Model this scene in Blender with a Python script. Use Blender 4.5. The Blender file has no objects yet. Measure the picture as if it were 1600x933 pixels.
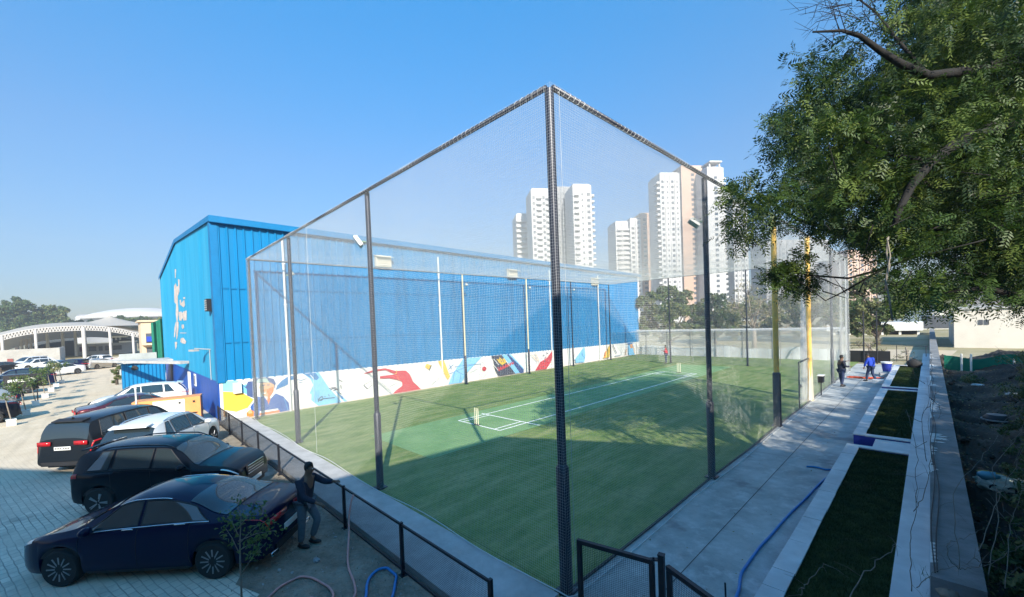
import bpy, bmesh, math, random
import numpy as np
from mathutils import Vector, Matrix
random.seed(7)
rng = np.random.default_rng(7)
scene = bpy.context.scene
COL = scene.collection
R = math.radians

# ------------------------------------------------------------------ camera
CAMC = np.array([4.12853716, -5.05492552, 4.39123723])
YAW, PITCH, ROLL = R(45.5800449), R(1.35069156), R(-2.16226685)
FPX, PX, PY = 640.2209, 800.0, 518.748
_f = np.array([-math.sin(YAW)*math.cos(PITCH), math.cos(YAW)*math.cos(PITCH), -math.sin(PITCH)])
_r = np.array([math.cos(YAW), math.sin(YAW), 0.0])
_u = np.cross(_r, _f)
CR = math.cos(ROLL)*_r + math.sin(ROLL)*_u
CU = -math.sin(ROLL)*_r + math.cos(ROLL)*_u
CF = _f
cam_data = bpy.data.cameras.new('camera')
cam = bpy.data.objects.new('camera', cam_data)
COL.objects.link(cam)
cam.matrix_world = Matrix(((CR[0], CU[0], -CF[0], CAMC[0]), (CR[1], CU[1], -CF[1], CAMC[1]),
                           (CR[2], CU[2], -CF[2], CAMC[2]), (0, 0, 0, 1)))
cam_data.sensor_width = 36.0
cam_data.lens = FPX/1600*36
cam_data.shift_y = (518.748-466.5)/1600
cam_data.clip_start = 0.05
cam_data.clip_end = 6000
scene.camera = cam

# survey helpers: where a sight line of the survey photo meets the ground or a plane (world metres)
def ray(u, v):
    return CF + CR*(u-PX)/FPX - CU*(v-PY)/FPX
def G(u, v, z=0.0):
    d = ray(u, v); t = (z-CAMC[2])/d[2]; return CAMC + t*d
def onx(u, v, x):
    d = ray(u, v); t = (x-CAMC[0])/d[0]; return CAMC + t*d
def ony(u, v, y):
    d = ray(u, v); t = (y-CAMC[1])/d[1]; return CAMC + t*d
def at(u, v, depth):
    return CAMC + ray(u, v)*depth

# ------------------------------------------------------------------ world, sun, exposure
SUN_EL, SUN_DIR = R(28.0), (0.853, -0.5225)
w = bpy.data.worlds.new('World'); scene.world = w; w.use_nodes = True
nt = w.node_tree; nt.nodes.clear()
sky = nt.nodes.new('ShaderNodeTexSky'); sky.sky_type = 'NISHITA'; sky.sun_disc = False
sky.sun_elevation = SUN_EL; sky.sun_rotation = math.atan2(SUN_DIR[0], SUN_DIR[1])
sky.altitude = 200; sky.air_density = 1.25; sky.dust_density = 0.8; sky.ozone_density = 2.5
hs = nt.nodes.new('ShaderNodeHueSaturation'); hs.inputs['Saturation'].default_value = 1.15; hs.inputs['Hue'].default_value = 0.492
hs.inputs['Value'].default_value = 1.0
geo = nt.nodes.new('ShaderNodeTexCoord'); sx = nt.nodes.new('ShaderNodeSeparateXYZ'); nt.links.new(geo.outputs['Generated'], sx.inputs[0])
rp = nt.nodes.new('ShaderNodeValToRGB'); nt.links.new(sx.outputs[2], rp.inputs[0])
rp.color_ramp.elements[0].position = 0.0; rp.color_ramp.elements[0].color = (.29, .295, .38, 1)
rp.color_ramp.elements[1].position = 0.65; rp.color_ramp.elements[1].color = (.0, .645, .92, 1)
e2_ = rp.color_ramp.elements.new(0.95); e2_.color = (.05, .60, .82, 1)
e_ = rp.color_ramp.elements.new(0.35); e_.color = (.29, .465, .62, 1)
tm = nt.nodes.new('ShaderNodeMix'); tm.data_type = 'RGBA'; tm.blend_type = 'MULTIPLY'; tm.inputs[0].default_value = 1.0
bg = nt.nodes.new('ShaderNodeBackground'); bg.inputs['Strength'].default_value = 0.15
out = nt.nodes.new('ShaderNodeOutputWorld')
nt.links.new(sky.outputs[0], hs.inputs['Color']); nt.links.new(hs.outputs[0], tm.inputs[6]); nt.links.new(rp.outputs[0], tm.inputs[7]); nt.links.new(tm.outputs[2], bg.inputs[0]); nt.links.new(bg.outputs[0], out.inputs[0])
sd = bpy.data.lights.new('sun', 'SUN'); sd.energy = 5.0; sd.angle = R(0.53); sd.color = (1.0, 0.91, 0.76)
sun = bpy.data.objects.new('sun', sd); COL.objects.link(sun)
sun.rotation_euler = Vector((-SUN_DIR[0]*math.cos(SUN_EL), -SUN_DIR[1]*math.cos(SUN_EL), -math.sin(SUN_EL))).to_track_quat('-Z', 'Y').to_euler()
vs = scene.view_settings
vs.view_transform = 'Standard'; vs.look = 'None'; vs.exposure = 1.12; vs.gamma = 1.0; vs.use_curve_mapping = False
scene.cycles.max_bounces = 8
scene.cycles.transparent_max_bounces = 24
scene.cycles.volume_bounces = 0
scene.cycles.caustics_reflective = False; scene.cycles.caustics_refractive = False

# ------------------------------------------------------------------ materials
MATS = {}
def mat(name, col, rough=0.7, metal=0.0, spec=0.5, var=0.0, scale=4.0, var2=0.0, bump=0.0, bscale=30.0,
        coat=0.0, alpha=1.0, trans=0.0, emit=None, detail=6, hue=None, sub=None, stretch=None):
    if name in MATS: return MATS[name]
    m = bpy.data.materials.new(name); m.use_nodes = True
    n = m.node_tree.nodes; l = m.node_tree.links
    b = n['Principled BSDF']; o = n['Material Output']
    b.inputs['Roughness'].default_value = rough; b.inputs['Metallic'].default_value = metal
    b.inputs['Specular IOR Level'].default_value = spec
    b.inputs['Coat Weight'].default_value = coat; b.inputs['Coat Roughness'].default_value = 0.025
    b.inputs['Base Color'].default_value = (*col, 1)
    tc = n.new('ShaderNodeTexCoord'); src = tc.outputs['Object']
    if stretch:
        mp = n.new('ShaderNodeMapping'); mp.inputs['Scale'].default_value = stretch; l.new(src, mp.inputs[0]); src = mp.outputs[0]
    if var > 0 or var2 > 0:
        nz = n.new('ShaderNodeTexNoise'); nz.inputs['Scale'].default_value = scale; nz.inputs['Detail'].default_value = detail
        nz.inputs['Roughness'].default_value = 0.62
        l.new(src, nz.inputs['Vector'])
        mr = n.new('ShaderNodeMapRange'); mr.inputs[1].default_value = 0.3; mr.inputs[2].default_value = 0.7
        mr.inputs[3].default_value = 1-var; mr.inputs[4].default_value = 1+var
        l.new(nz.outputs['Fac'], mr.inputs[0])
        mx = n.new('ShaderNodeVectorMath'); mx.operation = 'SCALE'; mx.inputs[0].default_value = col
        l.new(mr.outputs[0], mx.inputs['Scale'])
        last = mx.outputs[0]
        if hue:
            mm = n.new('ShaderNodeMix'); mm.data_type = 'RGBA'; mm.inputs[7].default_value = (*hue, 1)
            nz2 = n.new('ShaderNodeTexNoise'); nz2.inputs['Scale'].default_value = scale*0.35; nz2.inputs['Detail'].default_value = 5
            l.new(src, nz2.inputs['Vector'])
            m2 = n.new('ShaderNodeMapRange'); m2.inputs[1].default_value = 0.42; m2.inputs[2].default_value = 0.68
            l.new(nz2.outputs['Fac'], m2.inputs[0]); l.new(m2.outputs[0], mm.inputs[0]); l.new(last, mm.inputs[6])
            last = mm.outputs[2]
        l.new(last, b.inputs['Base Color'])
    if bump > 0:
        nb = n.new('ShaderNodeTexNoise'); nb.inputs['Scale'].default_value = bscale; nb.inputs['Detail'].default_value = 5
        l.new(src, nb.inputs['Vector'])
        bp = n.new('ShaderNodeBump'); bp.inputs['Strength'].default_value = min(1.0, bump); bp.inputs['Distance'].default_value = 0.02
        l.new(nb.outputs['Fac'], bp.inputs['Height']); l.new(bp.outputs[0], b.inputs['Normal'])
    if alpha < 1:
        b.inputs['Alpha'].default_value = alpha
    if trans > 0:
        tl = n.new('ShaderNodeBsdfTranslucent'); ms = n.new('ShaderNodeMixShader'); ms.inputs[0].default_value = trans
        tl.inputs[0].default_value = (*(sub or col), 1)
        l.new(b.outputs[0], ms.inputs[1]); l.new(tl.outputs[0], ms.inputs[2]); l.new(ms.outputs[0], o.inputs[0])
    if emit:
        b.inputs['Emission Color'].default_value = (*emit, 1); b.inputs['Emission Strength'].default_value = 1
    MATS[name] = m
    return m

M = {}
M['black_metal'] = mat('black_metal', (0.018, 0.02, 0.03), 0.45, 0.3, var=0.25, scale=9)
M['post_paint'] = mat('post_paint', (0.022, 0.026, 0.045), 0.38, 0.2, var=0.2, scale=12)
M['yellow'] = mat('yellow_pad', (0.95, 0.55, 0.05), 0.55, var=0.12, scale=6)
M['net_white'] = mat('net_white', (0.60, 0.62, 0.63), 0.8, spec=0.2)
M['white_paint'] = mat('white_paint', (0.78, 0.78, 0.76), 0.6, var=0.06, scale=5)
M['white_wall'] = mat('white_wall', (0.76, 0.75, 0.74), 0.8, var=0.07, scale=2.2, bump=0.15, bscale=18)
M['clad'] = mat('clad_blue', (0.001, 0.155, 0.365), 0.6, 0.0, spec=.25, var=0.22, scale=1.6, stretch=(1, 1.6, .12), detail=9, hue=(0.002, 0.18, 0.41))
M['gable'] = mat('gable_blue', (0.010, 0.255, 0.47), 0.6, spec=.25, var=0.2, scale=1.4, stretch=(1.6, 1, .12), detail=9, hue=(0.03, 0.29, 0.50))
M['clad_dark'] = mat('clad_deep_blue', (0.004, 0.07, 0.36), 0.55, var=0.15, scale=1.5)
M['clad_trim'] = mat('clad_trim', (0.002, 0.15, 0.36), 0.55, spec=.3, var=0.1, scale=2)
M['glass'] = mat('dark_glass', (0.018, 0.026, 0.030), 0.03, 0.0, spec=0.9, coat=.6)
M['chrome'] = mat('chrome', (0.72, 0.74, 0.78), 0.14, 1.0)
M['rubber'] = mat('rubber', (0.018, 0.018, 0.02), 0.85, var=0.2, scale=20)
M['rim'] = mat('rim_alloy', (0.34, 0.35, 0.38), 0.3, 0.8)
M['rim_dark'] = mat('rim_dark', (0.03, 0.03, 0.035), 0.4, 0.5)
M['black_plastic'] = mat('black_plastic', (0.015, 0.015, 0.018), 0.6)
M['red_lens'] = mat('red_lens', (0.42, 0.012, 0.015), 0.12, spec=0.7)
M['clear_lens'] = mat('clear_lens', (0.62, 0.65, 0.68), 0.1, 0.3, spec=0.7)
M['plate'] = mat('plate_white', (0.75, 0.75, 0.73), 0.5)
M['concrete'] = mat('concrete', (0.30, 0.31, 0.33), 0.85, var=0.28, scale=1.1, bump=0.3, bscale=25, hue=(0.38, 0.39, 0.41), detail=9)
M['wall_top'] = mat('wall_top', (0.20, 0.205, 0.21), 0.85, var=0.3, scale=2.0, bump=0.5, bscale=18, detail=9)
M['concrete_lt'] = mat('concrete_light', (0.42, 0.42, 0.42), 0.85, var=0.2, scale=2.0, bump=0.3, bscale=25, detail=8)
M['tile_white'] = mat('coping_white', (0.60, 0.62, 0.64), 0.65, var=0.15, scale=2.5, bump=0.1, hue=(0.46, 0.48, 0.51), detail=8)
M['deep_blue'] = mat('deep_blue_paint', (0.012, 0.03, 0.28), 0.6, var=0.15, scale=3)
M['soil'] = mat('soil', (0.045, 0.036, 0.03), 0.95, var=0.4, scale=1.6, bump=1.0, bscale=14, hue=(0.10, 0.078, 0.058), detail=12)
M['dirt_orange'] = mat('dirt_orange', (0.47, 0.29, 0.16), 0.95, var=0.25, scale=0.5, bump=0.6, bscale=3)
M['skin'] = mat('skin', (0.16, 0.085, 0.055), 0.6)
M['hair'] = mat('hair', (0.012, 0.011, 0.012), 0.7)
M['navy_cloth'] = mat('navy_cloth', (0.012, 0.016, 0.035), 0.85, var=0.2, scale=18)
M['grey_cloth'] = mat('grey_cloth', (0.10, 0.12, 0.15), 0.85, var=0.15, scale=18)
M['blue_cloth'] = mat('blue_cloth', (0.01, 0.05, 0.45), 0.8, var=0.15, scale=18)
M['red_cloth'] = mat('red_cloth', (0.50, 0.02, 0.04), 0.8, var=0.12, scale=18)
M['jeans'] = mat('jeans', (0.02, 0.035, 0.09), 0.85, var=0.2, scale=18)
M['white_cloth'] = mat('white_cloth', (0.6, 0.6, 0.6), 0.85)
M['pink_hose'] = mat('pink_hose', (0.62, 0.30, 0.28), 0.5, var=0.1)
M['blue_hose'] = mat('blue_hose', (0.015, 0.20, 0.52), 0.45)
M['neem_bark'] = mat('neem_bark', (0.010, 0.009, 0.009), 0.9, var=.3, scale=6, bump=.5)
M['bark'] = mat('bark', (0.07, 0.055, 0.045), 0.9, var=0.35, scale=6, bump=0.7, bscale=20, stretch=(1, 1, .3))
M['bark_pale'] = mat('bark_pale', (0.24, 0.20, 0.16), 0.9, var=0.3, scale=6, bump=0.5)
M['twig'] = mat('twig', (0.22, 0.19, 0.16), 0.85, var=0.2, scale=10)
for i, c in enumerate([(0.022, 0.045, 0.014), (0.05, 0.09, 0.02), (0.105, 0.145, 0.03)]):
    M['neem%d' % i] = mat('neem_leaf_%s' % ['deep', 'mid', 'pale'][i], c, 0.5, spec=0.3, trans=0.2, sub=(c[0]*1.6, c[1]*1.7, c[2]*1.2))
for i, c in enumerate([(0.045, 0.085, 0.035), (0.075, 0.125, 0.045), (0.13, 0.17, 0.06)]):
    M['leaf%d' % i] = mat('leaf_%s' % ['deep', 'mid', 'pale'][i], c, 0.6, spec=0.3, trans=0.25, sub=(c[0]*1.5, c[1]*1.5, c[2]))
for i, c in enumerate([(0.17, 0.18, 0.08), (0.26, 0.245, 0.13), (0.34, 0.30, 0.18)]):
    M['dry%d' % i] = mat('dry_leaf_%s' % ['deep', 'mid', 'pale'][i], c, 0.7, spec=0.2, trans=0.25)
M['green_net'] = mat('green_shade_cloth', (0.01, 0.20, 0.13), 0.8, var=0.25, scale=1.2, trans=0.3)
M['beige'] = mat('beige_render', (0.58, 0.46, 0.33), 0.85, var=0.1, scale=0.8)
M['grey_wall'] = mat('grey_wall', (0.37, 0.36, 0.34), 0.9, var=0.22, scale=0.7, detail=8)
M['tower_white'] = mat('tower_white', (0.55, 0.545, 0.55), 0.8, var=0.04, scale=0.1)
M['tower_grey'] = mat('tower_grey', (0.28, 0.285, 0.30), 0.8, var=0.05, scale=0.1)
M['tower_beige'] = mat('tower_beige', (0.50, 0.35, 0.27), 0.8, var=0.04, scale=0.1)
M['tower_glass'] = mat('tower_glass', (0.09, 0.10, 0.12), 0.25, spec=0.6)
M['canopy_steel'] = mat('canopy_steel', (0.50, 0.48, 0.47), .6)
M['membrane'] = mat('membrane', (0.46, 0.43, 0.39), 0.6, trans=0.15)
M['orange_steel'] = mat('orange_steel', (0.75, 0.31, 0.10), 0.5, var=0.1, scale=2)
M['red_dark'] = mat('maroon_paint', (0.075, 0.012, 0.02), 0.25, 0.3, coat=1.0)
M['red_window'] = mat('red_shutter', (0.22, 0.05, 0.045), 0.7)
M['car_navy'] = mat('car_navy', (0.0015, 0.004, 0.030), 0.35, 0.0, spec=0.2, coat=1.0)
M['car_black'] = mat('car_teal_black', (0.0015, 0.004, 0.010), 0.35, 0.0, spec=.2, coat=1.0)
M['car_grey'] = mat('car_dark_grey', (0.012, 0.015, 0.020), 0.3, 0.1, spec=.3, coat=1.0)
M['car_white'] = mat('car_white', (0.74, 0.75, 0.76), 0.3, coat=0.8)
M['car_silver'] = mat('car_silver', (0.36, 0.37, 0.37), 0.3, 0.6, coat=0.8)
M['lamp_grey'] = mat('lamp_grey', (0.45, 0.46, 0.45), 0.5, 0.3)
M['lamp_glass'] = mat('lamp_glass', (0.62, 0.64, 0.60), 0.2, spec=0.7)
M['lamp_green'] = mat('lamp_green', (0.10, 0.20, 0.14), 0.5)
M['cream'] = mat('cream_plastic', (0.62, 0.58, 0.48), 0.6)
M['sack'] = mat('sack', (0.46, 0.50, 0.44), 0.8, var=0.15, scale=8, bump=0.4)
M['pipe_white'] = mat('pipe_white', (0.72, 0.73, 0.72), 0.45)
M['orange_red'] = mat('orange_red_plastic', (0.65, 0.10, 0.04), 0.5)
M['leaf_litter'] = mat('leaf_litter', (0.16, 0.12, 0.07), 0.9)

for k_ in ('car_navy', 'car_black', 'car_grey'):
    p_ = M[k_].node_tree.nodes['Principled BSDF']; p_.inputs['Coat IOR'].default_value = 1.28; p_.inputs['Specular IOR Level'].default_value = 0.06
def ground_mat(name, builder):
    m = bpy.data.materials.new(name); m.use_nodes = True
    n = m.node_tree.nodes; l = m.node_tree.links
    b = n['Principled BSDF']; b.inputs['Roughness'].default_value = 0.92; b.inputs['Specular IOR Level'].default_value = 0.25
    builder(n, l, b); M[name] = m; return m
def N(n, l, vec, scale, detail=6, rough=0.6, lo=0.35, hi=0.65, a=0.0, c=1.0):
    x = n.new('ShaderNodeTexNoise'); x.inputs['Scale'].default_value = scale; x.inputs['Detail'].default_value = detail
    x.inputs['Roughness'].default_value = rough; l.new(vec, x.inputs['Vector'])
    r = n.new('ShaderNodeMapRange'); r.inputs[1].default_value = lo; r.inputs[2].default_value = hi
    r.inputs[3].default_value = a; r.inputs[4].default_value = c; l.new(x.outputs['Fac'], r.inputs[0]); return r.outputs[0]
def MIX(n, l, fac, a, b):
    x = n.new('ShaderNodeMix'); x.data_type = 'RGBA'
    for s, v in ((x.inputs[6], a), (x.inputs[7], b)):
        if isinstance(v, tuple): s.default_value = (*v, 1)
        else: l.new(v, s)
    if isinstance(fac, float): x.inputs[0].default_value = fac
    else: l.new(fac, x.inputs[0])
    return x.outputs[2]
def MUL(n, l, a, b):
    x = n.new('ShaderNodeMath'); x.operation = 'MULTIPLY'
    for s, v in ((x.inputs[0], a), (x.inputs[1], b)):
        if isinstance(v, (int, float)): s.default_value = v
        else: l.new(v, s)
    return x.outputs[0]
def BUMP(n, l, b, h, strength=0.5, dist=0.02):
    x = n.new('ShaderNodeBump'); x.inputs['Strength'].default_value = strength; x.inputs['Distance'].default_value = dist
    l.new(h, x.inputs['Height']); l.new(x.outputs[0], b.inputs['Normal'])

def b_turf(n, l, b):
    g = n.new('ShaderNodeNewGeometry').outputs['Position']
    mp = n.new('ShaderNodeMapping'); mp.inputs['Rotation'].default_value = (0, 0, R(8)); mp.inputs['Scale'].default_value = (1, 0.22, 1); l.new(g, mp.inputs[0])
    base = MIX(n, l, N(n, l, g, 1.3, 8), (0.125, 0.205, 0.050), (0.21, 0.285, 0.085))
    c = MIX(n, l, N(n, l, mp.outputs[0], 2.2, 6, lo=.42, hi=.66, c=.85), base, (0.36, 0.37, 0.17))
    c = MIX(n, l, N(n, l, g, 7, 9, .75, lo=.45, hi=.6, c=.4), c, (0.075, 0.145, 0.04))
    c = MIX(n, l, N(n, l, g, 40, 4, lo=.4, hi=.7, c=.45), c, (0.13, 0.20, 0.075))
    sm = n.new('ShaderNodeTexBrick'); sm.inputs['Scale'].default_value = 1.0; sm.inputs['Brick Width'].default_value = 60; sm.inputs['Row Height'].default_value = 3.9; sm.inputs['Mortar Size'].default_value = 0.022; sm.inputs['Mortar Smooth'].default_value = 0.6
    l.new(g, sm.inputs['Vector']); c = MIX(n, l, MUL(n, l, sm.outputs['Fac'], 0.45), c, (0.06, 0.10, 0.03))
    l.new(c, b.inputs['Base Color']); BUMP(n, l, b, N(n, l, g, 60, 3), 0.12, 0.01)
ground_mat('turf', b_turf)
def b_mat_green(n, l, b):
    g = n.new('ShaderNodeNewGeometry').outputs['Position']
    c = MIX(n, l, N(n, l, g, 1.1, 7), (0.16, 0.30, 0.125), (0.22, 0.37, 0.165))
    c = MIX(n, l, N(n, l, g, 0.5, 4, lo=.45, hi=.8, c=.5), c, (0.30, 0.42, 0.22))
    l.new(c, b.inputs['Base Color']); BUMP(n, l, b, N(n, l, g, 60, 3), 0.06, 0.006)
ground_mat('pitch_green', b_mat_green)
def b_dark_turf(n, l, b):
    g = n.new('ShaderNodeNewGeometry').outputs['Position']
    c = MIX(n, l, N(n, l, g, 3, 9, .7), (0.020, 0.048, 0.012), (0.07, 0.105, 0.030))
    c = MIX(n, l, N(n, l, g, 1.1, 7, .7, lo=.54, hi=.7, c=.6), c, (0.10, 0.095, 0.045))
    l.new(c, b.inputs['Base Color']); BUMP(n, l, b, N(n, l, g, 90, 4), 0.9, 0.02)
ground_mat('bed_turf', b_dark_turf)
def b_paver(n, l, b):
    g = n.new('ShaderNodeNewGeometry').outputs['Position']
    mp = n.new('ShaderNodeMapping'); mp.inputs['Rotation'].default_value = (0, 0, R(-12)); l.new(g, mp.inputs[0])
    wn = n.new('ShaderNodeTexNoise'); wn.inputs['Scale'].default_value = 1.5; l.new(g, wn.inputs['Vector'])
    va = n.new('ShaderNodeVectorMath'); va.operation = 'MULTIPLY_ADD'; va.inputs[1].default_value = (.08, .08, 0); l.new(wn.outputs['Color'], va.inputs[0]); l.new(mp.outputs[0], va.inputs[2])
    br = n.new('ShaderNodeTexBrick'); br.inputs['Scale'].default_value = 1.0; br.inputs['Brick Width'].default_value = 0.24; br.inputs['Row Height'].default_value = 0.125
    br.inputs['Mortar Size'].default_value = 0.010; br.inputs['Mortar Smooth'].default_value = 0.3; br.inputs['Bias'].default_value = -0.1
    br.inputs['Color1'].default_value = (0.60, 0.54, 0.44, 1); br.inputs['Color2'].default_value = (0.77, 0.69, 0.57, 1); br.inputs['Mortar'].default_value = (0.26, 0.24, 0.21, 1)
    l.new(va.outputs[0], br.inputs['Vector'])
    dust = N(n, l, g, 0.42, 8, 0.68, 0.40, 0.62)
    c = MIX(n, l, MUL(n, l, dust, 0.8), br.outputs['Color'], (0.62, 0.54, 0.44))
    c = MIX(n, l, N(n, l, g, 2.2, 8, 0.7, .5, .75, c=.6), c, (0.34, 0.30, 0.25))
    # sandier away to the far lot
    sp = n.new('ShaderNodeSeparateXYZ'); l.new(g, sp.inputs[0])
    r = n.new('ShaderNodeMapRange'); r.inputs[1].default_value = -12; r.inputs[2].default_value = -21; l.new(sp.outputs[0], r.inputs[0])
    sand = MIX(n, l, N(n, l, g, 0.9, 8, .65), (0.56, 0.46, 0.33), (0.66, 0.56, 0.43))
    tr = n.new('ShaderNodeMapping'); tr.inputs['Scale'].default_value = (0.08, 1.4, 1); tr.inputs['Rotation'].default_value = (0, 0, R(-4)); l.new(g, tr.inputs[0])
    sand = MIX(n, l, N(n, l, tr.outputs[0], 1.2, 6, .6, .5, .75, c=.55), sand, (0.36, 0.30, 0.23))
    c = MIX(n, l, N(n, l, g, 0.9, 6, .65, .58, .68, c=.45), c, (0.22, 0.20, 0.175))
    c = MIX(n, l, r.outputs[0], c, sand)
    l.new(c, b.inputs['Base Color'])
    hb = MIX(n, l, dust, br.outputs['Fac'], (0.5, .5, .5)); 
    iv = n.new('ShaderNodeMath'); iv.operation = 'SUBTRACT'; iv.inputs[0].default_value = 1.0; l.new(br.outputs['Fac'], iv.inputs[1])
    BUMP(n, l, b, iv.outputs[0], 0.5, 0.01)
ground_mat('pavers', b_paver)
def b_dirt(n, l, b):
    g = n.new('ShaderNodeNewGeometry').outputs['Position']
    c = MIX(n, l, N(n, l, g, 1.6, 9, .7), (0.24, 0.205, 0.16), (0.42, 0.37, 0.30))
    c = MIX(n, l, N(n, l, g, 9, 6, .6, .55, .75, c=.7), c, (0.14, 0.12, 0.095))
    l.new(c, b.inputs['Base Color']); BUMP(n, l, b, N(n, l, g, 8, 8), 1.0, 0.05)
ground_mat('bare_dirt', b_dirt)
def b_field(n, l, b):
    g = n.new('ShaderNodeNewGeometry').outputs['Position']
    c = MIX(n, l, N(n, l, g, 0.12, 8, .65), (0.24, 0.22, 0.11), (0.42, 0.36, 0.25))
    c = MIX(n, l, N(n, l, g, 1.2, 6, .6, .5, .8, c=.5), c, (0.14, 0.16, 0.06))
    l.new(c, b.inputs['Base Color'])
ground_mat('dry_field', b_field)
def b_path(n, l, b):
    g = n.new('ShaderNodeNewGeometry').outputs['Position']
    c = MIX(n, l, N(n, l, g, 0.8, 9, .7), (0.28, 0.30, 0.30), (0.50, 0.515, 0.51))
    c = MIX(n, l, N(n, l, g, 2.6, 8, .7, .52, .7, c=.8), c, (0.60, 0.61, 0.61))
    c = MIX(n, l, N(n, l, g, 0.45, 5, .6, .56, .62, c=.8), c, (0.22, 0.225, 0.23))
    l.new(c, b.inputs['Base Color']); b.inputs['Roughness'].default_value = 0.7
    BUMP(n, l, b, N(n, l, g, 20, 6), 0.25, 0.01)
ground_mat('path_concrete', b_path)

# ------------------------------------------------------------------ mesh building
WPOS = {}
class MB:
    def __init__(s): s.v = []; s.f = []; s.m = []; s.nv = 0
    def add(s, V, F, mi=0):
        V = np.asarray(V, float).reshape(-1, 3); b = s.nv
        s.v.append(V); s.nv += len(V)
        for f in F: s.f.append([b+i for i in f]); s.m.append(mi)
        return s
    def box(s, c, size, rz=0.0, mi=0, M3=None):
        x, y, z = [k/2 for k in size]
        V = np.array([[i*x, j*y, k*z] for i in (-1, 1) for j in (-1, 1) for k in (-1, 1)], float)
        if M3 is None:
            cs, sn = math.cos(rz), math.sin(rz); M3 = np.array([[cs, -sn, 0], [sn, cs, 0], [0, 0, 1]])
        V = V @ np.asarray(M3).T + np.asarray(c, float)
        return s.add(V, [(0, 1, 3, 2), (4, 6, 7, 5), (0, 4, 5, 1), (2, 3, 7, 6), (0, 2, 6, 4), (1, 5, 7, 3)], mi)
    def bbox(s, a, b, mi=0):
        a, b = np.array(a, float), np.array(b, float); return s.box((a+b)/2, np.abs(b-a), 0, mi)
    def beam(s, p, q, w, h, mi=0):
        p, q = np.array(p, float), np.array(q, float); d = q-p; L = np.linalg.norm(d); d /= L
        up = np.array([0, 0, 1.]) if abs(d[2]) < .95 else np.array([0, 1., 0]); sx = np.cross(d, up); sx /= np.linalg.norm(sx); uz = np.cross(sx, d)
        return s.box((p+q)/2, (L, w, h), 0, mi, np.array([d, sx, uz]).T)
    def tube(s, path, r, n=8, mi=0, caps=True, closed=False):
        P = np.asarray(path, float); k = len(P); rr = np.broadcast_to(np.asarray(r, float), (k,))
        T = np.gradient(P, axis=0) if k > 2 else np.array([P[1]-P[0]]*2)
        T /= np.linalg.norm(T, axis=1)[:, None]+1e-12
        up = np.array([0, 0, 1.]) if abs(T[0][2]) < .9 else np.array([1., 0, 0])
        a = np.cross(T[0], up); a /= np.linalg.norm(a); V = []
        an = np.linspace(0, 2*np.pi, n, endpoint=False)
        for i in range(k):
            a = a-T[i]*np.dot(a, T[i]); a /= np.linalg.norm(a)+1e-12; b = np.cross(T[i], a)
            V.append(P[i]+rr[i]*(np.cos(an)[:, None]*a+np.sin(an)[:, None]*b))
        F = [(i*n+j, i*n+(j+1) % n, (i+1)*n+(j+1) % n, (i+1)*n+j) for i in range(k-1) for j in range(n)]
        if caps: F += [tuple(range(n-1, -1, -1)), tuple((k-1)*n+j for j in range(n))]
        return s.add(np.concatenate(V), F, mi)
    def cyl(s, p, q, r0, r1=None, n=12, mi=0): return s.tube([p, q], [r0, r0 if r1 is None else r1], n, mi)
    def prism(s, poly, z0, z1, mi=0):
        n = len(poly); V = [(x, y, z0) for x, y in poly]+[(x, y, z1) for x, y in poly]
        F = [tuple(range(n-1, -1, -1)), tuple(range(n, 2*n))]+[(i, (i+1) % n, n+(i+1) % n, n+i) for i in range(n)]
        return s.add(V, F, mi)
    def slab(s, P, off, mi=0):
        """polygon of 3d points thickened by vector off"""
        P = np.asarray(P, float); n = len(P); V = np.concatenate([P, P+np.asarray(off, float)])
        F = [tuple(range(n-1, -1, -1)), tuple(range(n, 2*n))]+[(i, (i+1) % n, n+(i+1) % n, n+i) for i in range(n)]
        return s.add(V, F, mi)
    def lathe(s, prof, c=(0, 0, 0), n=20, mi=0, M3=None):
        V = []
        for r, z in prof:
            for j in range(n):
                a = 2*math.pi*j/n; V.append((r*math.cos(a), r*math.sin(a), z))
        V = np.array(V)
        if M3 is not None: V = V @ np.asarray(M3).T
        V = V+np.asarray(c, float); k = len(prof)
        F = [(i*n+j, i*n+(j+1) % n, (i+1)*n+(j+1) % n, (i+1)*n+j) for i in range(k-1) for j in range(n)]
        F += [tuple(range(n-1, -1, -1)), tuple((k-1)*n+j for j in range(n))]
        return s.add(V, F, mi)
    def ball(s, c, r, n=12, mi=0, jit=0.0):
        r = np.broadcast_to(np.asarray(r, float), (3,)); V = []; k = max(4, n//2+1)
        for i in range(k+1):
            t = math.pi*i/k
            for j in range(n):
                a = 2*math.pi*j/n; q = 1+(random.uniform(-jit, jit) if jit else 0)
                V.append((math.sin(t)*math.cos(a)*q, math.sin(t)*math.sin(a)*q, math.cos(t)*q))
        V = np.array(V)*r+np.asarray(c, float)
        F = [(i*n+j, (i+1)*n+j, (i+1)*n+(j+1) % n, i*n+(j+1) % n) for i in range(k) for j in range(n)]
        return s.add(V, F, mi)
    def grid(s, fn, nu, nv, mi=0, flip=False):
        V = [fn(i/(nu-1), j/(nv-1)) for i in range(nu) for j in range(nv)]
        F = [(i*nv+j, (i+1)*nv+j, (i+1)*nv+j+1, i*nv+j+1) for i in range(nu-1) for j in range(nv-1)]
        if flip: F = [f[::-1] for f in F]
        return s.add(V, F, mi)
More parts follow.
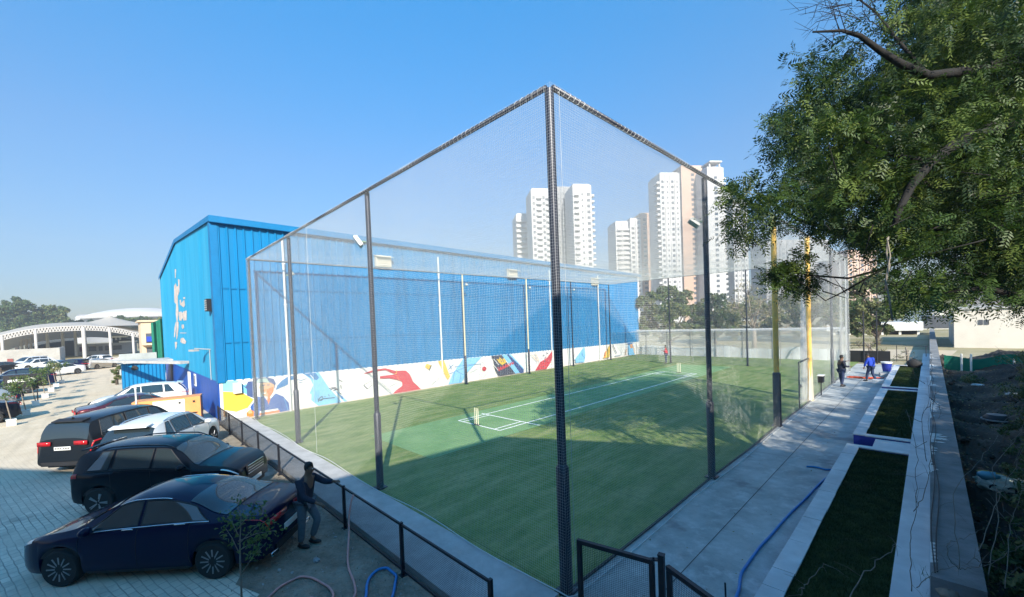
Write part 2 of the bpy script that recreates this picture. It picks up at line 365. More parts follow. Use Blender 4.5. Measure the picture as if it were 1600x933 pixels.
    def build(s, name, mats, parent=None, smooth=False, local=False, origin=None):
        if not s.v: return None
        V = np.concatenate(s.v)
        if parent is not None and not local: off = WPOS[parent.name]
        elif parent is None and not local:
            lo, hi = V.min(0), V.max(0); off = np.array([(lo[0]+hi[0])/2, (lo[1]+hi[1])/2, lo[2]]) if origin is None else np.asarray(origin, float)
        else: off = np.zeros(3)
        me = bpy.data.meshes.new(name); me.from_pydata((V-off).tolist(), [], s.f)
        if not isinstance(mats, (list, tuple)): mats = [mats]
        for mt in mats: me.materials.append(mt)
        if len(mats) > 1: me.polygons.foreach_set('material_index', s.m)
        if smooth: me.polygons.foreach_set('use_smooth', [True]*len(me.polygons))
        me.update()
        if smooth == 'auto':
            try: me.set_sharp_from_angle(angle=R(38))
            except Exception: pass
        o = bpy.data.objects.new(name, me); COL.objects.link(o)
        if parent is not None:
            o.parent = parent; WPOS[o.name] = WPOS[parent.name]
        else:
            o.location = off; WPOS[o.name] = off
        return o

def tag(o, label, cat, group=None, kind=None):
    o['label'] = label; o['category'] = cat
    if group: o['group'] = group
    if kind: o['kind'] = kind
    return o
def thing(name, label, cat, loc=(0, 0, 0), group=None):
    o = bpy.data.objects.new(name, None); COL.objects.link(o); o.location = loc; WPOS[o.name] = np.array(loc, float)
    return tag(o, label, cat, group)
def structure(o): o['kind'] = 'structure'; return o
def copy_tree(o, parent=None, link=None):
    c = o.copy(); COL.objects.link(c)
    if parent is not None: c.parent = parent
    for ch in list(link if link is not None else o.children): copy_tree(ch, c)
    return c
def place(root, x, y, z=0, rz=0, label=None, group=None):
    root.location = (x, y, z); root.rotation_euler = (0, 0, rz)
    if label: root['label'] = label
    if group: root['group'] = group
    return root
def raw_mesh(name, V, F, mats, mi=None, parent=None, off=(0, 0, 0), smooth=False):
    """fast path for leaves and strands: V (n,3), F (m,k) arrays"""
    me = bpy.data.meshes.new(name); V = np.asarray(V, np.float32)-np.asarray(off, np.float32); F = np.asarray(F, np.int32); k = F.shape[1]
    me.vertices.add(len(V)); me.vertices.foreach_set('co', V.ravel())
    me.loops.add(F.size); me.loops.foreach_set('vertex_index', F.ravel())
    me.polygons.add(len(F)); me.polygons.foreach_set('loop_start', np.arange(0, F.size, k, dtype=np.int32))
    for mt in mats: me.materials.append(mt)
    if mi is not None: me.polygons.foreach_set('material_index', np.asarray(mi, np.int32))
    if smooth: me.polygons.foreach_set('use_smooth', np.ones(len(F), bool))
    me.update(calc_edges=True); me.validate()
    o = bpy.data.objects.new(name, me); COL.objects.link(o)
    if parent is not None: o.parent = parent; WPOS[o.name] = WPOS[parent.name]
    else: o.location = off; WPOS[o.name] = np.array(off, float)
    return o
# ------------------------------------------------------------------ ground sheets (each a few mm above the one below)
def sheet(name, poly, z, m, z0=None):
    b = MB(); n = len(poly); b.add([(x, y, z) for x, y in poly], [tuple(range(n))]); o = b.build(name, m, origin=(0, 0, 0)); return structure(o)
sheet('ground', [(-2500, -2500), (2500, -2500), (2500, 2500), (-2500, 2500)], -0.03, M['dry_field'])
sheet('parking_ground', [(-125, -60), (12, -60), (12, -1.42), (-19.9, -1.42), (-19.9, -1.3), (-50, -1.3), (-50, 4), (-125, 14)], 0.0, M['pavers'])
# bare dirt strip beside the wire fence, ragged inner edge
edge = [(-20.0, -1.42), (0.6, -1.42), (0.6, -6.0)]
xs = np.linspace(0.6, -20, 34)
edge += [(x, -3.55-0.35*math.sin(x*1.7)-0.25*math.sin(x*4.1+1)+0.05*x if x > -8 else -2.6-0.3*math.sin(x*1.9)) for x in xs]
sheet('dirt_strip', edge, 0.005, M['bare_dirt'])
W, L, H = 19.51, 32.62, 8.0
structure((lambda b: b.bbox((-20.25, -1.42, -0.02), (0.02, -0.22, 0.12)).build('kerb_strip', M['concrete_lt']))(MB()))
sheet('turf', [(-20.25, -0.22), (0.0, -0.22), (0.0, 40.0), (-20.9, 40.0)], 0.02, M['turf'])
sheet('pitch_mat', [(-11.7, 2.25), (-7.35, 2.25), (-7.35, 31.5), (-11.7, 31.5)], 0.026, M['pitch_green'])
ln = MB(); PX0, PX1, PY0, PY1 = -10.87, -8.11, 6.03, 26.11; lw = 0.085; z = 0.031
def line(p, q, w=lw):
    p, q = np.array(p, float), np.array(q, float); d = (q-p)/np.linalg.norm(q-p); s_ = np.array([-d[1], d[0]])*w/2
    P = [p+s_, q+s_, q-s_, p-s_]; ln.add([(a[0], a[1], line.z) for a in P], [(0, 1, 2, 3)]); line.z += 0.0004
line.z = 0.031
for a, b_ in (((PX0, PY0), (PX0, PY1)), ((PX1, PY0), (PX1, PY1)), ((PX0, PY0), (PX1, PY0)), ((PX0, PY1), (PX1, PY1)),
              ((PX0-.25, PY0+1.6), (PX1+.75, PY0+1.6)), ((PX0-.6, PY1-1.6), (PX1+.75, PY1-1.6)),
              ((PX0+.33, PY0), (PX0+.33, PY0+1.6)), ((PX1-.33, PY0), (PX1-.33, PY0+1.6)), ((PX0+.33, PY1), (PX0+.33, PY1-1.6)), ((PX1-.33, PY1), (PX1-.33, PY1-1.6))): line(a, b_)
structure(ln.build('pitch_lines', mat('line_paint', (0.88, 0.90, 0.86), 0.8)))
# concrete walk beside the cage, with a saw cut joint
wk = MB(); wk.add([(0.0, -0.22, 0.035), (2.5, -0.22, 0.035), (2.5, 37.5, 0.035), (0.0, 37.5, 0.035)], [(0, 1, 2, 3)])
structure(wk.build('walkway', M['path_concrete'], origin=(0, 0, 0)))
wk = MB(); wk.add([(1.13, -0.2, 0.039), (1.145, -0.2, 0.039), (1.145, 37, 0.039), (1.13, 37, 0.039)], [(0, 1, 2, 3)])
for yy in (9.3, 18.2, 27.5): wk.add([(0.02, yy, 0.0395), (2.4, yy+.05, 0.0395), (2.4, yy+.062, 0.0395), (0.02, yy+.012, 0.0395)], [(0, 1, 2, 3)])
structure(wk.build('walkway_joint', mat('joint_dark', (0.06, 0.06, 0.065), 0.9)))
sheet('far_field', [(-25, 42), (40, 42), (80, 150), (-60, 150)], -0.01, M['dry_field'])
sheet('sandy_plot', [(-2, 43), (5, 43), (6, 54), (-2, 54)], 0.0, mat('sand_plot', (0.50, 0.42, 0.31), 0.95, var=0.12, scale=0.6))

# embankment of dark soil on the right of the boundary wall
def hgt_bank(x, y):
    t = min(1, max(0, (x-4.7)/5)); e = 0.18+1.5*t*t*(3-2*t)
    e += 0.25*math.sin(x*1.3+y*.4)*t+0.16*math.sin(y*1.1+x*2.1)+0.09*math.sin(x*4.3+y*3.7)+0.05*math.sin(x*9+y*7)+.03*math.sin(x*21+3*math.sin(y*13))+.025*math.sin(y*27+2*math.sin(x*17))+.015*math.sin(x*47+y*39)
    if y < 3.5: e += (3.5-y)*0.22*min(1, max(0, (x-4.65)/.6))
    if y > 20: e -= (y-20)*0.05*t
    return e
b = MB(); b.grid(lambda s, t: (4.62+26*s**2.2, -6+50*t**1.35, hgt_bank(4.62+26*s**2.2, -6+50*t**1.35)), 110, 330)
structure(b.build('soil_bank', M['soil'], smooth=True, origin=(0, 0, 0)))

# ------------------------------------------------------------------ netted cage
cage = thing('netted_cage', 'tall cricket cage of dark posts hung with fine white netting over green turf', 'sports cage', (-W/2, L/2, 0))
def post(x, y, kind='dark', r=0.065, dz=0.0):
    up = {'dark': M['post_paint'], 'yellow': M['yellow'], 'cream': mat('cream_post', (0.62, 0.56, 0.38), 0.5, var=.1, scale=5)}[kind]
    b = MB(); b.cyl((x, y, 2.05), (x, y, H), r, n=16, mi=0)
    b.lathe([(r*1.0, 2.10), (r*1.45, 2.05), (r*1.45, 0.0)], (x, y, 0), 16, 1)
    if kind == 'dark': b.cyl((x, y, 0.02), (x, y, 0.05), r*2.0, n=12, mi=1)
    else: b.cyl((x, y, 0.02), (x, y, 0.05), r*2.0, n=12, mi=1)
    b.box((x, y, 0.06), (.28, .28, .02), 0, 1)
    return b.build('post', [up, M['post_paint']], cage, smooth='auto')
YB = [0, 6.28, 13.08, 19.17, 25.84, L]
XA = [-6.36, -13.13]
post(0, 0, r=0.072)
post(0, 6.28); post(0, 13.08, 'yellow', r=.095); post(0, 25.84); post(0, L, r=.05)
b = MB(); b.cyl((0, 19.17, 0.02), (0, 19.17, H), 0.105, n=14, mi=0); b.box((0, 19.17, .03), (.3, .3, .03), 0, 0); b.build('post', [M['yellow']], cage, smooth='auto')
for x in XA: post(x, 0)
post(-W, 0, r=.055)
for y, k in ((13.3, 'cream'), (20.0, 'cream'), (26.1, 'dark'), (L, 'dark')): post(-W-0.02, y, k, .055)
for x in (-13.05, -6.5): post(x, L, 'dark', .05)
for p, q in (((-W, 0), (0, 0)), ((0, 0), (0, L)), ((-W, 0), (-W, L)), ((-W, L), (0, L))):
    b = MB(); ex = np.array([.07 if p[0] == 0 and q[0] == 0 else 0, -.07 if p[1] == 0 and q[1] == 0 else 0, 0]); p3, q3 = np.array((*p, H))+ex, np.array((*q, H))+ex; b.cyl(p3, q3, 0.045 if p[1] == 0 or p[0] == 0 else .03, n=10)
    # net lashed round the rail
    d = (q3-p3)/np.linalg.norm(q3-p3); side = np.cross(d, (0, 0, 1)); Lr = np.linalg.norm(q3-p3); o = b.build('top_rail', M['post_paint'], cage, smooth=True)
    if not (p == (-W, 0) and q == (-W, L)) and not (p == (-W, L)):
        turns = int(Lr/0.13); tt = np.linspace(0, 1, turns*5); an = tt*turns*2*math.pi
        rad = 0.052+0.006*np.sin(tt*Lr*3)
        P = p3+tt[:, None]*(q3-p3)+rad[:, None]*(np.cos(an)[:, None]*side+np.sin(an)[:, None]*np.array([0, 0, 1.]))
        b = MB(); b.tube(P, 0.0045, 3); b.build('lashing_cord', M['net_white'], cage)
CELL = 0.045
def net_panel(org, ax, bx, la, lb, r=0.0014, name='net', m=None, sag=0.0, cell=CELL, wob=0.012, bulge=0.0):
    """knotted mesh as real strands (3-sided prisms). org + a*ax + b*bx ; ax,bx unit"""
    org, ax, bx = [np.array(k, float) for k in (org, ax, bx)]; nx = np.cross(ax, bx)
    ang = np.array([0.3, 0.3+2*math.pi/3, 0.3+4*math.pi/3]); Vs = []; Fs = []; base = 0
    def disp(a, b_):
        s = 1-sag*0
        wv = wob*(np.sin(a*1.7+b_*.9)+np.sin(a*.63-b_*1.31+2))
        d = wv+bulge*np.sin(np.pi*a/la)*np.sin(np.pi*b_/lb)
        return d
    for mode in (0, 1):
        n = int((la if mode == 0 else lb)/cell)+1; k = 9 if mode == 0 else 17
        c = np.linspace(0, la if mode == 0 else lb, n); t = np.linspace(0, lb if mode == 0 else la, k)
        Cc, T = np.meshgrid(c, t, indexing='ij'); a, b_ = (Cc, T) if mode == 0 else (T, Cc)
        aj = a+0.006*np.sin(b_*2.3+a*5); bj = b_+0.006*np.sin(a*2.1+b_*4)
        P = org+aj[..., None]*ax+bj[..., None]*bx+disp(a, b_)[..., None]*nx
        if sag: P[..., 2] -= sag*np.sin(np.pi*a/la)*np.sin(np.pi*b_/lb)
        e1 = ax if mode == 0 else bx
        V = P[:, :, None, :]+r*(np.cos(ang)[:, None]*e1+np.sin(ang)[:, None]*nx)
        I = base+np.arange(n*k*3).reshape(n, k, 3)
        for j in range(3):
            j2 = (j+1) % 3
            Fs.append(np.stack([I[:, :-1, j], I[:, :-1, j2], I[:, 1:, j2], I[:, 1:, j]], -1).reshape(-1, 4))
        Vs.append(V.reshape(-1, 3)); base += n*k*3
    o = raw_mesh(name, np.concatenate(Vs), np.concatenate(Fs), [m or M['net_white']], None, cage, WPOS[cage.name])
    return o
net_panel((-W, -0.115, 0.05), (1, 0, 0), (0, 0, 1), W+.115, H-.02, 0.0012)
net_panel((0.115, -.115, 0.05), (0, 1, 0), (0, 0, 1), L+.115, H-.02, 0.0012)
net_panel((-W-0.10, 0, 0.05), (0, 1, 0), (0, 0, 1), L, H-0.05, 0.0010)
net_panel((-W, L+.05, 0.05), (1, 0, 0), (0, 0, 1), W, H-0.05, 0.0012)
net_panel((-W, 0, H-0.02), (1, 0, 0), (0, 1, 0), W, L, 0.0015, sag=0.12)
# bottom hem: weighted rope and a skirt lying on the kerb
hem = MB()
t = np.linspace(0, 1, 60)
hem.tube([(-W*a, -0.22-0.05*math.sin(a*23), 0.15+0.01*math.sin(a*40)) for a in t], 0.009, 6)
hem.tube([(0.19+0.03*math.sin(a*31), L*a, 0.06) for a in t], 0.009, 6)
hem.tube([(0, -0.22, 0.15), (.16, -.16, .1), (0.19, 0, 0.06)], 0.009, 6)
hem.build('hem_rope', M['net_white'], cage)
b = MB(); b.tube([(0.02+.02*math.sin(a*25), -.1+L*a, 0.05) for a in t], 0.03, 6); b.build('bottom_hose_rail', M['black_plastic'], cage)
b = MB(); b.tube([(0.10, 0.12, z_) for z_ in np.linspace(0.05, H, 20)], 0.004, 5); b.build('tie_rope', M['net_white'], cage)
b = MB(); b.tube([(-10.9, -0.08, z_) for z_ in np.linspace(0.1, H, 20)], 0.005, 4); b.build('tie_rope', M['net_white'], cage)
# gathered netting at the yellow post
def folds(x, y, w, h, n, seed, depth=.12, z0=0.05):
    rr = random.Random(seed); ph = [rr.uniform(0, 6) for _ in range(4)]
    def fn(s, t_):
        spread = 0.35+0.65*(1-t_)**2
        off = depth*(math.sin(s*n+ph[0])+.5*math.sin(s*n*2.3+ph[1]))*(.5+.5*(1-t_))
        return (x+off*.6+0.05, y+(s-.5)*w*spread, z0+h*t_)
    return fn
sheer = mat('sheer_net', (0.80, 0.80, 0.80), 0.9, alpha=0.42)
b = MB(); b.grid(folds(-0.15, 18.6, 2.1, 5.2, 26, 3), 60, 14); b.build('gathered_net', mat('sheer_net_fold', (0.74, 0.74, 0.74), 0.9, alpha=0.26), cage, smooth=True)
b = MB(); b.grid(folds(0.0, 19.25, .8, 3.0, 20, 5, .08), 30, 10); b.build('gathered_net', mat('sheer_net_dense', (0.78, 0.72, 0.66), 0.9, alpha=0.7), cage, smooth=True)
b = MB(); b.grid(folds(-0.05, 32.0, 1.1, 8.0, 22, 8, .08), 40, 14); b.build('gathered_net', mat('sheer_net_corner', (0.7, 0.7, 0.7), 0.9, alpha=0.16), cage, smooth=True)
b = MB(); b.grid(folds(-0.05, 29.6, 2.2, 7.6, 22, 11, .08), 40, 14); b.build('gathered_net', mat('sheer_net_thin', (0.74, 0.74, 0.74), 0.9, alpha=0.10), cage, smooth=True)
# access gate frame inside the side net
b = MB()
for yy in (17.0, 19.9): b.box((-0.02, yy, 1.05), (.05, .05, 2.1), 0)
b.box((-0.02, 18.45, 2.1), (.05, 2.95, .05)); b.build('gate_frame', M['black_metal'], cage)
b = MB(); b.box((-.02, 17.2, 1.0), (.06, .25, .12)); b.build('latch', M['black_metal'], cage)

# second, lower net enclosure at the far end
cage2 = thing('practice_net', 'low practice net with white top band and grey posts beyond the cage far end', 'practice net', (-10, 37, 0))
X0, X1, Y0, Y1, H2 = -20.7, -0.9, 33.4, 39.6, 2.9
pm = mat('grey_pole', (0.16, 0.17, 0.18), 0.5)
for x in np.linspace(X0+1.6, X1-.3, 8):
    b = MB(); b.cyl((x, Y1, 0), (x, Y1, H2), .03, n=8); b.build('pole', pm, cage2)
for x in (-17.4, -11.6, -4.5):
    b = MB(); b.cyl((x, Y0+.8, 0), (x, Y0+.8, H2), .022, n=8); b.build('pole', pm, cage2)
b = MB()
def band(s, t_):
    x = X0+(X1-X0)*s; return (x, Y1-.02, H2-.02-.10*t_-.05*math.sin(s*math.pi*7)**2*.5)
b.grid(band, 60, 3); b.tube([(X0, Y1, H2), (X1, Y1, H2)], .022, 6); b.build('top_band', M['white_cloth'], cage2)
sheer2 = mat('sheer_net_far', (0.78, 0.79, 0.79), 0.9, alpha=0.30)
b = MB(); b.add([(X0, Y1+.05, .02), (X1, Y1+.05, .02), (X1, Y1+.05, H2-.05), (X0, Y1+.05, H2-.05)], [(0, 1, 2, 3)])
b.build('back_net', sheer2, cage2)
def roofn(s, t_): return (X0+(X1-X0)*s, Y0+(Y1-Y0)*t_, H2-.12*math.sin(math.pi*t_)-.04*math.sin(s*30)*math.sin(math.pi*t_))
b = MB(); b.grid(roofn, 60, 8); b.build('roof_net', mat('sheer_net_roof', (0.80, 0.80, 0.80), 0.9, alpha=0.25), cage2)
def lowsheet(s, t_): return (X0+1+(X1-X0-1)*s, Y1+.08+.05*math.sin(s*60), .02+(1.0+.10*math.sin(s*17)+.05*math.sin(s*41))*t_)
b = MB(); b.grid(lowsheet, 140, 4); b.build('windbreak_sheet', mat('windbreak_cloth', (0.62, 0.65, 0.68), 0.85, var=.12, scale=1.5), cage2, smooth=True)

# stumps
def wicket(x, y, label):
    t_ = thing('wicket', label, 'wicket', (x, y, 0.03), 'wickets on the pitch')
    for dx in (-.115, 0, .115):
        b = MB(); b.lathe([(.02, 0), (.02, .68), (.012, .71)], (x+dx, y, .055), 10); b.build('stump', mat('stump_cream', (0.72, 0.68, 0.52), 0.5), t_, smooth='auto')
    b = MB(); b.box((x, y, .045), (.34, .1, .03)); b.build('base', M['black_plastic'], t_)
wicket((PX0+PX1)/2-.1, PY0+.02, 'cream cricket stumps at the near end of the pitch, by the two crossing white lines')
wicket((PX0+PX1)/2+.05, PY1-.05, 'cream cricket stumps at the far end of the pitch, near the man in red')

# ------------------------------------------------------------------ floodlights fixed on the posts
def floodlight(x, y, z, yaw, tilt, label, big=True, name='floodlight', lens=None):
    w_, h_ = (0.42, 0.30) if big else (.22, .16)
    t_ = thing(name, label, 'floodlight', (0, 0, 0), 'floodlights on the cage posts')
    RX = Matrix.Rotation(tilt, 3, 'X'); A = np.array(RX)
    b = MB(); b.box((0, -.09, 0), (w_, .05, h_), 0, 0, None)
    b.v[-1] = b.v[-1] @ A.T
    for k in range(7):
        q = MB(); b.box(np.array((-w_/2+.03+k*(w_-.06)/6, -.045, 0)) @ A.T, (.012, .05, h_*.9), 0, 0, A)
    b.build('housing', M['lamp_grey'], t_, local=True)
    for k in (-1, 0, 1):
        b = MB(); b.box(np.array((k*w_*.31, -.118, 0)) @ A.T, (w_*.26, .012, h_*.8), 0, 0, A); b.build('lens', lens or M['lamp_glass'], t_, local=True)
    b = MB(); b.tube([(0, .1, -.05), (0, .0, -.02), (-w_/2-.02, -.08, 0)], .012, 6); b.tube([(0, .0, -.02), (w_/2+.02, -.08, 0)], .012, 6)
    b.box((0, .09, -.05), (.14, .10, .04)); b.build('bracket', M['lamp_green'], t_, local=True)
    t_.location = (x, y, z); t_.rotation_euler = (0, 0, yaw); return t_
fl = at(562, 353, 8.0)
floodlight(-6.55, -0.15, 6.75, R(-25), R(35), 'grey floodlight high on the second dark post from the near corner, left side')
floodlight(-0.18, 6.15, 6.9, R(-60), R(50), 'greenish floodlight high on the dark post in front of the tall towers', lens=M['lamp_green'])
floodlight(-13.3, 0.05, 6.6, R(150), R(-20), 'small floodlight near the top of the third dark post, against the blue cladding', big=False)
for y, wds in ((13.3, 'left cream post by the blue wall'), (20.0, 'right cream post by the blue wall'), (26.1, 'dark post right of the cream posts, by the blue wall')):
    floodlight(-W+.16, y+.15, 7.2, R(100), R(-25), 'small floodlight on the %s' % wds, big=False)

# ------------------------------------------------------------------ wire fence along the car park
fence = thing('wire_fence', 'low black wire mesh fence between the parked cars and the cage', 'fence', (-10, -1.5, 0))
FX = [-0.05, -2.42, -4.92, -7.3, -9.8, -12.25, -14.7, -17.1, -19.6]; FY = -1.55; FH = 0.93
for x in FX:
    b = MB(); b.box((x, FY, FH/2+.01), (.055, .055, FH+.02)); b.box((x, FY, .012), (.12, .12, .016)); b.build('post', M['black_metal'], fence)
for x0, x1 in zip(FX[1:], FX[:-1]):
    b = MB(); b.box(((x0+x1)/2, FY, FH-.02), (x1-x0-.06, .03, .04)); b.box(((x0+x1)/2, FY, .10), (x1-x0-.06, .03, .04)); b.build('rail', M['black_metal'], fence)
def wire_mesh(p, q, z0, z1, cell, r, name, parent, m):
    p, q = np.array(p, float), np.array(q, float); d = q-p; Lr = np.linalg.norm(d); d /= Lr; nn = np.array([-d[1], d[0], 0]); V = []; F = []
    def bar(a, b_, e1, e2):
        i = len(V)
        for c in (a, b_):
            for s1, s2 in ((-1, -1), (1, -1), (0, 1)): V.append(c+e1*r*s1+e2*r*s2)
        for k in range(3): F.append((i+k, i+(k+1) % 3, i+3+(k+1) % 3, i+3+k))
    for s in np.arange(cell/2, Lr, cell): c = p+d*s; bar(c+(0, 0, z0), c+(0, 0, z1), d, nn)
    for zz in np.arange(z0+cell/2, z1, cell): bar(p+(0, 0, zz)+nn*r*1.8, q+(0, 0, zz)+nn*r*1.8, np.array([0, 0, 1.]), nn)
    return raw_mesh(name, np.array(V), np.array(F), [m], None, parent, WPOS[parent.name])
wire = mat('wire_dark', (0.028, 0.034, 0.045), 0.4, 0.5)
for x0, x1 in zip(FX[1:], FX[:-1]): wire_mesh((x0+.03, FY, 0), (x1-.03, FY, 0), .12, FH-.04, .03, .0016, 'wire_mesh', fence, wire)

gate = thing('wire_gate', 'black square-tube gate with wire mesh standing open at the cage corner', 'gate', (1.0, 0, 0))
gz = 1.15
def gpanel(a, b_, nm):
    g = MB(); a = np.array((*a, 0.)); b_ = np.array((*b_, 0.))
    g.beam(a+(0, 0, gz-.03), b_+(0, 0, gz-.03), .06, .06); g.beam(a+(0, 0, .12), b_+(0, 0, .12), .06, .06)
    d = (b_-a)/np.linalg.norm(b_-a)
    g.beam(a+d*.03+(0, 0, .15), a+d*.03+(0, 0, gz-.06), .06, .06); g.beam(b_-d*.03+(0, 0, .15), b_-d*.03+(0, 0, gz-.06), .06, .06)
    g.build(nm, M['black_metal'], gate); wire_mesh(a+d*.06, b_-d*.06, .15, gz-.06, .027, .0017, 'wire_mesh', gate, wire)
gpanel((0.44, -0.25), (1.52, -0.01), 'gate_leaf'); gpanel((1.70, 0.0), (2.75, -0.42), 'side_panel')
b = MB(); b.box((1.61, 0.02, .62), (.075, .075, 1.24), R(10)); b.box((1.61, .02, 1.245), (.085, .085, .012), R(10)); b.build('gate_post', M['black_metal'], gate)
b = MB(); b.box((1.55, .0, gz+.015), (.16, .07, .015), R(40)); b.cyl((1.52, -.02, gz+.0), (1.52, -.02, gz+.04), .015, n=8); b.cyl((1.58, .03, gz+.0), (1.58, .03, gz+.04), .015, n=8); b.build('hasp', M['black_metal'], gate)
b = MB(); b.cyl((2.16, .75, 0.03), (2.15, .75, .75), .012, n=8); tag(b.build('steel_rod', M['black_metal']), 'thin dark steel rod upright in the walkway, just right of the gate', 'rod')

# ------------------------------------------------------------------ raised planting beds and boundary wall
def bed(y0, y1, label, x0=2.36, x1=3.70, h=0.36, front='deep'):
    t_ = thing('planting_bed', label, 'planter', ((x0+x1)/2, (y0+y1)/2, 0), 'turfed planting beds along the wall')
    b = MB(); kw = .26
    b.bbox((x0, y0, 0), (x0+kw, y1, h-.03)); b.bbox((x0+kw, y0, 0), (x1, y0+kw, h-.03)); b.bbox((x0+kw, y1-kw, 0), (x1, y1, h-.03)); b.build('kerb_wall', M['deep_blue'], t_)
    n = max(3, int((y1-y0)/.55)); c = MB(); rr = random.Random(int(y0*7))
    for i in range(n):
        a, e = y0+(y1-y0)*i/n, y0+(y1-y0)*(i+1)/n
        c.bbox((x0-.02, a+.003, h-.03), (x0+kw+.02+rr.uniform(-.006, .006), e-.003, h+rr.uniform(-.004, .004)))
    c.bbox((x0+kw+.02, y0-.02, h-.03), (x1, y0+kw, h)); c.bbox((x0+kw+.02, y1-kw, h-.03), (x1, y1+.02, h)); c.build('coping', M['tile_white'], t_)
    g = MB(); g.bbox((x0+kw, y0+kw, .05), (x1, y1-kw, h-.05)); g.build('turf_fill', M['bed_turf'], t_)
    nb = int(2600*(y1-y0)*1.0*min(1, 12/(y0+4))); P = np.stack([rng.uniform(x0+kw+.02, x1-.02, nb), rng.uniform(y0+kw+.02, y1-kw-.02, nb), np.full(nb, h-.05)], 1)
    a = rng.uniform(0, 2*np.pi, nb); hh = rng.uniform(.02, .045, nb); wv = .004+.00035*P[:, 1]; dx = np.stack([np.cos(a), np.sin(a), 0*a], 1)
    tp = P+np.stack([rng.normal(0, .012, nb), rng.normal(0, .012, nb), hh], 1)
    V = np.stack([P-dx*wv[:, None], P+dx*wv[:, None], tp], 1).reshape(-1, 3)
    raw_mesh('grass_blades', V, np.arange(nb*3).reshape(-1, 3), [M['bed_turf']], None, t_, WPOS[t_.name])['kind'] = 'stuff'
bed(0.6, 10.7, 'nearest turfed planting bed with pale coping, at the bottom right')
bed(12.0, 22.6, 'middle turfed planting bed with a dark blue end wall')
bed(23.3, 34.6, 'farthest turfed planting bed, beside the dark blue bucket')
b = MB(); b.bbox((2.9, 10.74, 0), (3.7, 11.96, .30)); structure(b.build('step_slab', M['tile_white']))

wall = thing('boundary_wall', 'long boundary wall with a white painted face and rough grey top, right of the beds', 'wall', (4.2, 20, 0))
b = MB(); b.bbox((3.702, -1.0, 0), (4.10, 44, .44)); b.build('white_ledge', M['tile_white'], wall)
b = MB(); y = 2.6
while y < 92:
    e = y+6; b.bbox((4.102, y, -1.2), (4.60, e, .80+.012*math.sin(y))); y = e
b.build('wall_body', M['wall_top'], wall)
# paint slopped over the inner edge of the wall top
b = MB(); rr = random.Random(5)
for y in np.arange(3.0, 40, .12):
    if math.sin(y*.9)+.6*math.sin(y*2.3+1) > -.1:
        wd = rr.uniform(.05, .34)*(0.65+.45*math.sin(y*1.3)); z_ = .80+.012*math.sin(2.6+6*int((y-2.6)/6))+.003
        b.add([(4.10, y, z_), (4.10+max(.02, wd), y+.08, z_), (4.10+max(.02, wd)*.8, y+.14, z_), (4.10, y+.125, z_)], [(0, 1, 2, 3)])
b.build('paint_slop', M['white_paint'], wall)
b = MB(); b.bbox((4.095, 2.6, .442), (4.1, 92, .80)); b.build('painted_face', M['tile_white'], wall)
for k in range(2):
    b = MB(); P = [(4.14+.05*k+.03*math.sin(yy*1.1+k), yy, .84+.02*math.sin(yy*2+k)) for yy in np.linspace(2.7, 41, 90)]
    b.tube(P, .008, 5); tag(b.build('cable', M['black_plastic']), ['thin black cable running along the inner edge of the boundary wall top', 'second black cable beside it, slightly further right on the wall top'][k], 'cable')
# ------------------------------------------------------------------ big blue shed
XW, YN, YF = -20.30, -1.35, 40.2
shed = thing('warehouse', 'huge bright blue corrugated warehouse with a painted lower wall beside the cage', 'warehouse', (-34, 20, 0))
def ribbed(P0, P1, zb0, zb1, zt0, zt1, nrm, pitch=0.3, dep=0.035, mats=None, name='cladding', ztf=None):
    P0, P1, nrm = np.array(P0, float), np.array(P1, float), np.array(nrm, float); Lr = np.linalg.norm(P1-P0); d = (P1-P0)/Lr; pts = []
    s = 0
    while s < Lr:
        for ds, h in ((0, 0), (.62*pitch, 0), (.72*pitch, dep), (.88*pitch, dep), (.98*pitch, 0)):
            if s+ds <= Lr: pts.append((s+ds, h))
        s += pitch
    pts.append((Lr, 0)); V = []; F = []
    for s, h in pts:
        t_ = s/Lr; q = P0+d*s+nrm*h
        zt = ztf(s) if ztf else zt0+(zt1-zt0)*t_
        V += [(q[0], q[1], zb0+(zb1-zb0)*t_), (q[0], q[1], zt)]
    for i in range(len(pts)-1): F.append((2*i, 2*i+2, 2*i+3, 2*i+1))
    b = MB(); b.add(V, F); return b.build(name, M['gable'] if 'gable' in name else M['clad'], shed)
ribbed((XW, YN, 0), (XW, YF, 0), 2.02, 1.48, 9.85, 9.3, (1, 0, 0), 0.36, .06, name='side_cladding')
GW = 28.2; XR = XW-GW
def gtop(s): return 9.95+(1.25)*(1-abs(s-GW/2)/(GW/2))
ribbed((XW, YN, 0), (XR, YN, 0), 2.0, 2.0, 0, 0, (0, -1, 0), 0.36, .014, name='gable_cladding', ztf=gtop)
b = MB(); b.slab([(XW-.02, YN+.06, 0.0), (XR, YN+.06, 0), (XR, YN+.06, 9.9), (XR+GW/2, YN+.06, 11.1), (XW-.02, YN+.06, 9.9)], (0, .25, 0)); b.build('gable_core', M['clad_dark'], shed)
b = MB(); b.bbox((XR, YN+.3, 0), (XW-.12, YF-.05, 9.2)); b.build('core', M['clad_dark'], shed)
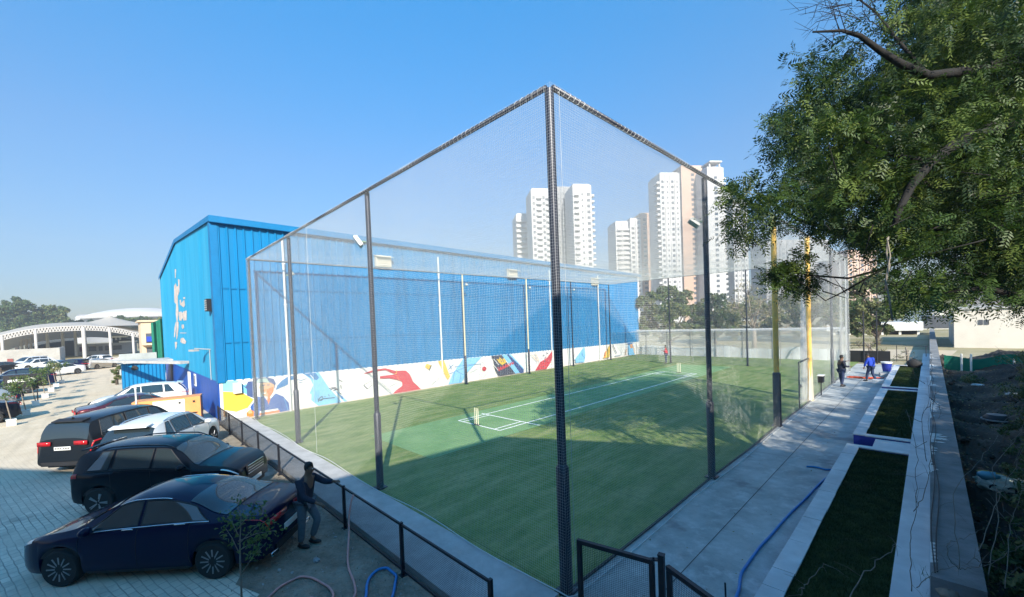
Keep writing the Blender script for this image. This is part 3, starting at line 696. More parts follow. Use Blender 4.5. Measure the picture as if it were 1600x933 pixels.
# roof planes with overhang and fascia
def roofz(x, y):
    s = XW-x; e = (y-YN)/(YF-YN); return gtop(max(-.5, min(GW+.5, s)))+.12-.55*e
b = MB(); xs_ = [XW+.26, XR+GW/2, XR-.06]; V = []
for x in xs_:
    for y in (YN-.07, YF+.3): V += [(x, y, roofz(x, y)), (x, y, roofz(x, y)-.05)]
b.add(V, [(0, 2, 6, 4), (4, 6, 10, 8), (1, 5, 7, 3), (5, 9, 11, 7), (0, 4, 5, 1), (4, 8, 9, 5), (2, 3, 7, 6), (6, 7, 11, 10), (0, 1, 3, 2), (8, 10, 11, 9)]); b.build('roof', M['clad_trim'], shed)
b = MB(); b.slab([(XW+.28, YN-.09, roofz(XW, YN)-.27), (XW+.28, YF+.3, roofz(XW, YF)-.27), (XW+.28, YF+.3, roofz(XW, YF)+.02), (XW+.28, YN-.09, roofz(XW, YN)+.02)], (-.03, 0, 0))
b.slab([(XW+.03, YN-.09, roofz(XW, YN)-.275), (XW+.28, YN-.09, roofz(XW, YN)-.275), (XW+.28, YF+.3, roofz(XW, YF)-.275), (XW+.03, YF+.3, roofz(XW, YF)-.275)], (0, 0, -.02)); b.build('gutter', M['clad_trim'], shed)
b = MB()
for xa, xb in ((XW+.26, XR+GW/2), (XR+GW/2, XR-.06)):
    b.slab([(xa, YN-.10, roofz(xa, YN-.3)+.03), (xb, YN-.10, roofz(xb, YN-.3)+.03), (xb, YN-.10, roofz(xb, YN-.3)-.24), (xa, YN-.10, roofz(xa, YN-.3)-.24)], (0, .02, 0))
b.build('barge_trim', M['clad_trim'], shed)
b = MB(); b.slab([(XW+.06, YN-.06, 1.95), (XW-.42, YN-.06, 1.95), (XW-.42, YN-.06, 10.0), (XW+.06, YN-.06, 10.0)], (0, .03, 0)); b.slab([(XW+.09, YN-.06, 1.95), (XW+.09, YN+.25, 1.95), (XW+.09, YN+.25, 10.0), (XW+.09, YN-.06, 10.0)], (-.03, 0, 0))
b.build('corner_flashing', M['clad_trim'], shed)
b = MB()
for z_ in (3.9, 6.6):
    b.slab([(XW+.064, YN+.3, z_), (XW+.064, YF-.1, z_-.3), (XW+.064, YF-.1, z_-.27), (XW+.064, YN+.3, z_+.03)], (.006, 0, 0))
b.build('sheet_lap', M['clad_trim'], shed)
# lower blue brick band under the gable with openings
b = MB(); b.bbox((XW-.3, YN-.0, 0), (-30.2, YN+.05, 2.0)); b.bbox((-30.2, YN, 1.9), (-47, YN+.05, 2.0)); b.build('lower_wall', M['clad_dark'], shed)
b = MB(); b.bbox((-31.6, YN-.03, 0), (-30.9, YN+.055, 1.85)); b.build('door', M['white_paint'], shed)
b = MB(); b.bbox((-28.6, YN-.04, 1.15), (-27.9, YN+.0, 1.9)); b.build('window', M['white_paint'], shed)
b = MB(); b.bbox((-28.5, YN-.05, 1.25), (-28.0, YN-.041, 1.8)); b.build('window_pane', M['tower_grey'], shed)
b = MB(); b.bbox((XW-.3, YN-.045, 0), (XW+.04, YN-.004, 2.02)); b.build('corner_pier', M['clad_dark'], shed)
# extras on the gable
p = ony(326, 477, YN-.1)
b = MB(); b.box((p[0], YN-.12, p[2]), (.55, .2, .62)); 
for k in range(5): b.box((p[0]-.02, YN-.23, p[2]-.22+k*.11), (.5, .03, .05), 0, 1)
b.build('vent_grille', [M['rim_dark'], M['lamp_grey']], shed)
p = ony(325, 546, YN-.1)
b = MB(); b.tube([(p[0]+.2, YN-.03, p[2]), (p[0]-1.3, YN-.5, p[2]+.05)], .03, 6); b.box((p[0]-1.2, YN-.55, p[2]-.05), (.5, .28, .1), .3, 0); b.tube([(p[0]+.1, YN-.05, p[2]), (p[0]+.1, YN-.05, p[2]-1.6)], .02, 5)
b.build('lamp_bracket', M['lamp_grey'], shed)
# faded scraped marking on the gable
mk = MB()
def on_gable(pts, off):
    Q = [ony(250+u/6.22, 400+v/6.22, YN-.03) for u, v in pts]; mk.slab([(q[0], YN-.018-off, q[2]) for q in Q], (0, .006, 0))
for i, P in enumerate([[(135, 290), (150, 265), (160, 300), (175, 290), (172, 225), (188, 230), (186, 350), (170, 390), (172, 470), (178, 560), (168, 640), (160, 640), (150, 560), (155, 470), (138, 450), (136, 380)],
          [(155, 640), (178, 640), (178, 700), (170, 780), (158, 820), (155, 760), (160, 700)], [(150, 640), (154, 700), (142, 790), (134, 790), (138, 700)],
          [(142, 128), (154, 128), (150, 215), (144, 215)], [(188, 430), (200, 425), (205, 460), (232, 425), (240, 480), (228, 500), (200, 480), (192, 475)], [(222, 405), (240, 398), (242, 415), (228, 420)],
          [(182, 545), (205, 540), (210, 560), (225, 540), (256, 530), (256, 625), (225, 628), (215, 600), (205, 632), (184, 625)],
          [(208, 668), (228, 665), (232, 695), (220, 712), (208, 695)], [(190, 745), (252, 745), (252, 752), (190, 752)], [(200, 800), (225, 795), (252, 830), (245, 855), (215, 850), (196, 835)],
          [(142, 835), (165, 835), (160, 880), (150, 912), (144, 880)]]): on_gable(P, .003*(i % 2))
mk.build('faded_marking', mat('scraped_primer', (0.50, 0.44, 0.41), 0.85, var=.35, scale=2.5, detail=9), shed)
# mural wall
b = MB(); b.slab([(XW+.02, YN, 0), (XW+.02, YF, 0), (XW+.02, YF, 1.50), (XW+.02, YN, 2.04)], (-.12, 0, 0)); b.build('mural_wall', M['white_wall'], shed)
b = MB(); b.bbox((XW+.02, YN, 0), (XW+.10, YF, .06)); b.build('plinth', mat('plinth', (0.55, 0.45, 0.38), .9, var=.15), shed)
mural_cols = {'sky': (0.16, 0.46, 0.70), 'ltblue': (0.20, 0.50, 0.80), 'teal': (0.22, 0.55, 0.62), 'yellow': (0.72, 0.47, 0.06), 'navy': (0.02, 0.06, 0.22), 'dblue': (0.02, 0.17, 0.42),
              'red': (0.52, 0.035, 0.055), 'skin': (0.66, 0.30, 0.12), 'skinl': (0.66, 0.38, 0.20), 'orange': (0.78, 0.20, 0.05), 'white': (0.82, 0.82, 0.82), 'grey': (0.42, 0.44, 0.48), 'dark': (0.05, 0.055, 0.09), 'jersey': (0.03, 0.10, 0.36), 'cap': (0.06, 0.10, 0.25), 'mint': (0.42, 0.55, 0.50)}
mkeys = list(mural_cols); mm = MB(); _off = [0]
def art(frame, pts, col):
    ox, oy, sc = frame; XP = XW+.02
    Q = [onx(ox+u/sc, oy+v/sc, XP) for u, v in pts]; o_ = .002+.0012*_off[0]; _off[0] += 1
    mm.slab([(XP+o_, q[1], max(.065, min(q[2], 2.02-.0130*(q[1]-YN)))) for q in Q], (-.001, 0, 0), mkeys.index(col))
def stroke(frame, pts, w, col):
    for (a, b_), (c, d) in zip(pts[:-1], pts[1:]):
        l_ = math.hypot(c-a, d-b_)+1e-6; nx_, ny_ = -(d-b_)/l_*w/2, (c-a)/l_*w/2
        art(frame, [(a+nx_, b_+ny_), (c+nx_, d+ny_), (c-nx_, d-ny_), (a-nx_, b_-ny_)], col)
F1 = (340, 570, 8.483)
art(F1, [(60, 200), (250, 190), (330, 245), (335, 365), (70, 370)], 'teal')
art(F1, [(70, 355), (320, 368), (480, 460), (400, 570), (250, 625), (80, 600)], 'yellow')
art(F1, [(75, 600), (130, 620), (120, 690), (80, 690)], 'skinl')
art(F1, [(315, 275), (380, 255), (440, 380), (400, 400), (330, 365)], 'sky')
art(F1, [(335, 275), (375, 290), (400, 222), (480, 215), (485, 445), (390, 410), (385, 320)], 'cap')
art(F1, [(500, 180), (540, 155), (650, 148), (740, 185), (772, 245), (752, 320), (700, 245), (520, 240)], 'cap')
art(F1, [(565, 240), (700, 235), (755, 270), (742, 350), (660, 425), (600, 405), (568, 360), (550, 300)], 'skinl')
art(F1, [(640, 330), (735, 290), (742, 350), (700, 470), (675, 530), (655, 470), (670, 400)], 'orange')
art(F1, [(590, 330), (650, 320), (660, 345), (600, 352)], 'skin'); art(F1, [(592, 372), (640, 368), (636, 384), (600, 388)], 'white')
art(F1, [(590, 268), (632, 262), (630, 272), (592, 280)], 'cap'); art(F1, [(650, 262), (690, 262), (690, 272), (652, 274)], 'cap')
art(F1, [(515, 240), (530, 195), (570, 180), (650, 180), (690, 240), (600, 228)], 'mint')
art(F1, [(480, 490), (540, 415), (600, 408), (655, 470), (675, 530), (700, 450), (760, 375), (870, 420), (940, 500), (965, 600), (820, 655), (560, 700), (480, 700), (430, 560)], 'jersey')
art(F1, [(555, 615), (800, 578), (805, 600), (558, 640)], 'white'); art(F1, [(555, 640), (820, 600), (820, 655), (560, 695)], 'orange')
art(F1, [(530, 410), (560, 385), (600, 420), (560, 430)], 'white'); art(F1, [(745, 350), (770, 375), (700, 450), (690, 430)], 'white')
art(F1, [(380, 640), (430, 590), (485, 620), (475, 700), (385, 715)], 'orange'); art(F1, [(400, 610), (440, 585), (460, 640), (410, 650)], 'skinl')
stroke(F1, [(600, 430), (600, 600)], 5, 'white'); stroke(F1, [(880, 440), (930, 600)], 6, 'sky'); stroke(F1, [(830, 470), (870, 620)], 6, 'navy')
art(F1, [(770, 335), (785, 280), (850, 210), (930, 155), (1020, 145), (1035, 190), (950, 205), (925, 265), (830, 305)], 'dblue')
stroke(F1, [(820, 390), (890, 290)], 7, 'grey'); stroke(F1, [(1040, 195), (1110, 205), (1175, 180)], 8, 'dblue'); stroke(F1, [(1075, 230), (1125, 240)], 8, 'dblue')
F2 = (470, 570, 7.62)
art(F2, [(30, 93), (235, 75), (350, 255), (555, 440), (480, 462), (205, 500), (150, 445), (120, 420), (125, 350), (100, 340), (145, 240), (110, 170)], 'ltblue')
art(F2, [(30, 92), (170, 80), (215, 150), (190, 182), (140, 172)], 'dblue')
stroke(F2, [(228, 85), (350, 270), (500, 460)], 30, 'white'); stroke(F2, [(110, 120), (150, 170)], 9, 'white')
for a in (((260, 60), (390, 230)), ((300, 70), (400, 200)), ((500, 250), (560, 230)), ((720, 30), (760, 55)), ((960, 210), (1080, 320)), ((1050, 260), (1150, 210)), ((1340, 120), (1420, 190)), ((1500, 290), (1600, 190)), ((20, 180), (60, 165)), ((0, 215), (20, 210))): stroke(F2, a, 5, 'grey')
for a in (((205, 430), (220, 395), (250, 375), (262, 400), (240, 425), (215, 420)), ((275, 380), (290, 378)), ((325, 350), (335, 375)), ((230, 410), (330, 395), (400, 390)), ((330, 280), (380, 270), (440, 300)), ((345, 300), (410, 265)), ((380, 310), (430, 280)), ((450, 180), (490, 200)), ((470, 240), (475, 285)), ((450, 330), (480, 350)), ((465, 360), (495, 400)), ((200, 400), (205, 440))): stroke(F2, a, 9, 'dark')
art(F2, [(455, 350), (500, 380), (500, 410), (470, 400)], 'dblue')
for k in range(4): stroke(F2, [(170+k*14, 300), (150+k*16, 440)], 3, 'sky')
art(F2, [(735, 104), (860, 60), (1000, 40), (1120, 72), (1240, 68), (1290, 110), (1330, 200), (1425, 295), (1090, 354), (1120, 310), (1200, 250), (1200, 205), (1170, 185), (1050, 160), (935, 165), (935, 135), (1120, 115), (1000, 62), (870, 78), (790, 104)], 'red')
stroke(F2, [(1135, 60), (1130, 105), (1110, 108)], 7, 'yellow'); stroke(F2, [(1140, 130), (1165, 185)], 5, 'orange')
stroke(F2, [(740, 240), (785, 285)], 10, 'dark'); stroke(F2, [(740, 240), (820, 195), (845, 235), (785, 285)], 4, 'dark'); stroke(F2, [(790, 225), (800, 245)], 5, 'grey')
F3 = (640, 540, 7.27)
art(F3, [(165, 240), (185, 205), (240, 222), (215, 275)], 'yellow'); stroke(F3, [(240, 222), (215, 278)], 10, 'dark'); stroke(F3, [(195, 235), (200, 245)], 9, 'orange')
art(F3, [(312, 152), (382, 148), (450, 350), (425, 392), (360, 270)], 'yellow')
art(F3, [(430, 440), (480, 320), (600, 145), (810, 100), (650, 300), (580, 420)], 'ltblue')
for a in (((500, 240), (800, 205)), ((440, 320), (640, 240), (720, 215)), ((500, 300), (480, 420)), ((570, 330), (560, 430)), ((440, 210), (470, 270)), ((430, 270), (490, 210)), ((520, 280), (545, 300), (600, 330))): stroke(F3, a, 5, 'dblue')
for a in (((800, 200), (780, 380)), ((820, 300), (800, 380)), ((880, 300), (820, 370)), ((680, 300), (760, 265)), ((810, 180), (850, 220)), ((215, 480), (360, 330)), ((20, 350), (100, 410)), ((1340, 80), (1440, 200)), ((1400, 90), (1460, 190))): stroke(F3, a, 4, 'grey')
art(F3, [(838+24*math.cos(k*.7), 262+26*math.sin(k*.7)) for k in range(9)], 'red')
art(F3, [(915, 92), (1035, 78), (1190, 318), (1000, 347), (960, 270), (940, 160)], 'dark')
art(F3, [(1035, 78), (1092, 72), (1240, 308), (1190, 318)], 'ltblue'); art(F3, [(1090, 74), (1118, 72), (1285, 265), (1285, 310), (1245, 312)], 'navy'); art(F3, [(1110, 72), (1135, 70), (1282, 255), (1285, 270)], 'ltblue')
art(F3, [(975, 150), (1005, 160), (1010, 130), (1040, 160), (1060, 140), (1095, 185), (1040, 222), (1005, 195)], 'yellow')
stroke(F3, [(1020, 155), (1035, 190)], 6, 'dark'); stroke(F3, [(1045, 160), (1055, 190)], 6, 'dark')
for k in range(6): stroke(F3, [(990+k*30, 245-k*12), (1005+k*30, 290-k*15), (1020+k*28, 240-k*11), (1025+k*28, 275-k*13)], 9, 'red')
for a in (((940, 150), (1000, 220)), ((940, 220), (990, 280)), ((1080, 170), (1120, 230))): stroke(F3, a, 6, 'white')
F4 = (820, 520, 8.42)
art(F4, [(120, 495), (185, 385), (280, 325), (345, 235), (350, 300), (325, 390), (268, 478)], 'red')
for a in (((45, 230), (150, 370)), ((120, 260), (170, 370))): stroke(F4, a, 6, 'skinl')
for a in (((225, 290), (240, 300)), ((270, 260), (285, 275)), ((250, 320), (262, 325)), ((215, 240), (230, 240)), ((225, 440), (235, 450)), ((250, 360), (240, 385))): stroke(F4, a, 12, 'dark')
art(F4, [(650, 395), (655, 340), (770, 185), (780, 300), (765, 385)], 'ltblue'); stroke(F4, [(640, 360), (760, 190)], 10, 'teal'); stroke(F4, [(735, 270), (740, 300), (770, 325), (760, 345)], 6, 'dblue')
art(F4, [(1015, 335), (1100, 140), (1112, 145), (1095, 325)], 'yellow'); stroke(F4, [(1030, 330), (1050, 240)], 10, 'orange')
stroke(F4, [(1140, 150), (1190, 270)], 8, 'dark'); stroke(F4, [(1170, 305), (1250, 290)], 14, 'grey')
art(F4, [(1345, 165), (1410, 155), (1430, 290), (1350, 295)], 'ltblue'); art(F4, [(1365, 150), (1400, 150), (1405, 200), (1370, 205)], 'skin'); art(F4, [(1320, 90), (1360, 70), (1420, 130), (1360, 155)], 'dblue'); stroke(F4, [(1410, 180), (1425, 270)], 10, 'skinl'); stroke(F4, [(1320, 210), (1310, 290)], 9, 'skinl')
mm.build('mural_art', [mat('mural_'+k, mural_cols[k], .75, var=.08, scale=3) for k in mkeys], shed)
q0, q1 = onx(364, 599, XW+.1), onx(377, 613.5, XW+.1)
b = MB(); b.bbox((XW+.03, q0[1], q1[2]), (XW+.22, q1[1], q0[2])); b.build('meter_box', M['white_paint'], shed)
b = MB(); b.bbox((XW+.005, YN-.012, 1.2), (XW+.03, YN+.15, 2.0)); 
# downpipes
for y in (1.75, 11.7, 23.8, 31.6):
    b = MB(); b.cyl((XW+.13, y, .03), (XW+.13, y, 9.35-.013*y), .055, n=10)
    for z_ in (1.0, 3.4, 5.8, 8.0): b.box((XW+.12, y, z_), (.16, .15, .04))
    b.build('downpipe', M['pipe_white'], shed, smooth='auto')
for y in (7.5, 19.0, 31.0):
    p_z = 8.55-.012*y+.1
    b = MB(); b.bbox((XW+.04, y-.5, p_z-.35), (XW+.30, y+.5, p_z+.35)); b.slab([(XW+.04, y-.55, p_z+.36), (XW+.55, y-.55, p_z+.22), (XW+.55, y+.55, p_z+.22), (XW+.04, y+.55, p_z+.36)], (0, 0, .03))
    for k in range(4): b.bbox((XW+.30, y-.42, p_z-.28+k*.14), (XW+.34, y+.42, p_z-.22+k*.14))
    b.build('exhaust_cowl', M['cream'], shed)

# neighbouring flat-roofed block behind the viewpoint: only its shadow is in the picture
bh = 9.0; off = np.array([SUN_DIR[0], SUN_DIR[1]])*bh/math.tan(SUN_EL)
def up(x, y): return (x+off[0], y+off[1])
poly = [up(-8.0, -0.6), up(-15.9, -6.1), up(-23.0, -11.2), up(-18, -30), up(25, -30), up(25, 0), up(-2.0, 8.5), up(-7.55, 5.5)]
b = MB(); b.prism(poly, 0, bh); tag(b.build('flat_roofed_building', M['grey_wall']), 'flat-roofed block outside the picture whose straight-edged shadow crosses cars and turf', 'building')
# ------------------------------------------------------------------ vehicles
def pchip(xs, ys):
    xs, ys = np.array(xs, float), np.array(ys, float); h = np.diff(xs); dl = np.diff(ys)/h; m = np.zeros(len(xs))
    for i in range(1, len(xs)-1):
        if dl[i-1]*dl[i] > 0: w1, w2 = 2*h[i]+h[i-1], h[i]+2*h[i-1]; m[i] = (w1+w2)/(w1/dl[i-1]+w2/dl[i])
    m[0], m[-1] = dl[0], dl[-1]
    def f(x):
        x = min(max(x, xs[0]), xs[-1]); i = min(len(h)-1, max(0, int(np.searchsorted(xs, x)-1))); t = (x-xs[i])/h[i]
        return (ys[i]*(1+2*t)*(1-t)**2+m[i]*h[i]*t*(1-t)**2+ys[i+1]*t*t*(3-2*t)+m[i+1]*h[i]*t*t*(t-1))
    return f
class Body:
    def __init__(s, S):
        s.S = S; Lc = S['L']; s.x0, s.x1 = -Lc/2, Lc/2
        s.top = pchip(*zip(*S['top'])); s.belt = pchip(*zip(*S['belt'])); s.hw = pchip(*zip(*S['hw']))
        s.lo = pchip(*zip(*S.get('lo', [(s.x0, .34), (s.x0+.25, .24), (s.x1-.3, .22), (s.x1, .28)])))
    def low(s, x):
        z = s.lo(x)
        for wx in s.S['wheels']:
            d = abs(x-wx); ra = s.S['wr']+.055
            if d < ra: z = max(z, s.S['wr']+math.sqrt(ra*ra-d*d)-.0)
        return z
    def ctrl(s, x):
        top, zb, hw = s.top(x), s.belt(x), s.hw(x); zb = min(zb, top-.03); hc = top-zb; zl = min(s.low(x), zb-.10)
        tum = s.S.get('tum', .42); hr = max(.3, hw*.965-tum*hc) if hc > .12 else hw*.965-tum*hc-.06*(1-hc/.12)
        zr = top-min(.075, hc*.35); ar = (zl-.22)
        return [(hw*.955, zl), (hw*1.0, zl+.22*(zb-zl)), (hw*1.005, zl+.62*(zb-zl)), (hw*.985, zb-.02), (hw*.955, zb+.012), (hr, zr), (hr*.62, top-.018), (0, top)]
    def pt(s, x, v, side=1, off=0.0):
        """v: 0 sill .. 4 belt .. 5 roof edge .. 7 centre"""
        c = s.ctrl(x); i = min(6, int(v)); t = v-i
        if i == 4: y, z = [c[4][k]+(c[5][k]-c[4][k])*t for k in (0, 1)]; 
        else:
            p0 = c[max(0, i-1)] if i not in (0, 5) else c[i]; p1, p2 = c[i], c[i+1]; p3 = c[min(7, i+2)] if i not in (3,) else c[i+1]
            if i == 6: p3 = (-c[6][0], c[6][1])
            y, z = [.5*((2*p1[k])+(-p0[k]+p2[k])*t+(2*p0[k]-5*p1[k]+4*p2[k]-p3[k])*t*t+(-p0[k]+3*p1[k]-3*p2[k]+p3[k])*t**3) for k in (0, 1)]
        P = np.array([x, side*y, z])
        if off:
            e = .01; a = s.pt(min(s.x1, x+e), v, side)-s.pt(max(s.x0, x-e), v, side); b_ = s.pt(x, min(7, v+.03), side)-s.pt(x, max(0, v-.03), side)
            if v > 6.9: b_ = np.array([0, -side*1., 0])
            n = -np.cross(a, b_)*side; n /= np.linalg.norm(n)+1e-9; P = P+n*off
        return P
    def mesh(s):
        st = set(np.linspace(s.x0, s.x1, 54)); 
        for k in (.005, .01, .02, .03, .045, .06, .08, .1, .12, .15, .18, .21, .25, .3, .35, .42): st.add(s.x0+k); st.add(s.x1-k)
        for wx in s.S['wheels']:
            for a in np.linspace(0, math.pi, 19): st.add(wx+(s.S['wr']+.055)*math.cos(a)*.999)
            st.add(wx+(s.S['wr']+.06)); st.add(wx-(s.S['wr']+.06))
        for k in s.S.get('extra', []): st.add(k)
        xs = sorted(x for x in st if s.x0 <= x <= s.x1); vs = [0, .25, .5, 1, 1.5, 2, 2.5, 3, 3.4, 3.8, 4, 4.25, 4.5, 4.75, 5, 5.25, 5.5, 6, 6.5, 7]
        prof = vs+vs[-2::-1]; n = len(prof); V = []
        for x in xs:
            for k, v in enumerate(prof): V.append(s.pt(x, v, 1 if k < len(vs) else -1))
        F = [(i*n+j, i*n+j+1, (i+1)*n+j+1, (i+1)*n+j) for i in range(len(xs)-1) for j in range(n-1)]
        F = [f[::-1] for f in F]
        F += [tuple(range(n)), tuple((len(xs)-1)*n+j for j in range(n-1, -1, -1))]
        b = MB(); b.add(V, F); return b
    def patch(s, b, xa, xb, v0, v1, side, off=.004, nu=12, nv=6, xa2=None, xb2=None, mi=0, rnd=0.0):
        """quad patch: bottom edge xa..xb at v0, top edge xa2..xb2 at v1"""
        xa2 = xa if xa2 is None else xa2; xb2 = xb if xb2 is None else xb2
        def fn(i, j):
            a = xa+(xa2-xa)*j; c = xb+(xb2-xb)*j; return s.pt(a+(c-a)*i, v0+(v1-v0)*j, side, off)
        b.grid(fn, nu, nv, mi, flip=(side > 0)); return b
def wheel_geo(wr, spokes=10, dark=False):
    t = MB(); t.lathe([(wr*.66, -.10), (wr*.93, -.105), (wr, -.075), (wr, .075), (wr*.93, .105), (wr*.66, .10)], n=32, M3=[[1, 0, 0], [0, 0, 1], [0, -1, 0]])
    r = MB(); A = np.array([[1, 0, 0], [0, 0, 1], [0, -1, 0]])
    r.lathe([(wr*.60, .04), (wr*.69, .108), (wr*.70, .095), (wr*.67, .02)], n=32, M3=A, mi=0)
    r.lathe([(.001, .055), (wr*.62, .05), (wr*.64, .02)], n=28, M3=A, mi=1)
    for k in range(spokes):
        a = 2*math.pi*k/spokes
        for da in ((-.09, .09) if spokes <= 5 else (0,)):
            c, sn = math.cos(a+da), math.sin(a+da); r.beam(np.array([c*wr*.1, -.085, sn*wr*.1]), np.array([c*wr*.66, -.098, sn*wr*.66]), wr*(.075 if spokes > 5 else .12), .022, 0)
    r.lathe([(wr*.14, .02), (wr*.14, .102), (wr*.08, .108)], n=14, M3=A, mi=0)
    return t, r
# note: the wheel's outer face points to -y
def car(S, label, group=None, cat='car', name='parked_car', detail=True):
    B = Body(S); root = thing(name, label, cat, (0, 0, 0), group); paint = S['paint']
    o = B.mesh().build('body', paint, root, smooth='auto', local=True)
    hwm = max(h for _, h in S['hw'])
    b = MB(); b.bbox((B.x0+.18, -hwm+.24, .2), (B.x1-.18, hwm-.24, .72)); 
    for wx in S['wheels']: b.bbox((wx-S['wr']-.03, -hwm+.05, .5), (wx+S['wr']+.03, hwm-.05, .66+.02))
    b.bbox((S['wheels'][1]+.45, -hwm+.05, .2), (S['wheels'][0]-.45, hwm-.05, .4)); b.build('underbody', M['black_plastic'], root, local=True)
    b = MB(); b.box((B.x0+.9, 0, .2), (.1, .1, .1))
    # wheels
    t, r = wheel_geo(S['wr'], S.get('spokes', 10))
    tv, rv = None, None
    for wx in S['wheels']:
        for sd_ in (1, -1):
            if tv is None:
                tyre = t.build('wheel', M['rubber'], root, smooth='auto', local=True); rim = r.build('rim', [M['rim'], M['rim_dark']], tyre, local=True); tv, rv = tyre.data, rim.data; T_, R_ = tyre, rim
            else:
                T_ = bpy.data.objects.new('wheel', tv); COL.objects.link(T_); T_.parent = root; R_ = bpy.data.objects.new('rim', rv); COL.objects.link(R_); R_.parent = T_
            T_.location = (wx, sd_*(hwm-.105), S['wr']); T_.rotation_euler = (0, 0, math.pi if sd_ > 0 else 0)
    # glass
    def add(nm, m, fn, smooth=True, **k):
        q = MB(); fn(q); return q.build(nm, m, root, smooth=smooth, local=True)
    for sd_ in (1, -1):
        for nm, (xa, xb, xa2, xb2) in S['side_win']:
            add(nm, M['glass'], lambda q: B.patch(q, xa, xb, 4.12, 4.93, sd_, .007, 16, 5, xa2, xb2))
    def wind(q, xa, xb, edge=.14, w0=5.06, n=14):
        for sd_ in (1, -1): B.patch(q, xa, xb, w0, 7, sd_, .012, n, 8)
    add('windscreen', M['glass'], lambda q: wind(q, *S['wind']))
    add('rear_window', M['glass'], lambda q: wind(q, *S['rearwin'], w0=S.get('rw0', 5.1)))
    for sd_ in (1, -1):
        for nm, (xa, xb, xa2, xb2) in S['side_win']:
            def gk(q):
                o_ = .008; q.tube([B.pt(xa+(xb-xa)*t, 4.12, sd_, o_) for t in np.linspace(0, 1, 8)]+[B.pt(xb+(xb2-xb)*t, 4.12+.81*t, sd_, o_) for t in np.linspace(0, 1, 6)]+[B.pt(xb2+(xa2-xb2)*t, 4.93, sd_, o_) for t in np.linspace(0, 1, 8)]+[B.pt(xa2+(xa-xa2)*t, 4.93-.81*t, sd_, o_) for t in np.linspace(0, 1, 6)], .011, 4)
            add('window_gasket', M['black_plastic'], gk, False)
    if S.get('frame', True):
        for sd_ in (1, -1):
            x_a, x_b = S['side_win'][0][1][1], S['side_win'][-1][1][0]
            add('window_trim', M['chrome'] if S.get('chrome') else M['black_plastic'], lambda q: q.tube([B.pt(x, 4.06, sd_, .008) for x in np.linspace(x_a+.05, x_b, 20)], .011, 5))
            if S.get('chrome'): add('window_trim', M['chrome'], lambda q: q.tube([B.pt(x, 4.99, sd_, .006) for x in np.linspace(S['side_win'][0][1][3]-.9, S['side_win'][0][1][3]+.02, 12)], .010, 5))
    # seams
    if detail:
        for sd_ in (1, -1):
            for xs_ in S['seams']: add('door_seam', M['black_plastic'], lambda q: q.tube([B.pt(xs_+.03*math.sin(v), v, sd_, .0) for v in np.linspace(.7, 4.0, 12)], .005, 4))
            for hx in S['handles']:
                add('door_handle', M['chrome'] if S.get('chrome') else paint, lambda q: q.tube([B.pt(hx+dx, 3.42, sd_, o_) for dx, o_ in ((-.1, .004), (-.08, .028), (.08, .028), (.1, .004))], .012, 6))
            P = B.pt(S['mirror'], 4.1, sd_, 0)
            def mir(q): q.ball(P+np.array([0.0, sd_*.13, .06]), (.07, .12, .075), 12); q.tube([P, P+np.array([0, sd_*.08, .03])], .025, 6)
            add('mirror', S.get('mirror_mat', paint), mir)
            add('sill', M['black_plastic'], lambda q: B.patch(q, S['wheels'][1]+.42, S['wheels'][0]-.42, .02, .32, sd_, .006, 12, 3))
    # lamps
    for sd_ in (1, -1):
        for (xa, xb, v0, v1) in S['head']: add('headlight', M['clear_lens'], lambda q: B.patch(q, xa, xb, v0, v1, sd_, .008, 8, 5))
        for (xa, xb, v0, v1) in S['tail']: add('taillight', M['red_lens'], lambda q: B.patch(q, xa, xb, v0, v1, sd_, .010, 8, 5))
        for (z_, w_, h_, y_) in S.get('tail_face', []): add('taillight', M['red_lens'], lambda q: q.box((B.x0-.012+S.get('tfx', 0), sd_*y_, z_), (.03, w_, h_)))
    fw = B.hw(B.x1); rw = B.hw(B.x0)
    add('grille', M['black_plastic'], lambda q: [q.box((B.x1+.004, 0, S.get('gz', .58)), (.03, fw*1.25, S.get('gh', .22))), q.box((B.x1+.002, 0, .33), (.03, fw*1.3, .12))], False)
    if S.get('chrome') or S.get('grille_bars'): add('grille_bar', M['chrome'], lambda q: [q.box((B.x1+.024, 0, S.get('gz', .58)-.08+.07*k), (.012, fw*1.2, .014)) for k in range(4)], False)
    add('bumper', M['black_plastic'], lambda q: q.box((B.x0-.004, 0, .36), (.05, rw*1.7, .13)), False)
    add('number_plate', M['plate'], lambda q: q.box((B.x0-.02, 0, S.get('pz', .78)), (.02, .50, .11)), False); add('number_plate', M['plate'], lambda q: q.box((B.x1+.025, 0, .42), (.02, .48, .1)), False)
    if S.get('rails'):
        for sd_ in (1, -1):
            xa, xb = S['rails']
            add('roof_rail', S.get('rail_mat', M['black_plastic']), lambda q: q.tube([B.pt(x, 5.15, sd_, .045*min(1, 6*min(k, 1-k)+.15)) for k, x in zip(np.linspace(0, 1, 14), np.linspace(xa, xb, 14))], .018, 6))
    if S.get('spoiler'):
        xs_, z_, wd = S['spoiler']
        add('spoiler', S.get('spoiler_mat', paint), lambda q: q.slab([(xs_+.28, -wd, z_+.02), (xs_, -wd*.96, z_-.03), (xs_-.03, 0, z_-.02), (xs_, wd*.96, z_-.03), (xs_+.28, wd, z_+.02)], (0, 0, .03)), False)
    if S.get('exhaust'):
        for sd_ in (1, -1): add('exhaust_trim', M['chrome'], lambda q: q.tube([(B.x0-.03, sd_*.62+a, .30+c) for a, c in ((-.11, -.035), (.11, -.02), (.12, .04), (-.09, .03), (-.11, -.035))], .012, 5))
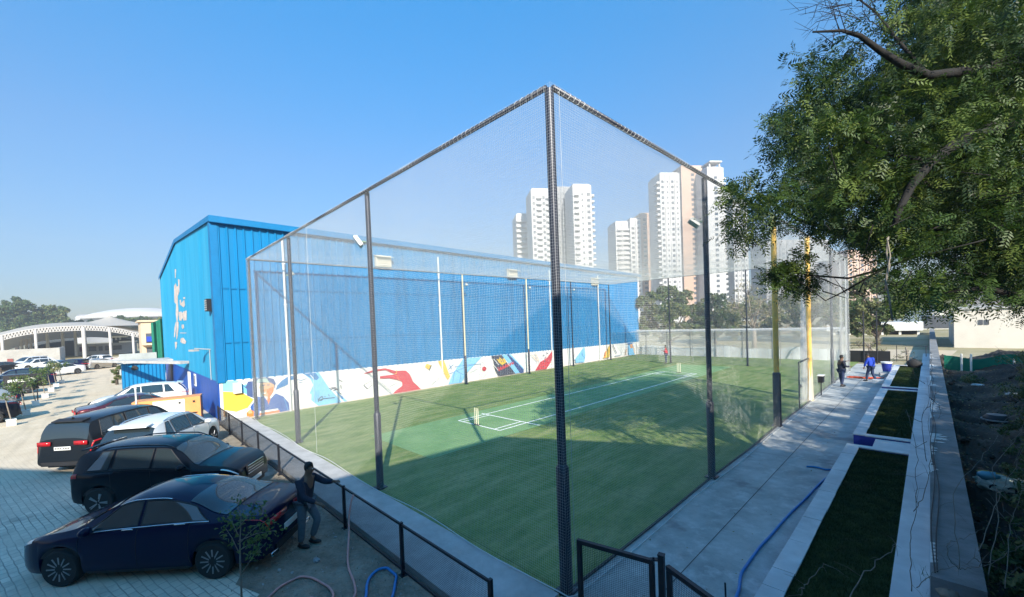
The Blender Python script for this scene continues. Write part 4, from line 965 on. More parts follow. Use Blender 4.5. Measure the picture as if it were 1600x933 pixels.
    if S.get('fin'): add('antenna_fin', M['black_plastic'], lambda q: q.slab([(S['fin']-.09, 0, B.top(S['fin'])-.01), (S['fin']+.1, 0, B.top(S['fin'])-.01), (S['fin']-.06, 0, B.top(S['fin'])+.07)], (0, .02, 0)), False)
    return root

SEDAN = dict(L=4.53, paint=M['car_navy'], wr=.325, wheels=(1.34, -1.33), spokes=12, chrome=True, tum=.50, exhaust=True,
    top=[(-2.265, .70), (-2.23, .98), (-2.12, 1.075), (-1.7, 1.115), (-1.45, 1.17), (-.85, 1.39), (-.3, 1.475), (.15, 1.46), (.5, 1.37), (1.15, 1.03), (1.6, .93), (2.0, .80), (2.2, .66), (2.265, .52)],
    belt=[(-2.265, .66), (-2.15, .96), (-1.6, 1.02), (0, .945), (1.1, .885), (1.7, .83), (2.1, .70), (2.265, .48)],
    hw=[(-2.265, .66), (-2.15, .78), (-1.9, .85), (-1.2, .885), (0, .88), (1.3, .875), (1.8, .83), (2.1, .72), (2.265, .52)],
    side_win=[('front_side_window', (.0, .98, .03, .42)), ('rear_side_window', (-1.28, -.07, -.98, -.03))], wind=(.50, 1.12), rearwin=(-1.55, -.82), rw0=5.12,
    seams=(.98, -.03, -.95), handles=(.14, -.78), mirror=.78, head=[(1.85, 2.2, 3.0, 4.5)], tail=[(-2.24, -1.85, 3.3, 4.0)], tail_face=[(.90, .55, .10, .42)], gz=.52, gh=.26, pz=.6)
DSUV = dict(L=4.0, paint=M['car_black'], wr=.335, wheels=(1.22, -1.25), spokes=5, grille_bars=True, tum=.36, rails=(-1.3, .45), rail_mat=M['car_black'], spoiler=(-1.88, 1.57, .52),
    top=[(-2.0, .60), (-1.98, .95), (-1.93, 1.15), (-1.78, 1.50), (-1.6, 1.60), (-.6, 1.655), (.2, 1.62), (.55, 1.50), (1.05, 1.13), (1.5, 1.06), (1.85, .95), (1.97, .80), (2.0, .62)],
    belt=[(-2.0, .55), (-1.9, 1.02), (-1.0, 1.04), (.9, .97), (1.6, .93), (1.95, .74), (2.0, .58)],
    hw=[(-2.0, .68), (-1.9, .80), (-1.3, .875), (0, .885), (1.3, .885), (1.75, .83), (1.95, .73), (2.0, .66)], lo=[(-2, .36), (-1.7, .30), (1.7, .28), (2, .34)],
    side_win=[('front_side_window', (-.02, .86, .0, .34)), ('rear_side_window', (-.95, -.09, -.92, -.06)), ('quarter_window', (-1.55, -1.05, -1.25, -1.0))], wind=(.42, 1.04), rearwin=(-1.94, -1.78), rw0=5.1,
    seams=(.9, -.05, -.98), handles=(.1, -.8), mirror=.72, head=[(1.6, 1.95, 3.1, 3.9)], tail=[(-1.98, -1.75, 2.7, 3.7)], tail_face=[], gz=.72, gh=.26, extra=(-1.78, -1.85, -1.9))
WSUV = dict(SEDAN, L=4.3, paint=M['car_white'], chrome=False, exhaust=False, wr=.34, wheels=(1.30, -1.31), spokes=5, tum=.40, rails=(-1.25, .35), rail_mat=M['chrome'], spoiler=(-1.93, 1.53, .54),
    top=[(-2.15, .62), (-2.13, .90), (-2.08, 1.03), (-1.75, 1.48), (-1.5, 1.57), (-.5, 1.63), (.2, 1.60), (.55, 1.49), (1.15, 1.12), (1.6, 1.05), (1.95, .93), (2.1, .78), (2.15, .6)],
    belt=[(-2.15, .58), (-2.05, .99), (-1.0, 1.03), (.9, .96), (1.7, .91), (2.08, .72), (2.15, .56)],
    hw=[(-2.15, .70), (-2.0, .82), (-1.3, .89), (0, .89), (1.4, .89), (1.85, .83), (2.08, .72), (2.15, .65)],
    side_win=[('front_side_window', (-.02, .93, .0, .36)), ('rear_side_window', (-1.0, -.09, -.98, -.06)), ('quarter_window', (-1.5, -1.1, -1.25, -1.07))], wind=(.44, 1.1), rearwin=(-2.03, -1.72), rw0=5.05,
    seams=(.95, -.05, -1.02), handles=(.08, -.85), mirror=.78, mirror_mat=M['car_white'], head=[(1.75, 2.08, 3.0, 3.8)], tail=[(-2.12, -1.85, 3.0, 3.85)], tail_face=[(.93, .34, .10, .52)], gz=.7, gh=.22, pz=.62, extra=(-1.75, -1.85, -1.95, -2.05), tfx=-.002)
MPV = dict(WSUV, L=4.73, paint=M['car_grey'], wheels=(1.37, -1.38), wr=.345, rails=None, spoiler=(-2.20, 1.70, .50), spoiler_mat=M['black_plastic'], fin=-1.95, tum=.30, grille_bars=True,
    top=[(-2.365, .60), (-2.35, .90), (-2.32, 1.12), (-2.20, 1.55), (-2.08, 1.70), (-1.4, 1.785), (-.2, 1.80), (.45, 1.72), (1.35, 1.16), (1.8, 1.08), (2.15, .95), (2.32, .78), (2.365, .6)],
    belt=[(-2.365, .56), (-2.25, 1.02), (-1, 1.06), (1.1, 1.0), (1.9, .93), (2.28, .72), (2.365, .56)],
    hw=[(-2.365, .80), (-2.25, .875), (-1.4, .915), (1.4, .91), (2.0, .84), (2.28, .74), (2.365, .66)],
    side_win=[('front_side_window', (.12, 1.12, .15, .5)), ('rear_side_window', (-.9, .05, -.88, .08)), ('quarter_window', (-1.95, -.99, -1.85, -.97))], wind=(.42, 1.3), rearwin=(-2.31, -2.14), rw0=5.03,
    seams=(1.12, .08, -.94), handles=(.2, -.75), mirror=.98, mirror_mat=M['car_grey'], head=[(1.9, 2.28, 3.0, 3.8)], tail=[(-2.33, -2.02, 3.0, 3.9)], tail_face=[(1.02, .40, .13, .56)], pz=.86, extra=(-2.08, -2.15, -2.2, -2.26, -2.32), tfx=-.004)
place(car(SEDAN, 'glossy dark navy sedan parked nearest, chrome window line and twelve-spoke wheels'), -6.42, -4.30, 0, R(227.0))
place(car(DSUV, 'small teal-black SUV facing the wire fence, just beyond the navy sedan'), -10.15, -3.92, 0, R(51))
place(car(WSUV, 'white crossover with silver roof rails, third car from the front'), -15.15, -3.75, 0, R(147))
mp = place(car(MPV, 'dark grey people carrier with red tail lamps, roof spoiler and white plate', cat='car'), -17.35, -4.75, 0, R(139))
q = MB()
for k in range(9):
    if k != 4: q.box((-2.398, .2-.05*k, .862), (.004, .028, .055))
q.build('plate_characters', M['black_plastic'], mp, local=True)
MAR = dict(SEDAN, paint=M['red_dark'], exhaust=False, mirror_mat=M['black_plastic'])
place(car(MAR, 'maroon sedan with a dark roof, behind the grey people carrier'), -24.7, -4.2, 0, R(97))
o_ = place(car(dict(WSUV, rails=None, paint=M['car_white']), 'white hatchback at the back of the near row, below the blue shed'), -28.3, -3.9, 0, R(-96))
# orange and white generator cabinet
g = thing('generator_cabinet', 'orange and white generator cabinet with louvres, between the parked cars and the deep blue wall', 'generator', (0, 0, 0))
b = MB(); b.bbox((-1.5, -.5, .12), (1.5, .5, 1.42)); b.build('cabinet', M['orange_steel'], g, local=True)
b = MB(); b.bbox((-.62, -.515, .14), (.78, .515, 1.36)); b.build('white_panel', M['white_paint'], g, local=True)
for sx in (-1.15, 1.12):
    for k in range(3):
        b = MB(); b.bbox((sx-.22, -.512, .35+k*.14), (sx+.22, -.501, .41+k*.14)); b.build('louvre', M['rim_dark'], g, local=True)
for sx in (-.9, .55, 1.2):
    b = MB(); b.box((sx, -.515, 1.2), (.1, .03, .09)); b.build('latch', M['black_plastic'], g, local=True)
b = MB(); b.bbox((-1.4, -.45, 0), (1.4, .45, .12)); b.build('skid_base', M['black_metal'], g, local=True)
place(g, -21.2, -3.2, 0, R(78)); g.scale = (.82, 1, 1)
b = MB(); p_ = G(265, 632, 1.0); b.cyl((-20.9, -4.35, 0), (-20.9, -4.35, 2.05), .03, n=8); b.lathe([(.05, 0), (.05, .12), (.0, .16)], (-20.9, -4.35, 2.03), 8); tag(b.build('marker_pole', M['pipe_white']), 'short white pole standing in front of the orange generator cabinet', 'pole')

# simple row cars: same builder, fewer details
def far_car(S, paint, label, x, y, rz, group): return place(car(dict(S, paint=paint, mirror_mat=paint, rails=None), label, group, detail=False), x, y, 0, rz)
GL = 'cars in the row beyond the white tree pots'
far_car(SEDAN, M['car_black'], 'dark car at the very left edge, behind the nearest white tree pot', -31.6, -11.1, R(-82), GL)
far_car(WSUV, M['car_silver'], 'pale silver car with a light wheel, second in the row at the left edge', -36.2, -11.6, R(-84), GL)
far_car(DSUV, M['car_navy'], 'dark navy car behind the arrow sign, in the row at the left', -42.6, -11.8, R(-84), GL)
far_car(DSUV, M['car_black'], 'black SUV in the left row just past the arrow sign', -49.0, -11.6, R(-84), GL)
far_car(MPV, M['car_navy'], 'tall dark blue vehicle at the far end of the left row', -56.0, -11.4, R(-84), GL)
GB = 'cars parked at the far end of the lot'
far_car(SEDAN, M['car_white'], 'white sedan seen from the side at the far end of the left row', -70.5, -9.7, R(-58), GB)
far_car(WSUV, M['car_navy'], 'dark teal hatchback beside the silver sedan at the far end', -79.0, -9.0, R(-128), GB)
far_car(SEDAN, M['car_silver'], 'silver sedan seen from behind at the far end of the lot', -79.5, -6.3, R(138), GB)
far_car(WSUV, M['car_white'], 'white SUV behind the silver sedan, under the canopy edge', -91.5, -6.8, R(-140), GB)
far_car(SEDAN, M['car_white'], 'white car right of the silver sedan, near the low grey wall', -86, -3.2, R(-122), GB)
far_car(WSUV, M['car_white'], 'white car between the cement wall and the dark teal hatchback', -90.5, -13.2, R(-60), GB)
far_car(MPV, M['car_white'], 'white van-like car at the back, beside the end of the cement wall', -98, -14.6, R(-50), GB)
far_car(SEDAN, M['car_white'], 'white sedan just left of the dark teal hatchback, half hidden', -84, -11.0, R(-128), GB)
far_car(SEDAN, M['car_black'], 'black car parked against the end of the cement wall', -90.0, -16.5, R(-60), GB)

# ------------------------------------------------------------------ people
def skinned(name, pts, edges, rad, m, root, sub=2):
    me = bpy.data.meshes.new(name); me.from_pydata([tuple(p) for p in pts], edges, []); o = bpy.data.objects.new(name, me); COL.objects.link(o)
    sk = o.modifiers.new('skin', 'SKIN'); sk.use_smooth_shade = True
    for i, r_ in enumerate(rad):
        r_ = (r_, r_) if isinstance(r_, (int, float)) else r_; me.skin_vertices[0].data[i].radius = r_
    me.skin_vertices[0].data[0].use_root = True
    sb = o.modifiers.new('sub', 'SUBSURF'); sb.levels = sub; sb.render_levels = sub
    dg = bpy.context.evaluated_depsgraph_get(); dg.update(); ev = o.evaluated_get(dg); nm = bpy.data.meshes.new_from_object(ev); bpy.data.objects.remove(o)
    nm.materials.clear(); nm.materials.append(m); nm.polygons.foreach_set('use_smooth', [True]*len(nm.polygons))
    o = bpy.data.objects.new(name, nm); COL.objects.link(o); o.parent = root; return o
def person(label, J, shirt, trousers, shoes, hat=None, h=1.0):
    """J: joint dict in local metres (x forward, y left, z up)"""
    root = thing('person', label, 'person', (0, 0, 0)); V = {k: np.array(v, float) for k, v in J.items() if k != 'look'}
    ids = list(V); ix = {k: i for i, k in enumerate(ids)}
    E = [('pelvis', 'waist'), ('waist', 'chest'), ('chest', 'neck'), ('neck', 'head'), ('head', 'crown')]
    for s_ in 'lr': E += [('pelvis', s_+'hip'), (s_+'hip', s_+'knee'), (s_+'knee', s_+'ankle'), (s_+'ankle', s_+'toe'), ('chest', s_+'sh'), (s_+'sh', s_+'elb'), (s_+'elb', s_+'wr'), (s_+'wr', s_+'palm')]
    rad = dict(pelvis=(.145, .11), waist=(.13, .10), chest=(.155, .11), neck=.055, head=(.078, .092), crown=(.065, .075))
    for s_ in 'lr': rad.update({s_+'hip': .085, s_+'knee': .055, s_+'ankle': .038, s_+'toe': (.035, .025), s_+'sh': .058, s_+'elb': .040, s_+'wr': .027, s_+'palm': (.036, .016)})
    skinned('body', [V[k] for k in ids], [(ix[a], ix[b_]) for a, b_ in E], [rad[k] for k in ids], M['skin'], root)
    def sub(name, keys, edges, radd, m, extra=None):
        P = [V[k] for k in keys]; kx = {k: i for i, k in enumerate(keys)}; skinned(name, P, [(kx[a], kx[b_]) for a, b_ in edges], radd, m, root)
    V['collar'] = V['neck']*.55+V['chest']*.45; V['hem'] = V['pelvis']*.85+V['waist']*.15; V['hem'] = V['hem']-np.array([0, 0, .03])
    for s_ in 'lr': V[s_+'cuff'] = V[s_+'wr']*.9+V[s_+'elb']*.1; V[s_+'tcuff'] = V[s_+'ankle']+(V[s_+'knee']-V[s_+'ankle'])*.06
    sub('jacket' if shirt is not M['blue_cloth'] else 'shirt', ['waist', 'hem', 'chest', 'collar', 'lsh', 'lelb', 'lcuff', 'rsh', 'relb', 'rcuff'],
        [('waist', 'hem'), ('waist', 'chest'), ('chest', 'collar'), ('chest', 'lsh'), ('lsh', 'lelb'), ('lelb', 'lcuff'), ('chest', 'rsh'), ('rsh', 'relb'), ('relb', 'rcuff')],
        [(.165, .13), (.175, .14), (.185, .135), .075, .083, .064, .050, .083, .064, .050], shirt)
    sub('trousers', ['pelvis', 'lhip', 'lknee', 'ltcuff', 'rhip', 'rknee', 'rtcuff'], [('pelvis', 'lhip'), ('lhip', 'lknee'), ('lknee', 'ltcuff'), ('pelvis', 'rhip'), ('rhip', 'rknee'), ('rknee', 'rtcuff')],
        [(.155, .12), .105, .078, .064, .105, .078, .064], trousers)
    for s_ in 'lr':
        a, t_ = V[s_+'ankle'], V[s_+'toe']; d = t_-a; d[2] = 0; d /= np.linalg.norm(d)+1e-9
        sh = MB(); c = np.array([a[0], a[1], t_[2]])+d*.06; A = np.array([d, np.cross((0, 0, 1), d), (0, 0, 1)]).T
        q = MB(); q.ball((0, 0, 0), (.145, .052, .045), 12); Vv = q.v[0]; Vv[:, 2] = np.maximum(Vv[:, 2], -.030); sh.add(Vv @ A.T+c+np.array([0, 0, .012]), q.f); sh.ball(c+np.array([0, 0, .05])-d*.06, (.05, .048, .05), 10); sh.build('shoe', shoes, root, smooth=True, local=True)
        # five fingers, curled
        w_, p_ = V[s_+'wr'], V[s_+'palm']; ax = (p_-w_)/np.linalg.norm(p_-w_); sdv = np.cross(ax, (0, 0, 1)); sdv /= np.linalg.norm(sdv)+1e-9; dn = np.cross(sdv, ax)
        pts = []; ed = []; rd = []
        fb = MB()
        for k, (o_, ln_) in enumerate(((-.027, .06), (-.009, .07), (.009, .065), (.027, .05))):
            a0 = p_+sdv*o_; fb.tube([a0-ax*.02, a0+ax*ln_*.45, a0+ax*ln_*.8+dn*-.018, a0+ax*ln_*.85+dn*-.04], [.0095, .009, .008, .006], 6)
        tb = w_+ax*.03-sdv*.03; fb.tube([tb, tb-sdv*.02+ax*.03, tb-sdv*.015+ax*.055-dn*.015], [.011, .010, .007], 6)
        fb.build('fingers', M['skin'], root, smooth=True, local=True)
    hd, cr_ = V['head'], V['crown']; f = np.array(J.get('look', (1, 0, 0)), float); f /= np.linalg.norm(f); f = f[:3]; lf = np.cross((0, 0, 1), f); lf /= np.linalg.norm(lf); upv = np.cross(f, lf)
    hc = (hd+cr_)/2
    b = MB(); q = MB(); q.ball((0, 0, 0), (.100, .088, .115), 16); Vv = q.v[0]; keep = Vv[:, 0] > .062; Vv[(Vv[:, 0] > .045) & (Vv[:, 2] < .045), 0] = .02; Vv[(Vv[:, 2] < -.05), 2] = -.05
    b.add(Vv @ np.array([f, lf, upv]).T+hc+upv*.022-f*.008, q.f); b.build('hair', M['hair'] if hat is None else hat, root, smooth=True, local=True)
    b = MB(); b.ball(hc+f*.092-upv*.015, (.018, .014, .024), 8); b.build('nose', M['skin'], root, smooth=True, local=True)
    for s2 in (1, -1):
        b = MB(); b.ball(hc+f*.080+lf*.030*s2+upv*.008, (.009, .012, .007), 8); b.build('eye', M['white_cloth'], root, smooth=True, local=True)
        b = MB(); b.ball(hc+lf*.082*s2-upv*.01, (.018, .010, .030), 8); b.build('ear', M['skin'], root, smooth=True, local=True)
    b = MB(); b.ball(hc+f*.083-upv*.052, (.008, .024, .006), 8); b.build('mouth', mat('lips', (.12, .04, .04), .6), root, smooth=True, local=True)
    return root
def stand(**k):
    J = dict(pelvis=(0, 0, .93), waist=(0, 0, 1.06), chest=(0.0, 0, 1.32), neck=(0.01, 0, 1.46), head=(0.03, 0, 1.56), crown=(.03, 0, 1.65),
        lhip=(0, .09, .88), lknee=(.02, .10, .49), lankle=(0, .11, .09), ltoe=(.13, .12, .035), rhip=(0, -.09, .88), rknee=(.02, -.10, .49), rankle=(0, -.11, .09), rtoe=(.13, -.12, .035),
        lsh=(0, .19, 1.38), lelb=(-.02, .24, 1.11), lwr=(.05, .24, .87), lpalm=(.07, .24, .80), rsh=(0, -.19, 1.38), relb=(-.02, -.24, 1.11), rwr=(.05, -.24, .87), rpalm=(.07, -.24, .80))
    J.update(k); return J
# near man at the fence, walking, arms out to the rail and the hose
m1 = person('man in a dark jacket, blue-grey trousers and cap holding the hose at the fence', stand(pelvis=(0, 0, .92), waist=(.02, 0, 1.05), chest=(.06, 0, 1.31), neck=(.09, 0, 1.45), head=(.13, 0, 1.55), crown=(.14, 0, 1.64),
    lknee=(.20, .10, .52), lankle=(.06, .09, .13), ltoe=(.18, .09, .045), rknee=(-.02, -.10, .49), rankle=(-.06, -.10, .09), rtoe=(.07, -.11, .035),
    lsh=(.08, .19, 1.37), lelb=(.30, .26, 1.22), lwr=(.53, .22, 1.25), lpalm=(.60, .20, 1.26), rsh=(.05, -.19, 1.37), relb=(.16, -.26, 1.10), rwr=(.42, -.22, .98), rpalm=(.50, -.21, .95), look=(1, .1, -.12)),
    M['navy_cloth'], M['grey_cloth'], M['black_plastic'], hat=M['hair'])
place(m1, -4.80, -2.38, 0.0, R(38))
m2 = person('man in a red jacket and dark trousers reading a phone beside the far posts', stand(head=(.06, 0, 1.55), crown=(.05, 0, 1.64), lelb=(.03, .26, 1.12), lwr=(.24, .10, 1.17), lpalm=(.30, .06, 1.19), relb=(.03, -.26, 1.12), rwr=(.24, -.10, 1.17), rpalm=(.30, -.06, 1.19), look=(1, 0, -.45)), M['red_cloth'], M['jeans'], M['black_plastic'])
gp = G(1041, 568.5); place(m2, gp[0], gp[1], .03, R(200))
ph = MB(); ph.box((.36, 0, 1.20), (.09, .07, .012)); 
tag(ph.build('mobile_phone', M['black_plastic'], local=True), 'small dark mobile phone held by the man in red', 'phone'); bpy.data.objects['mobile_phone'].location = (gp[0]+.36*math.cos(R(200))-.34, gp[1]+.36*math.sin(R(200))-.12, .03)
bpy.data.objects['mobile_phone'].location = (gp[0], gp[1], .03); bpy.data.objects['mobile_phone'].rotation_euler = (0, 0, R(200))
m3 = person('man in a black vest and dark jeans gesturing outside the cage corner', stand(lelb=(.16, .28, 1.30), lwr=(.40, .20, 1.36), lpalm=(.47, .18, 1.38), relb=(.05, -.25, 1.13), rwr=(.30, -.20, 1.10), rpalm=(.37, -.18, 1.10), lankle=(.10, .12, .09), ltoe=(.23, .13, .035), rankle=(-.08, -.12, .09), rtoe=(.05, -.13, .035), look=(1, .2, 0)), M['navy_cloth'], M['jeans'], M['black_plastic'])
gp = G(1315, 605); place(m3, gp[0], gp[1], .04, R(38)); m3.scale = (1.04,)*3
m4 = person('man in a bright blue shirt bending forward slightly on the walkway', stand(waist=(.02, 0, 1.05), chest=(.08, 0, 1.30), neck=(.13, 0, 1.43), head=(.18, 0, 1.53), crown=(.20, 0, 1.61), lankle=(.17, .11, .09), ltoe=(.30, .12, .035), lknee=(.12, .10, .50), rankle=(-.22, -.10, .09), rtoe=(-.09, -.11, .035), rknee=(-.02, -.1, .48), lelb=(.12, .25, 1.10), lwr=(.22, .2, .88), lpalm=(.25, .19, .81), look=(1, .2, -.3)), M['blue_cloth'], M['jeans'], M['black_plastic'])
gp = G(1361, 597.5); place(m4, gp[0], gp[1], .04, R(150))
# ------------------------------------------------------------------ towers
def tower(label, u0, u1, vtop, depth, m, rot=0.0, dm=16, bal=(), wins=3, crown=0, fl=3.15, dark_side=None, group='pale apartment towers on the skyline', side_w=2):
    a, b_ = at(u0, vtop, depth), at(u1, vtop, depth); wdt = np.linalg.norm((b_-a)[:2]); c = (a+b_)/2; hgt = c[2]
    yaw = math.atan2(CR[1], CR[0])+rot; n_f = int(hgt/fl)
    t_ = thing('apartment_tower', label, 'tower', (0, 0, 0), group)
    b = MB(); b.bbox((-wdt/2, 0, 0), (wdt/2, dm, hgt)); b.bbox((-wdt/2+.6, 1, hgt), (wdt/2-.6, dm-1, hgt+.9)); o = b.build('wall', m, t_, local=True)
    if crown:
        b = MB()
        for sx in (-1, 1):
            for sy in (1, dm*.5): b.box((sx*wdt*.3, sy, hgt+.9+crown/2), (.8, .8, crown))
        b.box((0, dm*.25, hgt+.9+crown), (wdt*.75, dm*.6, .8)); b.build('crown', m, t_, local=True)
    W_ = []   # windows: (x, y, z, w, h, face)
    for f in range(1, n_f):
        z = f*fl-.2
        for k in range(wins): W_.append((-wdt/2+wdt*(k+.5)/wins, -.03, z, min(2.0, wdt/wins*.5)*(1 if k % 2 == 0 else .5), 1.6 if k % 2 == 0 else 1.2, 0))
        for k in range(side_w): W_.append((wdt/2+.03, dm*(k+.5)/side_w, z, 1.6, 1.5, 1)); 
    for k in range(1, wins):
        q_ = MB(); q_.box((-wdt/2+wdt*k/wins, -.25, hgt/2), (.5, .5, hgt)); q_.build('pier', m, t_, local=True)
    W_.sort(key=lambda q: -q[2])
    for q in W_[:0]: pass
    first = None; nmax = 99
    for q in W_[:nmax]:
        if q[5] == 0: size = (q[3], .12, q[4])
        else: size = (.12, q[3], q[4])
        b = MB(); b.box((q[0], q[1], q[2]), size); b.build('window', M['tower_glass'], t_, local=True)
    b = MB()
    for q in W_[nmax:]: b.box((q[0], q[1], q[2]), (q[3], .12, q[4]) if q[5] == 0 else (.12, q[3], q[4]))
    o = b.build('window', M['tower_glass'], t_, local=True)
    if o: o['kind'] = 'stuff'
    nb = 0; rest = MB()
    for (f0, f1, side) in bal:
        bx = wdt*(f1-f0)
        for f in range(1, n_f):
            z = f*fl-1.0; q = MB(); 
            cx_ = -wdt/2+wdt*(f0+f1)/2
            def slabs(q):
                if side == 'f': q.box((cx_, -.9, z), (bx, 1.8, .22)); q.box((cx_, -1.76, z+.55), (bx, .08, 1.0))
                else: q.box(((wdt/2+.9)*(1 if side == 'r' else -1), 3, z), (1.8, 5, .22)); q.box(((wdt/2+1.76)*(1 if side == 'r' else -1), 3, z+.55), (.08, 5, 1.0)); q.box(((wdt/2+.9)*(1 if side == 'r' else -1), .52, z+.55), (1.8, .08, 1.0))
            if nb < 95: slabs(q); q.build('balcony', M['tower_white'], t_, local=True); nb += 1
            else: slabs(rest)
    o = rest.build('balcony', M['tower_white'], t_, local=True)
    if o: o['kind'] = 'stuff'
    t_.location = (c[0], c[1], 0); t_.rotation_euler = (0, 0, yaw); return t_
tower('lowest, leftmost white tower just above the warehouse roof', 806, 831, 335, 250, M['tower_white'], R(8), bal=((.0, .45, 'f'), (.5, 1, 'f')), wins=2)
tower('tall white tower immediately left of the black corner post', 829, 861, 296, 225, M['tower_white'], R(8), bal=((.25, .5, 'f'), (.72, 1.0, 'f')), wins=4)
tower('recessed tower with a shadow side painted grey, immediately right of the black corner post', 862, 896, 293, 240, M['tower_grey'], R(8), wins=5)  # grey also stands in for the shadow side of the white tower
tower('white tower with balconies down its right edge, left of the blue sky gap', 894, 924, 289, 222, M['tower_white'], R(8), bal=((.05, .3, 'f'), (.5, .5, 'r')), wins=3)
tower('slim white tower with balconies at the left end of the right-hand cluster', 961, 983, 347, 270, M['tower_white'], R(5), bal=((.1, .45, 'f'), (.55, .95, 'f')), wins=2)
tower('narrow white tower between the balconied one and the brown one', 984, 1001, 342, 268, M['tower_white'], R(5), wins=2)
tower('low brown-beige tower left of the tallest white slab', 1000, 1026, 334, 285, M['tower_beige'], R(5), wins=2)
tower('broad white slab tower with paired window rows, left of the tall beige one', 1030, 1062, 271, 245, M['tower_white'], R(6), bal=((.5, .5, 'l'),), wins=4, crown=0)
tower('tall beige tower with a plain pink-beige face', 1063, 1100, 260, 262, M['tower_beige'], R(6), wins=1)
tower('white tower with an open frame crown, right of the beige one', 1104, 1131, 262, 250, M['tower_white'], R(6), bal=((.5, .5, 'r'),), wins=1, crown=2.6)
tower('white stepped tower with balconies, right behind the frame-crowned one', 1126, 1145, 300, 262, M['tower_white'], R(6), bal=((.1, .9, 'f'),), wins=2)
tower('white tower partly hidden by the left edge of the big tree', 1144, 1168, 313, 255, M['tower_white'], R(6), wins=4)
tower('faint pale grey block seen through the net behind the yellow posts', 1192, 1300, 376, 300, M['tower_grey'], R(6), wins=9)
tower('pinkish tower glimpsed under the tree branches', 1322, 1372, 392, 280, M['tower_beige'], R(6), wins=5)

# ------------------------------------------------------------------ trees
def leaves(name, centers, radii, n_per, size, mats, parent, pal=None, squash=.8, aspect=.55, seed=0):
    rg = np.random.default_rng(seed); Cn = np.asarray(centers, float); k = len(Cn); radii = np.broadcast_to(np.asarray(radii, float), (k,))
    C_ = np.repeat(Cn, n_per, 0); r_ = np.repeat(radii, n_per); n = len(C_)
    d = rg.normal(0, 1, (n, 3)); d /= np.linalg.norm(d, axis=1)[:, None]; rad = rg.uniform(.35, 1, n)**.6
    P = C_+d*(r_*rad)[:, None]*np.array([1, 1, squash])
    a = rg.normal(0, 1, (n, 3))+np.array([0, 0, -.2]); a /= np.linalg.norm(a, axis=1)[:, None]
    b_ = np.cross(a, rg.normal(0, 1, (n, 3))+np.array([0, 0, 1.2])); b_ /= np.linalg.norm(b_, axis=1)[:, None]+1e-9
    s = size*rg.uniform(.6, 1.35, n)[:, None]
    V = np.stack([P-a*s, P+b_*s*aspect, P+a*s, P-b_*s*aspect], 1).reshape(-1, 3)
    mi = np.repeat(rg.integers(0, len(mats), k), n_per); sw = rg.random(n) < .25; mi = np.where(sw, rg.integers(0, len(mats), n), mi)
    return raw_mesh(name, V, np.arange(n*4).reshape(-1, 4), mats, mi, parent, WPOS[parent.name])
def limbs(b, p, d, ln, r, depth, rr, tips, spread=.55, up_=.15, n=6):
    P = [np.array(p, float)]; d = np.array(d, float); d /= np.linalg.norm(d)
    for i in range(4):
        d = d+np.array([rr.gauss(0, .10), rr.gauss(0, .10), rr.gauss(0, .06)+.04]); d /= np.linalg.norm(d); P.append(P[-1]+d*ln/4)
    b.tube(P, np.linspace(r, r*.62, 5), n); 
    if depth == 0: tips.append(P[-1]); return
    for k in range(rr.choice([2, 3])):
        a = rr.uniform(0, 2*math.pi); q = np.cross(d, (math.cos(a), math.sin(a), .3)); q /= np.linalg.norm(q)+1e-9
        limbs(b, P[-1] if k else P[-2]*.3+P[-1]*.7, d+q*rr.uniform(spread*.7, spread*1.3)+np.array([0, 0, up_]), ln*rr.uniform(.62, .82), r*.6, depth-1, rr, tips, spread, up_, max(4, n-1))
def tree(label, blobs, depth, group, mats, leaf=.16, dens=60, ncl=1.0, trunk=True, seed=1, cat='tree', name='broadleaf_tree', tr=None, barkm='bark', squash=.85, base_z=0.0, bareness=0.0):
    """blobs: (u, v, r_px[, ddepth]) crown masses"""
    rr = random.Random(seed); rg = np.random.default_rng(seed); W_ = []
    for q in blobs:
        dd = q[3] if len(q) > 3 else rr.uniform(-1, 1)*q[2]*depth/FPX*.5
        W_.append((at(q[0], q[1], depth+dd), q[2]*(depth+dd)/FPX))
    cx_ = np.mean([p for p, _ in W_], 0); base = np.array([cx_[0], cx_[1], base_z])
    if tr is not None: base[:2] = tr
    t_ = thing(name, label, cat, base, group); b = MB()
    low = min(p[2]-r_*.8 for p, r_ in W_); low = max(low, base_z+.3); th = max(low-base_z, .8); rt = max(.05, .035*(cx_[2]-base_z+2))
    b.tube([base+(0, 0, -.3), base+(.05, 0, th*.5), base+(-.05, .1, th+.3)], [rt*1.3, rt, rt*.8], 8)
    tips = []
    for p, r_ in W_:
        mid = (base+np.array([0, 0, th]))*.5+p*.5+np.array([rr.uniform(-.3, .3), rr.uniform(-.3, .3), -.1*r_])
        b.tube([base+(0, 0, th), mid, p], [rt*.6, rt*.4, rt*.2], 6)
        for k in range(7 if bareness else 4):
            a = rg.normal(0, 1, 3); a[2] = abs(a[2]); a /= np.linalg.norm(a); e = p+a*r_*rr.uniform(.7, 1.05); mm_ = (p+e)/2+rg.normal(0, .08*r_, 3); b.tube([p*.8+mid*.2, mm_, e], [rt*.2, rt*.12, rt*.05], 4)
            if bareness:
                for j in range(5): e2 = mm_+(e-mm_)*rr.uniform(0, 1); b.tube([e2, e2+rg.normal(0, .25*r_, 3)], [rt*.07, rt*.03], 3)
    b.build('trunk', M[barkm], t_, smooth=True)
    cs, rs = [], []
    for p, r_ in W_:
        k = int(26*ncl)
        for _ in range(k):
            a = rg.normal(0, 1, 3); a /= np.linalg.norm(a); q = p+a*r_*rg.uniform(.25, .95)*np.array([1, 1, squash])
            if q[2] > base_z+.2: cs.append(q); rs.append(r_*rg.uniform(.16, .34))
    if dens: leaves('crown', cs, rs, dens, leaf, mats, t_, seed=seed)
    return t_
